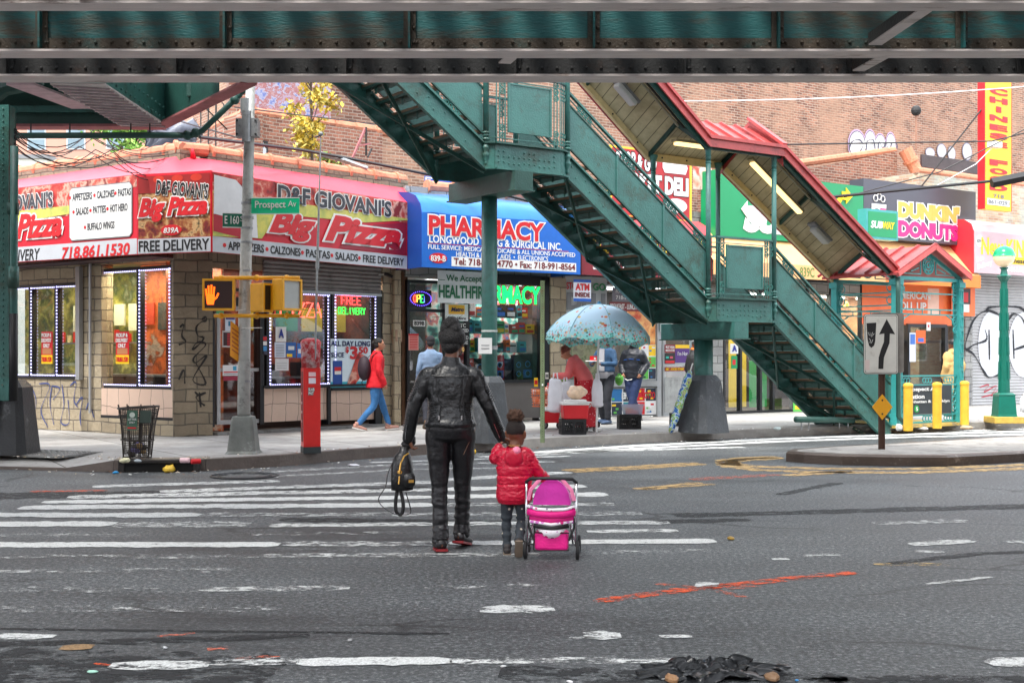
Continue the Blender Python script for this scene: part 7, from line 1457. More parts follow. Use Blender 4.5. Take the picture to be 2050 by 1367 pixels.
mx=N(nt,'ShaderNodeMix',data_type='RGBA'); L(nt,dot,mx.inputs[0]); L(nt,base,mx.inputs[6]); L(nt,cc,mx.inputs[7]); vo2=N(nt,'ShaderNodeTexVoronoi',Scale=22.0); L(nt,tc.outputs['Object'],vo2.inputs[0]); d2=ramp(nt,vo2.outputs[0],[(.42,(.9,.9,.9,1)),(.5,(0,0,0,1))]); fr_=N(nt,'ShaderNodeMapRange'); L(nt,sp.outputs[2],fr_.inputs[0]); fr_.inputs[1].default_value=1.98; fr_.inputs[2].default_value=1.7
ml=N(nt,'ShaderNodeMath',operation='MULTIPLY'); L(nt,d2,ml.inputs[0]); L(nt,fr_.outputs[0],ml.inputs[1]); mx2=N(nt,'ShaderNodeMix',data_type='RGBA'); L(nt,ml.outputs[0],mx2.inputs[0]); L(nt,mx.outputs[2],mx2.inputs[6]); c3=ramp(nt,vo2.outputs[1],[(.2,(200,60,70)),(.45,(235,225,200)),(.6,(40,120,110)),(.85,(70,180,160))]); L(nt,c3,mx2.inputs[7])
L(nt,mx2.outputs[2],b.inputs['Base Color']); b.inputs['Roughness'].default_value=.6; b.inputs['Transmission Weight'].default_value=0; UMC=m
mb=MB(); n=8; k=6; vs=[]; RR=.96
for j in range(9):
    t=j/8
    for i in range(n*k):
        a=2*PI*i/(n*k); ph=(i%k)/k; sag=.10*math.sin(PI*ph)*t; rad=RR*(.55*t+.45*math.sin(t*PI/2*.98))*(1-.09*math.sin(PI*ph)*t); vs.append((rad*math.cos(a),rad*math.sin(a),1.74+.56*math.cos(t*PI/2)-0+sag*.15))
for i in range(n*k):
    a=2*PI*i/(n*k); ph=(i%k)/k; rad=RR*(1-.07*math.sin(PI*ph)); vs.append((rad*math.cos(a)*1.01,rad*math.sin(a)*1.01,1.74-.10-.05*math.sin(PI*ph)+.02*math.sin(3*PI*ph)))
fs=[(j*n*k+i,j*n*k+(i+1)%(n*k),(j+1)*n*k+(i+1)%(n*k),(j+1)*n*k+i) for j in range(9) for i in range(n*k)]
mb.add(vs,fs,UMC); mb.build('canopy',UM,smooth=True); mb=MB()
for i in range(8):
    q=[V(vs[j*n*k+i*k])*1.0+V((0,0,.004)) for j in range(9)]; mb.tube(q,.006,flat((110,170,180)),4)
mb.build('seam',UM); mb=MB(); mb.tube([(0,0,0),(0,0,2.28)],.02,WHITE,8); mb.build('pole',UM); mb=MB(); mb.lathe([(.07,0),(.08,.03),(.04,.05),(.02,.09)],(0,0,2.27),flat((40,130,170)),10); mb.build('finial',UM)
mb=MB()
for i in range(8): a=2*PI*i/8; mb.tube([(0,0,2.2),(.5*math.cos(a),.5*math.sin(a),2.15),(RR*.97*math.cos(a),RR*.97*math.sin(a),1.74)],.006,WHITE,5)
mb.build('rib',UM)
# folded umbrella leaning on the column foot
UF=thing('folded_umbrella','folded blue and green patterned umbrella leaning on the column foot','umbrella',tuple(G(1342,866,.15))); d=V((PT(1382,742,22.2)-G(1342,866,.15)))
mb=MB(); k=14; FU=blobs('folded umbrella cloth',[(.15,(20,70,150)),(.4,(40,120,200)),(.5,(230,235,235)),(.6,(60,160,80)),(.72,(200,200,120)),(.85,(20,60,140))],10); mb.tube([d*(i/k) for i in range(k+1)],[.028]+[.045+.028*min(1,i/4)+.008*math.sin(i*2.3) for i in range(1,k)]+[.03],FU,10); mb.build('folded_cloth',UF,smooth=True); mb=MB(); mb.tube([d*.98,d*1.12],.012,WHITE,6); mb.tube([d*0,d*-.02],.02,BLUE,6); mb.build('shaft',UF)
# sliver of a white parked car at the right edge
q=G(2046,835,0); CAR=thing('parked_car','white car with its front just entering the right edge','car',(11.75,25.2,0),R(35)); mb=MB(); WC=mat('white car paint',(226,226,228),.25,0,.02,coat=.6)
prof=[(0,.35),(.02,.62),(.25,.8),(1.1,.92),(1.7,1.35),(3.0,1.38),(3.9,.95),(4.3,.9),(4.35,.4),(3.8,.22),(.4,.22)]; mb.prism(prof,0,1.7,WC); mb.build('body',CAR,bev=.06)
for x in (.8,3.5):
    for y in (-.02,1.52): mb=MB(); mb.disc((x,y+.2,.32),.32,.2,RUBBER,22); mb.disc((x,y-.01,.32),.2,.01,GALV,14); mb.build('wheel',CAR)
mb=MB(); mb.box(-.02,.1,.5,.03,.35,.62,flat((60,70,84))); mb.build('headlight',CAR); mb=MB(); mb.prism([(1.25,.95),(1.75,1.3),(2.3,1.32),(2.3,.95)],-.006,0,GLASS2); mb.build('side_window',CAR)
# ================= people
SKB=mat('brown skin',(120,76,54),.5,0,.06,8); SKT=mat('tan skin',(176,122,94),.5,0,.06,8); HAIRK=mat('black hair',(20,17,17),.55,0,.3,40,.8,90); EYEW=flat((220,215,210),.3)
DEF=dict(pel=(0,0,.93),wst=(0,0,1.08),cst=(0,0,1.28),nck=(0,-.015,1.46),head=(0,.02,1.60),
 shL=(-.165,0,1.355),elL=(-.225,-.03,1.12),wrL=(-.23,.05,.88),shR=(.165,0,1.355),elR=(.225,-.03,1.12),wrR=(.23,.05,.88),
 hiL=(-.09,0,.90),knL=(-.095,.03,.49),anL=(-.095,-.02,.09),hiR=(.09,0,.90),knR=(.095,.03,.49),anR=(.095,-.02,.09),ftL=0,ftR=0,hdL=None,hdR=None,toeL=0,toeR=0)
class Pose:
    def __init__(s,**k):
        s.__dict__.update({a:(V(b) if isinstance(b,tuple) else b) for a,b in {**DEF,**k}.items()})
    def sp(s,z):
        K=[(.93,s.pel),(1.08,s.wst),(1.28,s.cst),(1.46,s.nck)]
        if z<=.93: return s.pel+V((0,0,z-.93))
        for (a,p),(b,q) in zip(K,K[1:]):
            if z<=b: return p.lerp(q,(z-a)/(b-a))
        d=(s.head-s.nck).normalized(); return s.nck+d*(z-1.46)
def path(pts,n=5):
    """smooth path with radii through (point, radius) pairs"""
    P=[V(p) for p,_ in pts]; Rr=[r if isinstance(r,tuple) else (r,r) for _,r in pts]; o=[];ro=[]
    for i in range(len(P)-1):
        a=P[max(i-1,0)];b=P[i];c=P[i+1];d=P[min(i+2,len(P)-1)]
        for k in range(n):
            t=k/n; o.append(.5*((2*b)+(-a+c)*t+(2*a-5*b+4*c-d)*t*t+(-a+3*b-3*c+d)*t**3)); ro.append((Rr[i][0]*(1-t)+Rr[i+1][0]*t,Rr[i][1]*(1-t)+Rr[i+1][1]*t))
    o.append(P[-1]);ro.append(Rr[-1]); return o,ro
def limb(mb,pts,m,n=5,seg=12,fold=0,ff=30,f0=0):
    o,r=path(pts,n)
    if fold:
        L_=0; rr2=[]
        for i,p in enumerate(o):
            if i: L_+=(p-o[i-1]).length
            k=fold*(math.sin(L_*ff)+.6*math.sin(L_*ff*1.73+1))*(1 if i/len(o)>=f0 else .15); rr2.append((r[i][0]+k,r[i][1]+k*.8))
        r=rr2
    mb.tube(o,r,m,seg); mb.sph(o[0],max(r[0][0],.004)*.98,m,seg,8); mb.sph(o[-1],max(r[-1][0],.004)*.98,m,seg,8)
def torso(mb,P,levels,m,seg=20):
    pts=[P.sp(l[0])+V((0,l[3] if len(l)>3 else 0,0)) for l in levels]; mb.tube(pts,[(l[1],l[2]) for l in levels],m,seg)
def hand(mb,wr,d,nrm,m,curl=.5,side=1,s=1):
    d=V(d).normalized(); nrm=V(nrm); nrm=(nrm-d*nrm.dot(d)).normalized(); sd=d.cross(nrm)*side
    pal=wr+d*.085*s; mb.tube([wr-d*.02,wr+d*.02*s,wr+d*.05*s,pal],[(.026*s,.022*s)]*1+[(.036*s,.018*s),(.042*s,.016*s),(.038*s,.013*s)],m,10)
    for f,(o,l) in enumerate(((-.03,.062),(-.011,.075),(.010,.07),(.029,.055))):
        a=pal+sd*o*s-d*.008; c=curl*(.9+.2*f/3); d1=(d*math.cos(c)+nrm*math.sin(c)).normalized(); d2=(d*math.cos(c*2.1)+nrm*math.sin(c*2.1)).normalized(); b=a+d1*l*.5*s; e=b+d2*l*.5*s
        mb.tube([a,b,e],[.0095*s,.009*s,.0075*s],m,8); mb.sph(b,.0092*s,m,8,5); mb.sph(e,.0076*s,m,8,5)
    a=wr+d*.03*s-sd*.03*s; b=a+(d*.8-sd*.5+nrm*.4).normalized()*.035*s; e=b+(d*.8-sd*.05+nrm*.6).normalized()*.032*s
    mb.tube([wr+d*.015*s,a,b,e],[.016*s,.013*s,.011*s,.009*s],m,8); mb.sph(e,.009*s,m,8,5)
def shoe(mb,an,yaw,pitch,m,L_=.27,w=.046,h=.055,toe=0):
    M=Mx.Translation(an)@Mx.Rotation(yaw,4,'Z')@Mx.Rotation(pitch,4,'X'); s=mb.M; mb.M=(s@M) if s is not None else M
    mb.tube([(0,-.075,-.045),(0,-.05,-.04),(0,.02,-.045),(0,.1,-.052),(0,.165,-.056),(0,.19,-.06)],[(w*.75,.035),(w*.9,.045),(w*.95,.042),(w*1.1,.032),(w*.9,.026),(w*.4,.014)],m,12)
    mb.tube([(0,-.02,-.03),(0,-.02,.04)],[w*.95,w*.85],m,12); mb.M=s
def headmesh(mb,P,yaw,pitch,m,hs=1,roll=0):
    M=Mx.Translation(P.head)@Mx.Rotation(yaw,4,'Z')@Mx.Rotation(pitch,4,'X')@Mx.Rotation(roll,4,'Y')@Mx.Scale(hs,4); mb.M=M
    mb.sph((0,-.012,.035),(.074,.092,.085),m,20,14); mb.rings([(0,.02,-.105,.025,.03),(0,.022,-.095,.042,.052),(0,.02,-.06,.058,.07),(0,.012,-.02,.068,.082),(0,.005,.03,.073,.09)],m,18)
    mb.tube([(0,.085,.02),(0,.1,-.01),(0,.108,-.028),(0,.09,-.04)],[.008,.012,.016,.01],m,8); mb.sph((0,.085,-.062),(.024,.012,.007),m,10,5); mb.sph((0,.08,-.074),(.02,.012,.006),m,10,5)
    for sx in (-1,1): mb.tube([(sx*.072,-.005,-.035),(sx*.08,-.01,-.01),(sx*.082,-.018,.015),(sx*.074,-.012,.03)],[(.008,.012),(.01,.016),(.009,.016),(.006,.008)],m,8); mb.sph((sx*.03,.084,.028),(.02,.01,.008),m,8,5)
    mb.M=None; return M
def face(M,root,skin,lip=(120,60,52)):
    mb=MB(M)
    for sx in (-1,1): mb.sph((sx*.029,.086,.004),(.013,.008,.0075),EYEW,10,6)
    mb.build('eye_white',root,smooth=True); mb=MB(M)
    for sx in (-1,1): mb.sph((sx*.029,.0925,.004),(.006,.004,.006),BLACK,8,5)
    mb.build('pupil',root); mb=MB(M)
    for sx in (-1,1): mb.tube([(sx*.014,.09,.022),(sx*.03,.092,.028),(sx*.046,.08,.022)],.003,BLACK,5)
    mb.build('eyebrow',root); mb=MB(M); mb.tube([(-.022,.088,-.066),(0,.1,-.064),(.022,.088,-.066)],[(.003,.002),(.006,.005),(.003,.002)],flat(lip),6); mb.build('lips',root)
def hairball(mb,c,r,m,seg=26,amp=.08,f=40,M=None):
    b=MB(); b.sph(c,r,m,seg,18); vs=[]
    for v in b.v:
        d=(V(v)-V(c)); n=NZ.noise(V(v)*f)+.5*NZ.noise(V(v)*f*2.3); vs.append(V(c)+d*(1+amp*n*2))
    if M is not None: vs=[M@v for v in vs]
    mb.add(vs,b.f,m)
def person(label,loc,rz,P,s,skin,fn,vox=.012,hs=1,yaw=0,pitch=0,g=1,armr=1,curlL=.5,curlR=.5,nL=(1,0,0),nR=(-1,0,0),roll=0,showface=True,dL=None,dR=None,group=None):
    e=thing('person',label,'person',loc,rz,group); e.scale=(s,s,s)
    mb=MB(); torso(mb,P,[(.84,.13*g,.10),(.92,.16*g,.115),(1.0,.15*g,.11),(1.08,.125*g,.098),(1.2,.14*g,.105),(1.30,.14*g,.095),(1.36,.12*g,.08),(1.41,.075,.06),(1.45,.052,.053),(1.53,.05,.052)],skin)
    mb.tube([P.nck,P.nck.lerp(P.head,.8)],.05*(1+(hs-1)*.5),skin,14)
    for q in 'LR':
        sh,el,wr=(getattr(P,a+q) for a in ('sh','el','wr')); limb(mb,[(P.sp(1.33).lerp(sh,.6),.045),(sh,.047*armr),(sh.lerp(el,.5),.045*armr),(el,.037*armr),(el.lerp(wr,.3),.037*armr),(wr,.024)],skin,4)
        d=(getattr(P,'hd'+q) or (wr-el)); sc=.9 if hs==1 else .8; hand(mb,wr,d,nL if q=='L' else nR,skin,curlL if q=='L' else curlR,1 if q=='L' else -1,sc)
        hi,kn,an=(getattr(P,a+q) for a in ('hi','kn','an')); limb(mb,[(hi,.08*g),(hi.lerp(kn,.4),.075*g),(kn,.05*g),(kn.lerp(an,.35),.048),(an,.034)],skin,4)
        shoe(mb,an,getattr(P,'ft'+q),getattr(P,'toe'+q),skin,w=.036)
    M=headmesh(mb,P,yaw,pitch,skin,hs,roll); mb.build('body',e,smooth=True,voxel=vox*.8,iters=2)
    if showface: face(M,e,skin)
    fn(e,P,M); return e
nz0=lambda c:.007*NZ.noise(V((c.x*9,c.y*9,c.z*14)))+.003*NZ.noise(V((c.x*25,c.y*25,c.z*30)))
def jacket(e,P,m,lv,name='jacket',vox=.012,arm=(.062,.056,.05,.048,.042),fold=.001,disp=nz0,ff=40,cuff=1,armsout=1):
    mb=MB(); torso(mb,P,lv,m,22)
    for q in 'LR':
        sh,el,wr=(getattr(P,a+q) for a in ('sh','el','wr')); w=el.lerp(wr,cuff); limb(mb,[(P.sp(1.33).lerp(sh,.45),arm[0]*.85),(sh,arm[0]),(sh.lerp(el,.5),arm[1]),(el,arm[2]),(el.lerp(w,.5),arm[3]),(w,arm[4])],m,7,14,fold,ff)
    return mb.build(name,e,smooth=True,voxel=vox,iters=2,disp=disp)
def trousers(e,P,m,g=1,leg=(.095,.088,.066,.062,.058),fold=.001,ff=45,f0=.4,vox=.012,hem=.92,top=1.0,disp=None,name='trousers',seat=(.178,.13)):
    disp=disp or nz0
    mb=MB(); torso(mb,P,[(.82,.09*g,.09),(.86,seat[0]*.92*g,seat[1]),(.92,seat[0]*g,seat[1]*1.02,-.012),(.97,seat[0]*.97*g,seat[1]*.98,-.01),(top+.03,.145*g,.112)],m,22)
    for q in 'LR':
        hi,kn,an=(getattr(P,a+q) for a in ('hi','kn','an')); a=kn.lerp(an,hem); limb(mb,[(hi+V((0,-.012,0)),leg[0]*g),(hi.lerp(kn,.45),leg[1]*g),(kn,leg[2]*g),(kn.lerp(a,.5),leg[3]*g),(a,leg[4]*g)],m,9,16,fold,ff,f0)
    return mb.build(name,e,smooth=True,voxel=vox,iters=2,disp=disp)
def shoes(e,P,m,sole=None,w=.05):
    for q in 'LR':
        mb=MB(); shoe(mb,getattr(P,'an'+q),getattr(P,'ft'+q),getattr(P,'toe'+q),m,w=w); o=mb.build('shoe',e,smooth=True)
        if sole:
            mb=MB(Mx.Translation(getattr(P,'an'+q))@Mx.Rotation(getattr(P,'ft'+q),4,'Z')@Mx.Rotation(getattr(P,'toe'+q),4,'X')); mb.prism([(-.045,-.085),(.045,-.085),(.05,.08),(.03,.19),(-.03,.19),(-.05,.08)],-.09,-.072,sole,'z'); mb.build('sole',o)
def nz(a,f,sx=1,sy=1,sz=1,a2=0):
    return lambda c: a*NZ.noise(V((c.x*f*sx,c.y*f*sy,c.z*f*sz)))+a2*NZ.noise(V((c.x*f*2.7,c.y*f*2.7,c.z*f*2.7+7)))
LEA=mat('black leather',(16,16,18),.33,0,.15,12,.35,55,coat=.15); LEP=mat('black leather look trousers',(22,21,24),.38,0,.12,10,.25,50)
# --- woman in black leather
P=Pose(pel=(0,-.0,.94),wst=(0,.0,1.08),cst=(-.0,.0,1.28),nck=(.005,-.01,1.45),head=(.02,.02,1.585),
 shL=(-.178,-.01,1.325),elL=(-.275,-.03,1.10),wrL=(-.325,.03,.845),hdL=(.04,.03,-.12),shR=(.183,-.01,1.325),elR=(.285,-.02,1.10),wrR=(.385,.06,.855),hdR=(.12,.06,-.05),
 hiL=(-.095,0,.90),knL=(-.085,.0,.49),anL=(-.075,-.04,.095),hiR=(.095,0,.90),knR=(.09,.07,.49),anR=(.085,.13,.12),toeL=R(-3),toeR=R(-12),ftL=R(8),ftR=R(-18))
def cl(e,P,M):
    jacket(e,P,LEA,[(.93,.192,.155,-.014),(.945,.20,.165,-.014),(.96,.196,.16,-.012),(.975,.188,.152,-.01),(1.08,.172,.142),(1.18,.175,.142),(1.28,.19,.138),(1.34,.19,.122),(1.375,.172,.106),(1.405,.13,.09),(1.432,.088,.076),(1.45,.07,.066)],vox=.0085,arm=(.068,.062,.054,.051,.044),fold=.001,ff=40,disp=nz(.006,11,1,1,1.6,.003))
    mb=MB(); mb.tube([P.sp(1.415)+V((0,-.01,0)),P.sp(1.45)+V((0,-.012,.005)),P.sp(1.475)+V((0,-.015,.008))],[(.088,.078),(.072,.068),(.066,.063)],LEA,20,False); mb.build('collar',e,smooth=True)
    mb=MB() # seams, ribbed panels, zips
    for sx in (-1,1):
        for i in range(9): z=.985+i*.018; p=P.sp(z); mb.tube([(sx*.115+.0,-.125,z),(sx*.155,-.085,z),(sx*.172,-.03,z)],.005,LEA,5)
        for i in range(12): t=i/12; q=P.elR.lerp(P.wrR,.1+t*.7) if sx>0 else P.elL.lerp(P.wrL,.1+t*.7); mb.tube([q+V((sx*.02,-.052,0)),q+V((sx*.045,-.03,.004)),q+V((sx*.055,.0,.006))],.004,LEA,5)
        for i in range(9): t=i/9; q=(P.shR.lerp(P.elR,.2+t*.7) if sx>0 else P.shL.lerp(P.elL,.2+t*.7)); mb.tube([q+V((sx*.04,-.058,0)),q+V((sx*.062,-.03,.004)),q+V((sx*.07,0,.006))],.0045,LEA,5)
    mb.build('ribbed_panel',e)
    mb=MB()
    mb.tube([(-.14,-.128,1.335),(-.07,-.142,1.328),(0,-.146,1.33),(.07,-.142,1.328),(.15,-.128,1.335)],.004,LEA,5)
    for sx in (-1,1): mb.tube([(sx*.105,-.137,1.32),(sx*.10,-.144,1.2),(sx*.075,-.140,1.1),(sx*.09,-.150,.985)],.0035,LEA,5)
    mb.build('seam',e)
    mb=MB(); ZP=CHROME
    for sx in (-1,1): mb.tube([(sx*.085,-.15,1.0),(sx*.088,-.153,1.035)],.006,ZP,6); mb.box(sx*.085-.006,-.158,1.0,sx*.085+.006,-.152,1.03,ZP)
    mb.tube([P.elL.lerp(P.wrL,.55)+V((-.03,-.045,0)),P.wrL+V((-.02,-.045,.0))],.003,ZP,5); mb.tube([P.elR.lerp(P.wrR,.55)+V((-.01,-.052,0)),P.wrR+V((-.01,-.045,0))],.003,ZP,5)
    mb.build('zip',e)
    trousers(e,P,LEP,1.0,(.100,.09,.064,.058,.066),.0012,50,.55,.0085,1.0,1.0,lambda c:(.002+.008*min(1,max(0,(.55-c.z)/.2)))*NZ.noise(V((c.x*9,c.y*9,c.z*34)))+.006*NZ.noise(V((c.x*12+c.z*8,c.y*12,c.z*10))),seat=(.184,.15))
    mb=MB(); 
    for i in range(26): t=i/25; q=V((.19,-.05,.93)).lerp(V((.10,-.11,.74)),t); mb.sph(q+V((0,0,0)),.0035,flat((120,86,66)),6,4)
    mb.build('beaded_trim',e)
    shoes(e,P,mat('black trainer',(26,22,24),.4),flat((130,20,28))); 
    mb=MB(); 
    for an in (P.anL,P.anR): mb.tube([an+V((0,-.03,.0)),an+V((0,-.02,.06))],[.05,.052],LEP,14)
    mb.build('shoe_upper',e)
    mb=MB(); hairball(mb,(0,-.02,.035),(.106,.108,.092),HAIRK,32,.035,24,M); hairball(mb,(0,-.05,-.02),(.076,.066,.07),HAIRK,24,.05,30,M); hairball(mb,(-.004,-.035,.137),(.064,.066,.058),HAIRK,34,.05,26,M)
    for dx,dy,dz,r_ in ((-.035,-.05,.105,.05),(.035,-.05,.10,.05)): hairball(mb,(dx,dy,dz),(r_,)*3,HAIRK,16,.05,30,M)
    mb.build('hair',e,smooth=True)
    r=random.Random(4); mb=MB()
    for i in range(60):
        a=r.uniform(0,2*PI); b=V((math.cos(a)*.062,-.035+math.sin(a)*.05,.13+r.uniform(-.03,.06))); mb.tube([M@b,M@(b+V((r.uniform(-.03,.03),r.uniform(-.03,.03),r.uniform(0,.03))))],.0012,HAIRK,3)
    mb.build('loose_hair',e)
    mb=MB(); mb.M=M; mb.tube([(.078,-.01,-.01),(.07,.06,-.035),(.03,.105,-.04)],.003,BLACK,5); mb.rings([(0,.07,-.1,.03,.03),(0,.075,-.06,.052,.048),(0,.075,-.02,.048,.045)],BLACK,14); mb.build('face_mask',e); mb=MB(M); mb.ring((.083,-.005,-.055),.016,.003,mat('gold',(220,170,80),.3,.8,.1),12,'x'); mb.build('earring',e)
g_=G(902,1101); WA=person('woman seen from behind in black leather jacket and trousers holding a handbag',(g_.x,g_.y,0),R(2),P,1.02,SKB,cl,.009,yaw=R(-22),nL=(1,.3,0),curlL=.75,curlR=.8,nR=(-.3,0,-1),armr=.95)
# --- handbag hanging from her left hand
hb=V((g_.x,g_.y,0))+V((-.34,.02,.79))*1.02
hb=hb+V((-.03,0,0))
HB=thing('handbag','small black leather backpack handbag with gold zips hanging from the hand','bag',tuple(hb),R(20)); HB.scale=(1.35,1.2,1.02)
mb=MB(); k=14; BLm=mat('soft black bag leather',(20,19,20),.35,0,.15,10,.4,50,coat=.2)
mb.rings([(0,0,-.34,.03,.025),(0,0,-.33,.062,.045),(0,0,-.25,.07,.055),(.0,0,-.15,.064,.05),(0,0,-.08,.05,.036),(.01,0,-.04,.03,.022),(.01,0,0,.026,.018)],BLm,20); mb.build('bag_body',HB,smooth=True,disp=nz(.008,22,1,1,1,.004))
mb=MB(); mb.rings([(.03,-.04,-.31,.02,.01),(.03,-.048,-.29,.036,.018),(.03,-.05,-.22,.036,.018),(.03,-.045,-.2,.024,.01)],BLm,14); mb.rings([(.03,0,-.02,.02,.02),(.035,0,.02,.045,.02),(.05,0,.07,.03,.02),(.03,0,.1,.01,.01)],BLm,12); mb.build('front_pocket',HB,smooth=True)
mb=MB(); GD=mat('gold metal',(226,176,90),.3,.8,.1); mb.tube([(-.03,-.05,-.2),(-.02,-.05,-.12),(.0,-.045,-.07),(.03,-.035,-.05)],.005,GD,6); mb.tube([(-.035,-.058,-.28),(-.03,-.058,-.22)],.004,GD,6); mb.box(.02,-.075,-.27,.05,-.066,-.25,GD); mb.ring((-.03,-.06,-.19),.012,.003,GD,10); mb.build('gold_zip',HB)
for pts in ([(-.05,0,-.1),(-.085,0,-.2),(-.1,0,-.3),(-.14,0,-.39),(-.12,0,-.45),(-.06,.0,-.505),(-.02,0,-.52),(.03,0,-.52),(.05,0,-.49),(.02,.0,-.35)],[(-.02,.02,-.3),(-.035,.02,-.42),(-.03,.02,-.5),(.0,.02,-.52),(.01,.02,-.44),(-.01,.03,-.3)]):
    o_,_=path([(p,.01) for p in pts],6); mb=MB(); mb.tube(o_,[(.011,.0025)]*len(o_),BLm,6); mb.build('strap',HB,smooth=True)
# --- girl
P=Pose(pel=(0,0,.74),wst=(0,0,.88),cst=(0,.0,1.08),nck=(.0,-.01,1.27),head=(.02,.03,1.44),
 shL=(-.155,0,1.19),elL=(-.24,.06,1.14),wrL=(-.20,.16,1.26),hdL=(.02,.05,.12),shR=(.155,0,1.19),elR=(.27,.06,.99),wrR=(.37,.15,.89),hdR=(.12,.06,-.05),
 hiL=(-.085,0,.70),knL=(-.10,.04,.38),anL=(-.09,.02,.085),hiR=(.085,0,.70),knR=(.08,.03,.40),anR=(.065,-.20,.17),toeL=0,toeR=R(-62),ftL=R(4),ftR=R(5))
class PC(Pose):
    def sp(s,z):
        K=[(.93,s.pel),(1.08,s.wst),(1.28,s.cst),(1.46,s.nck)]
        return Pose.sp(s,z)
PUF=mat('crimson puffer nylon',(186,6,48),.36,0,.1,6,.25,30); PUP=mat('pink hood lining',(240,130,160),.6)
def cl(e,P,M):
    mb=MB(); lv=[]
    zs=[(.80,.155,.13),(.85,.18,.15),(.90,.185,.155),(.945,.185,.152),(.955,.165,.135),(.965,.18,.148),(1.03,.182,.15),(1.045,.16,.13),(1.055,.176,.142),(1.13,.182,.15),(1.148,.162,.132),(1.16,.178,.142),(1.24,.185,.148),(1.27,.165,.13),(1.28,.178,.138),(1.36,.18,.135),(1.42,.13,.105),(1.455,.085,.08)]
    zs=[(a,b*(1.2 if a<1.3 else 1.08),c*1.15) for a,b,c in zs]; torso(mb,P,zs,PUF,24)
    for q in 'LR':
        sh,el,wr=(getattr(P,a+q) for a in ('sh','el','wr')); L_=[P.sp(1.38).lerp(sh,.5),sh,el,wr]; o,_=path([(p,.07) for p in L_],9); rr_=[.085-.025*i/len(o)+.008*abs(math.sin(i*.75)) for i in range(len(o))]; mb.tube(o,rr_,PUF,14); mb.sph(o[-1],rr_[-1]*.9,PUF,12,8)
    mb.build('puffer_jacket',e,smooth=True,voxel=.0095,iters=2,disp=nz(.006,20,1,1,2,.003))
    mb=MB(); c=P.sp(1.36); mb.sph((c.x,c.y-.12,c.z+.0),(.115,.06,.125),PUF,20,12); mb.tube([P.sp(1.40)+V((0,-.02,0)),P.sp(1.48)+V((0,-.03,0))],[(.105,.095),(.095,.09)],PUF,18,False); hd=mb.build('hood',e,smooth=True,disp=nz(.012,16)); mb=MB(); mb.sph((c.x+.035,c.y-.145,c.z+.09),(.05,.035,.05),PUP,12,8); mb.build('hood_lining',hd,smooth=True)
    m,nt,b=nodes('dotted grey leggings'); tc=N(nt,'ShaderNodeTexCoord'); vo=N(nt,'ShaderNodeTexVoronoi',Scale=13.0); vo.inputs['Randomness'].default_value=.35; L(nt,tc.outputs['Object'],vo.inputs[0]); r_=ramp(nt,vo.outputs[0],[(.17,(200,190,170)),(.22,(50,56,62))]); L(nt,r_,b.inputs['Base Color']); b.inputs['Roughness'].default_value=.8
    trousers(e,P,m,1.0,(.085,.078,.06,.058,.052),.006,55,.3,.0095,.95,.9,nz(.004,18,1,1,1))
    shoes(e,P,mat('grey child shoe',(56,52,52),.7),mat('tan worn sole',(128,112,96),.8),w=.05)
    mb=MB(); hairball(mb,(0,-.014,.045),(.079,.096,.083),mat('dark brown hair',(34,24,20),.7,0,.3,60,.8,120),30,.012,60,M)
    HB2=mat('puffy brown hair',(88,62,48),.9,0,.4,60,.8,120)
    hairball(mb,(.0,-.025,.15),(.066,.06,.056),HB2,36,.17,45,M)
    mb.build('hair',e,smooth=True); r=random.Random(8); mb=MB()
    for i in range(500):
        u=V((r.gauss(0,1),r.gauss(0,1),r.gauss(0,1))).normalized(); b_=V((0,-.03,.145))+V((u.x*.058,u.y*.056,u.z*.05)); t=V((r.uniform(-1,1),r.uniform(-1,1),r.uniform(-1,1)))*.008; mb.tube([M@b_,M@(b_+u*.010+t),M@(b_+u*.006+t*2)],.0011,HB2,3,False)
    mb.build('loose_hair',e)
    mb=MB(M); mb.tube([(0,-.03,.125),(0,-.03,.132)],.045,BLACK,14); mb.build('hair_band',e); mb=MB(); mb.tube([P.nck+V((.07*math.cos(a/8*PI*2),.062*math.sin(a/8*PI*2)-.005,.035)) for a in range(9)],.004,mat('gold',(220,170,80)),5); mb.build('necklace',e)
g2=G(1030,1109); GI=person('small girl seen from behind in crimson puffer jacket pushing a toy stroller',(g2.x,g2.y,0),R(-4),P,.635,SKB,cl,.010,hs=1.45,yaw=R(-16),curlL=.8,curlR=.9,nL=(.5,0,-.4),nR=(0,-.2,-1),g=.95)
# --- toy stroller
g3=G(1105,1124); TY=thing('toy_stroller','hot pink toy doll stroller with silver frame and dotted trim','toy stroller',(g3.x,g3.y+.12,0),R(-5)); PKH=mat('hot pink cloth',(226,20,130),.6,0,.1,6,.3,30); PKL=mat('magenta hood cloth',(214,50,170),.55,0,.1,4,.2,25); LPK=mat('pale pink strap',(240,130,170),.6)
m,nt,b=nodes('dotted trim'); tc=N(nt,'ShaderNodeTexCoord'); vo=N(nt,'ShaderNodeTexVoronoi',Scale=26.0); vo.inputs['Randomness'].default_value=.4; L(nt,tc.outputs['Object'],vo.inputs[0]); sp=N(nt,'ShaderNodeSeparateColor'); L(nt,vo.outputs[1],sp.inputs[0]); cc=ramp(nt,sp.outputs[0],[(.3,(206,30,120)),(.5,(84,84,100)),(.7,(210,120,200))]); f=ramp(nt,vo.outputs[0],[(.33,(0,0,0,1)),(.38,(1,1,1,1))]); mx=N(nt,'ShaderNodeMix',data_type='RGBA'); L(nt,f,mx.inputs[0]); L(nt,cc,mx.inputs[6]); mx.inputs[7].default_value=lin((232,226,232)); L(nt,mx.outputs[2],b.inputs['Base Color']); DOT=m
w=.185
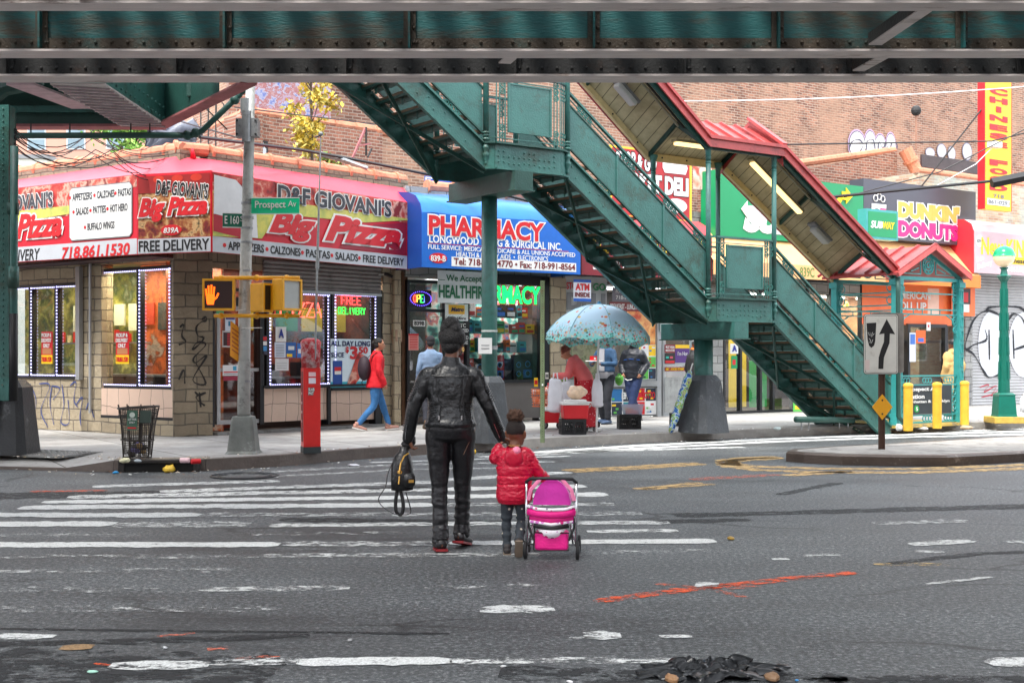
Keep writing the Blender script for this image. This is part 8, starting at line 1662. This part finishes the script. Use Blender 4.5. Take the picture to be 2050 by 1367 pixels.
for sx in (-1,1):
    mb=MB(); mb.tube([(sx*w,0,.07),(sx*w,-.02,.3),(sx*w,-.03,.57)],.0085,CHROME,8); mb.tube([(sx*w*.97,.0,.12),(sx*w*.7,.1,.3),(sx*w*.8,.3,.07)],.0075,CHROME,8); mb.build('frame_tube',TY,smooth=True)
    mb=MB(); mb.tube([(sx*.13,-.0,.14),(sx*.17,-.0,.24),(sx*.165,-.0,.3),(sx*.13,-.0,.38)],.009,DARK,8); mb.build('hinge_bar',TY)
    for y in (0,.32):
        mb=MB(); T_=Mx.Translation((sx*(w+.008),y,.068))@Mx.Rotation(R(90+sx*3),4,'Z'); mb.M=T_
        mb.tube([(.0,.014,0),(.0,.01,0),(0,-.01,0),(0,-.014,0)],[.055,.068,.068,.055],RUBBER,22); 
        mb.tube([(.0,.017,0),(0,-.017,0)],.03,GREY,14); mb.M=None; mb.build('wheel',TY); 
        mb=MB(); mb.tube([(sx*w,y,.07),(sx*w,y,.13)],.011,DARK,8); mb.build('wheel_fork',TY)
mb=MB(); mb.tube([(-w,0,.11),(w,0,.11)],.006,CHROME,6); mb.tube([(-w*.9,.0,.15),(w*.9,0,.15)],.005,CHROME,6); mb.tube([(-w,0,.55),(-w,-.03,.575),(-w*.85,-.045,.60),(0,-.05,.605),(w*.85,-.045,.60),(w,-.03,.575),(w,0,.55)],.013,BLACK,8); mb.build('handle_bar',TY,smooth=True)
mb=MB(); n=14; vs=[]
for j in range(9):
    for i in range(n+1):
        a=PI*i/n; t=j/8; vs.append((-.14*math.cos(a)*(1-.0*t),.02+.26*t,.40+.19*math.sin(a)*(1-.25*t*t)))
mb.add(vs,[(j*(n+1)+i,j*(n+1)+i+1,(j+1)*(n+1)+i+1,(j+1)*(n+1)+i) for j in range(8) for i in range(n)],PKL); mb.add([vs[i] for i in range(n+1)],[tuple(range(n+1))],PKL); mb.build('hood',TY,smooth=False)
mb=MB(); mb.tube([(-.175,-.01,.355),(-.1,-.035,.34),(0,-.045,.335),(.1,-.035,.34),(.175,-.01,.355)],[(.022,.03)]*5,PKH,12); mb.tube([(-.16,.0,.31),(0,-.035,.29),(.16,.0,.31)],[(.02,.025)]*3,PKH,12); mb.build('seat_back',TY,smooth=True,disp=nz(.006,40))
mb=MB(); mb.tube([(-.175,-.02,.395),(-.1,-.045,.375),(0,-.055,.372),(.1,-.045,.375),(.175,-.02,.395)],[(.014,.012)]*5,DOT,10); mb.tube([(-.16,-.01,.28),(0,-.045,.262),(.16,-.01,.28)],[(.016,.013)]*3,DOT,10); mb.build('dotted_trim',TY,smooth=True)
mb=MB(); mb.rings([(0,.02,.14,.02,.02),(0,.02,.17,.07,.06),(0,.01,.22,.105,.08)],DOT,18); mb.tube([(-.13,-.02,.255),(0,-.035,.235),(.13,-.02,.255)],[(.02,.02)]*3,BLACK,10); mb.build('seat_base',TY,smooth=True)
mb=MB(); mb.box(-.125,-.02,.065,.125,.16,.20,PKH); mb.build('basket',TY,bev=.02)
mb=MB(); mb.tube([(-.13,-.025,.07),(-.13,-.03,.2),(.13,-.03,.2),(.13,-.025,.07),(-.13,-.025,.065)],.005,BLACK,6); mb.build('basket_piping',TY)
for sx in (-1,1): mb=MB(); mb.tube([(sx*.17,-.035,.44),(sx*.15,-.05,.52),(sx*.08,-.055,.6)],[(.014,.003)]*3,LPK,8); mb.build('strap',TY)
# --- woman in the red coat
P=Pose(pel=(0,.02,.93),wst=(0,.03,1.08),cst=(0,.04,1.28),nck=(0,.05,1.46),head=(0,.09,1.60),shL=(-.16,.04,1.35),elL=(-.21,-.06,1.13),wrL=(-.2,.08,.9),shR=(.16,.04,1.35),elR=(.22,.02,1.12),wrR=(.22,.12,.88),
 hiL=(-.085,0,.9),knL=(-.085,.17,.50),anL=(-.08,.30,.10),hiR=(.085,0,.9),knR=(.085,-.04,.48),anR=(.08,-.34,.13),toeR=R(-14),toeL=R(6))
def mk_hair(e,M,c=HAIRK,bun=None,k=.03,back=0):
    mb=MB(); hairball(mb,(0,-.022,.045),(.082,.09,.083),c,26,k,40,M); hairball(mb,(0,-.045,-.01),(.072,.065,.07),c,22,k,40,M)
    if bun: hairball(mb,bun,(.05,.05,.045),c,20,.1,50,M)
    mb.build('hair',e,smooth=True)
def cl(e,P,M):
    m=mat('red wool coat',(204,16,34),.8,0,.1,5,.2,60); jacket(e,P,m,[(.80,.215,.185),(.9,.2,.17),(1.0,.175,.15),(1.1,.162,.14),(1.2,.172,.145),(1.32,.185,.14),(1.39,.175,.115),(1.44,.10,.085),(1.48,.075,.07)],'coat',vox=.013,arm=(.075,.068,.06,.058,.055)); trousers(e,P,mat('blue denim jeans',(50,106,160),.8,0,.3,6,.2,80),1,(.1,.092,.066,.06,.052)); shoes(e,P,mat('rose canvas shoe',(176,130,116),.6),WHITE)
    mk_hair(e,M,HAIRK,(0,-.1,.02)); mb=MB(); mb.sph((0,-.2,1.16),(.15,.12,.23),mat('dark rucksack',(48,34,44),.7,0,.2,6),16,12); bp=mb.build('rucksack',e,smooth=True); mb=MB()
    for sx in (-1,1): mb.tube([(sx*.09,-.12,1.34),(sx*.1,-.0,1.45),(sx*.11,.15,1.35)],[(.02,.006)]*3,BLACK,8)
    mb.tube([(0,-.2,1.0),(-.02,-.24,.9),(0,-.22,.84)],.008,BLACK,6); mb.build('strap',bp)
g4=G(750,862,.15); person('woman in red coat and blue jeans walking past the pizza shop',(g4.x,g4.y,.15),R(-68),P,.99,SKT,cl,.014,yaw=R(-10))
# --- man in pale denim at the pharmacy door
def cl(e,P,M): jacket(e,P,mat('pale denim',(116,140,170),.8,0,.15,6),[(.88,.19,.14),(1.0,.175,.13),(1.2,.18,.135),(1.32,.19,.13),(1.39,.18,.11),(1.44,.1,.08),(1.47,.07,.065)],vox=.014); trousers(e,P,flat((40,42,52),.8)); shoes(e,P,flat((90,70,50))); mk_hair(e,M,flat((40,40,44),.9))
g5=G(862,858,.15); person('man in pale denim jacket entering the pharmacy door, half hidden by the woman in black',(g5.x,g5.y,.15),R(15),Pose(knL=(-.1,-.02,.5),anL=(-.12,-.18,.12),toeL=R(-14)),1.02,SKB,cl,.015)
# --- vendor
P=Pose(pel=(0,-.06,.9),wst=(0,0,1.04),cst=(0,.12,1.2),nck=(0,.22,1.34),head=(0,.30,1.43),shL=(-.17,.17,1.28),elL=(-.22,.26,1.02),wrL=(-.12,.46,1.02),shR=(.17,.17,1.28),elR=(.22,.26,1.02),wrR=(.12,.46,1.0),hdL=(.0,.1,-.02),hdR=(0,.1,-.02),hiL=(-.085,-.06,.87),hiR=(.085,-.06,.87))
def cl(e,P,M):
    m=mat('coral sweatshirt',(232,112,112),.85,0,.1,6,.2,40); jacket(e,P,m,[(.9,.19,.16),(1.0,.185,.155),(1.1,.175,.15),(1.2,.182,.15),(1.32,.19,.145),(1.39,.17,.12),(1.44,.1,.09)],'sweatshirt',vox=.013,arm=(.08,.074,.066,.06,.05)); mb=MB(); c=P.sp(1.42); mb.sph((c.x,c.y-.07,c.z+.01),(.11,.07,.08),m,16,10); mb.build('hood',e,smooth=True)
    mm,nt,b=nodes('dotted red skirt'); tc=N(nt,'ShaderNodeTexCoord'); vo=N(nt,'ShaderNodeTexVoronoi',Scale=24.0); L(nt,tc.outputs['Object'],vo.inputs[0]); r_=ramp(nt,vo.outputs[0],[(.16,(240,220,220)),(.22,(198,16,38))]); L(nt,r_,b.inputs['Base Color'])
    mb=MB(); k=48; vs=[]
    for z,rx,ry in ((1.0,.16,.13),(.9,.20,.17),(.6,.22,.2),(.3,.235,.215),(.1,.25,.23)):
        for i in range(k): a=2*PI*i/k; f=1+.05*math.sin(a*9)*(1-z); vs.append((rx*f*math.cos(a),-.05+ry*f*math.sin(a),z))
    mb.add(vs,[(j*k+i,j*k+(i+1)%k,(j+1)*k+(i+1)%k,(j+1)*k+i) for j in range(4) for i in range(k)],mm); mb.build('skirt',e,smooth=True)
    mb=MB(); mb.M=M
    for i in range(6): mb.rings([(0,-.015,.005+i*.022,.088-.004*i-(.03 if i==5 else 0),.1-.006*i-(.03 if i==5 else 0)),(0,-.015,.014+i*.022,.094-.008*i,.106-.009*i),(0,-.015,.027+i*.022,.085-.01*i,.098-.011*i)],mat('brown knitted hat',(124,66,54),.9,0,.2,20,.4,80),20)
    mb.build('knitted_hat',e); shoes(e,P,flat((50,40,40)))
    mb=MB(); mb.box(-.12,.12,.75,.12,.14,1.0,flat((210,30,40))); mb.build('apron',e)
g6=G(1166,864,.15); person('vendor in coral sweatshirt, dotted red skirt and brown knitted hat leaning over the cart',(g6.x,g6.y,.15),R(82),P,1.0,SKT,cl,.014,pitch=R(-30))
# --- man in denim jacket with tray
P=Pose(elL=(-.27,.08,1.14),wrL=(-.12,.30,1.13),elR=(.27,.08,1.14),wrR=(.1,.30,1.13),hdL=(.08,.08,0),hdR=(-.08,.08,0),knL=(-.12,.12,.50),anL=(-.15,.14,.09),knR=(.12,.0,.49),anR=(.17,-.14,.09))
def cl(e,P,M):
    m=mat('blue denim jacket',(40,72,104),.85,0,.35,5,.3,60,dirt=(84,116,144),dirtamt=.2); jacket(e,P,m,[(.98,.185,.135),(1.08,.175,.13),(1.2,.185,.135),(1.32,.195,.135),(1.39,.185,.115),(1.44,.1,.085),(1.48,.08,.07)],vox=.013); mb=MB(); torso(mb,P,[(.86,.178,.132),(.95,.175,.13),(1.05,.168,.126)],flat((150,150,156),.9)); mb.box(-.06,.12,1.0,.06,.138,1.42,flat((170,172,178))); mb.build('grey_shirt',e)
    trousers(e,P,flat((38,40,48),.85),1.02,(.1,.095,.075,.068,.056)); shoes(e,P,mat('grey blue trainer',(70,90,120)),BLACK); mk_hair(e,M)
g7=G(1213,848,.15); person('man in blue denim jacket holding a white foam tray under the umbrella',(g7.x,g7.y,.15),R(140),P,1.07,SKB,cl,.014,pitch=R(-20),nL=(0,0,1),nR=(0,0,1),curlL=.4,curlR=.4)
tp=V((g7.x,g7.y,.15))+Mx.Rotation(R(140),3,'Z')@V((0,.38,1.18))*1.07; mb=MB(); mb.box(-.15,-.1,0,.15,.1,.02,WHITE); mb.build; o=mb.build('food_tray',None,loc=tp,rz=R(40),bev=.006); tag(o,'white foam tray held by the man in the denim jacket','tray'); mb=MB(); mb.box(-.07,-.05,0,.08,.05,.09,RED); mb.box(-.05,-.052,.02,.0,-.05,.06,WHITE); o=mb.build('snack_box',None,loc=tp+V((0,0,.021)),rz=R(40),bev=.005); tag(o,'small red box standing on the white foam tray','box')
# --- man in the dark jacket
P=Pose(elL=(-.27,-.03,1.13),wrL=(-.2,.12,.95),elR=(.27,-.06,1.13),wrR=(.19,.1,.96),knL=(-.03,.08,.49),anL=(.06,.16,.09),knR=(.05,.0,.49),anR=(-.1,-.1,.09))
def cl(e,P,M):
    m=mat('charcoal nylon jacket',(30,33,42),.45,0,.15,5,.3,30); jacket(e,P,m,[(.86,.205,.16),(.95,.205,.165),(1.1,.2,.165),(1.25,.205,.165),(1.34,.21,.155),(1.40,.19,.125),(1.45,.11,.095),(1.52,.085,.08)],vox=.013,arm=(.086,.08,.072,.066,.056),fold=.001,disp=nz(.012,9,1,1,1.5,.004)); mb=MB(); mb.tube([P.sp(1.23)+V((-.17,.12,0)),P.sp(1.25)+V((0,.17,0)),P.sp(1.23)+V((.17,.12,0))],.006,BLUE,5); mb.build('blue_piping',e); trousers(e,P,mat('navy jeans',(32,48,86),.85,0,.2,6),1.05,(.105,.098,.078,.07,.062)); shoes(e,P,flat((30,30,34)),BLACK); mk_hair(e,M)
    mb=MB(M); mb.rings([(0,.03,-.11,.03,.03),(0,.045,-.09,.05,.055),(0,.05,-.03,.066,.066),(0,.05,-.005,.05,.06)],BLACK,16); mb.build('face_mask',e); mb=MB(M); mb.rings([(0,-.01,.03,.085,.1),(0,-.01,.08,.08,.095),(0,-.01,.125,.05,.06)],BLACK,18); mb.box(-.06,.05,.035,.06,.16,.045,BLACK); mb.build('cap',e)
    mb=MB(); mb.tube([(-.02,.15,.84),(.07,.17,.82),(.16,.13,.86),(.19,.06,.93)],.009,WHITE,6); mb.build('white_cord',e)
g8=G(1268,842,.15); person('man in charcoal jacket and navy jeans with crossed legs beside the deli posters',(g8.x,g8.y,.15),R(158),P,1.05,SKT,cl,.014)
# --- man behind the second column
def cl(e,P,M):
    jacket(e,P,mat('black padded jacket',(34,34,38),.6,0,.15,5,.3,30),[(.86,.2,.155),(1.0,.2,.16),(1.2,.2,.16),(1.34,.2,.15),(1.40,.19,.125),(1.45,.11,.095),(1.53,.09,.085)],vox=.014,arm=(.08,.076,.07,.064,.056)); trousers(e,P,flat((40,40,48),.85)); shoes(e,P,BLACK); mb=MB(); mb.tube([P.sp(1.5),P.sp(1.545)],[.092,.09],flat((230,120,30)),16); mb.build('orange_collar',e)
    mb=MB(M); mb.rings([(0,-.01,.02,.085,.1),(0,-.01,.08,.08,.095),(0,-.01,.125,.05,.06)],BLACK,18); mb.build('cap',e); mb=MB(); mb.box(-.05,-.165,1.2,.05,-.16,1.28,WHITE) ; 
g9=G(1391,836,.15); person('man in black padded jacket with orange collar partly hidden behind the second green column',(g9.x,g9.y,.15),R(-60),Pose(),1.0,SKB,cl,.015,pitch=R(-15))
# --- man in tan coat
def cl(e,P,M):
    m=mat('tan padded coat',(196,158,98),.7,0,.12,5,.3,30); jacket(e,P,m,[(.55,.23,.19),(.7,.24,.2),(.9,.235,.2),(1.1,.22,.19),(1.25,.22,.18),(1.34,.22,.165),(1.40,.2,.135),(1.45,.12,.10),(1.5,.1,.095)],'coat',vox=.014,arm=(.092,.088,.082,.075,.065),fold=.001,disp=nz(.014,9,1,1,1.5,.004)); mb=MB(); c=P.sp(1.43); mb.sph((c.x,c.y-.08,c.z),(.13,.08,.09),m,16,10); mb.build('hood',e,smooth=True,disp=nz(.015,14)); trousers(e,P,flat((150,120,80),.85)); shoes(e,P,flat((60,44,34)))
    mb=MB(M); mb.rings([(0,-.01,.0,.085,.1),(0,-.01,.07,.085,.1),(0,-.01,.125,.055,.065)],BLACK,18); mb.build('knitted_hat',e)
g10=G(1908,834,.15); person('man in tan padded coat and black hat standing behind the turquoise entrance',(g10.x,g10.y,.15),R(25),Pose(),1.02,SKB,cl,.015)
# --- walker on the upper stairs
def cl(e,P,M): jacket(e,P,flat((30,34,50),.8),[(.86,.2,.155),(1.0,.2,.16),(1.2,.2,.16),(1.34,.2,.15),(1.40,.19,.125),(1.45,.11,.095)],vox=.016); trousers(e,P,flat((30,80,170),.8)); shoes(e,P,BLACK,WHITE); mk_hair(e,M)
p_=S.w(-1.95,.1,LZ1+1.4*.729); person('person in blue trousers climbing the upper stairs, mostly hidden by the girder',tuple(p_),S.a+R(90),Pose(knL=(-.1,.15,.6),anL=(-.1,.2,.28),knR=(.1,.0,.5)),1.0,SKB,cl,.018)
# ================= lights inside the shops, opposite side of the street (seen only in reflections)
def shoplight(fr,x,y,z,w,d,power,col,name='shop_light'):
    l=bpy.data.lights.new(name,'AREA'); l.shape='RECTANGLE'; l.size=w; l.size_y=d; l.energy=power; l.color=col; o=bpy.data.objects.new(name,l); COL.objects.link(o); o.location=fr.w(x,y,z); o.rotation_euler=(0,0,fr.a)
shoplight(A,2.2,.4,3.1,3.2,.3,60,(1,.85,.55)); shoplight(A,C.L*.0+4.2,.55,3.1,1.4,.4,40,(1,.8,.6)); shoplight(C,2.4,.4,3.1,3.6,.3,30,(1,.75,.6))
shoplight(D,3.2,.42,3.05,3.4,.3,130,(.92,1,1)); shoplight(D,7.6,.6,3.1,3,.6,120,(.95,1,1)); shoplight(D,11,.8,3.1,3,.6,120,(1,.92,.75)); shoplight(D,14.4,.8,3.1,3.6,.6,160,(1,.85,.65))
OB=thing('opposite_building','long brick building row on the near side of the street behind the viewer','building',(0,-20,0)); BRO=masonry('opposite brick',(150,100,80),(120,80,66),(150,140,130),.24,.08,.012,.3,noise=.3)
mb=MB(); mb.box(-60,-8,0,50,0,9,BRO); mb.build('wall',OB)
mb=MB()
for i in range(34):
    for j in range(2): x=-57+i*3.1; z=3.4+j*2.7; mb.box(x,-.0,z,x+1.2,.03,z+1.7,FRAME); mb.box(x+.08,.03,z+.08,x+1.12,.035,z+1.62,GLASS2)
o=mb.build('window_band',OB); stuff(o)
TAN=masonry('orange brick',(206,150,110),(186,124,90),(150,140,130),.24,.08,.012,.3,noise=.3)
for nm,(x0,y0),(x1,y1),h,m in (('orange brick apartment house across the cross street on the left',(-30,6),(-34,60),4.6,TAN),('long brown brick house across the avenue on the right',(24,-6),(90,39),10,BRO)):
    a=math.atan2(y1-y0,x1-x0); L_=math.hypot(x1-x0,y1-y0); e=thing('building',nm,'building',(x0,y0,0),a); sg=1 if x1>0 else -1
    mb=MB(); mb.box(0,-8*sg,0,L_,0,h,m); mb.build('wall',e); mb=MB(); k=int(L_/3)
    for i in range(k):
        for j in range(3): x=1+i*3; z=1.2+j*3.0; mb.box(x,min(0,.05*sg),z,x+1.3,max(0,.05*sg),z+1.7,WHITE); mb.box(x+.1,min(.05*sg,.06*sg),z+.1,x+1.2,max(.05*sg,.06*sg),z+1.6,FRAME)
    stuff(mb.build('window_band',e))
for i,(x,y,cc) in enumerate(((-14.5,21,[(176,110,40),(150,90,40),(120,100,40)]),(-20,24,[(90,110,50),(130,130,50)]),(-24,16,[(180,120,50),(150,140,60)]),(-4,-12,[(170,120,50),(150,130,60)]),(17,19,[(100,110,50),(150,120,50)]),(27,18,[(110,130,60),(160,130,60)]),(38,20,[(90,110,50),(140,120,50)]))): tree('street_tree','%s street tree planted across the street, outside the frame'%('amber leaved','olive leaved','orange leaved','tall golden','mixed green and brown','light green','dark green')[i],(x,y,0),8,2.6,5.4 if i not in (0,1,4) else 3.6,cc,2000,.18,.16,40+i,26,.9)
for i,(x,y,r_) in enumerate(((-14.5,17,100),(-14.5,22.5,100),(-23,25,100),(16,14,25),(22,17,25),(30,21,25))):
    c=copytree(CAR,None,(x,y,0),R(r_),'%s of the white cars parked outside the frame'%('first','second','third','fourth','fifth','sixth')[i])
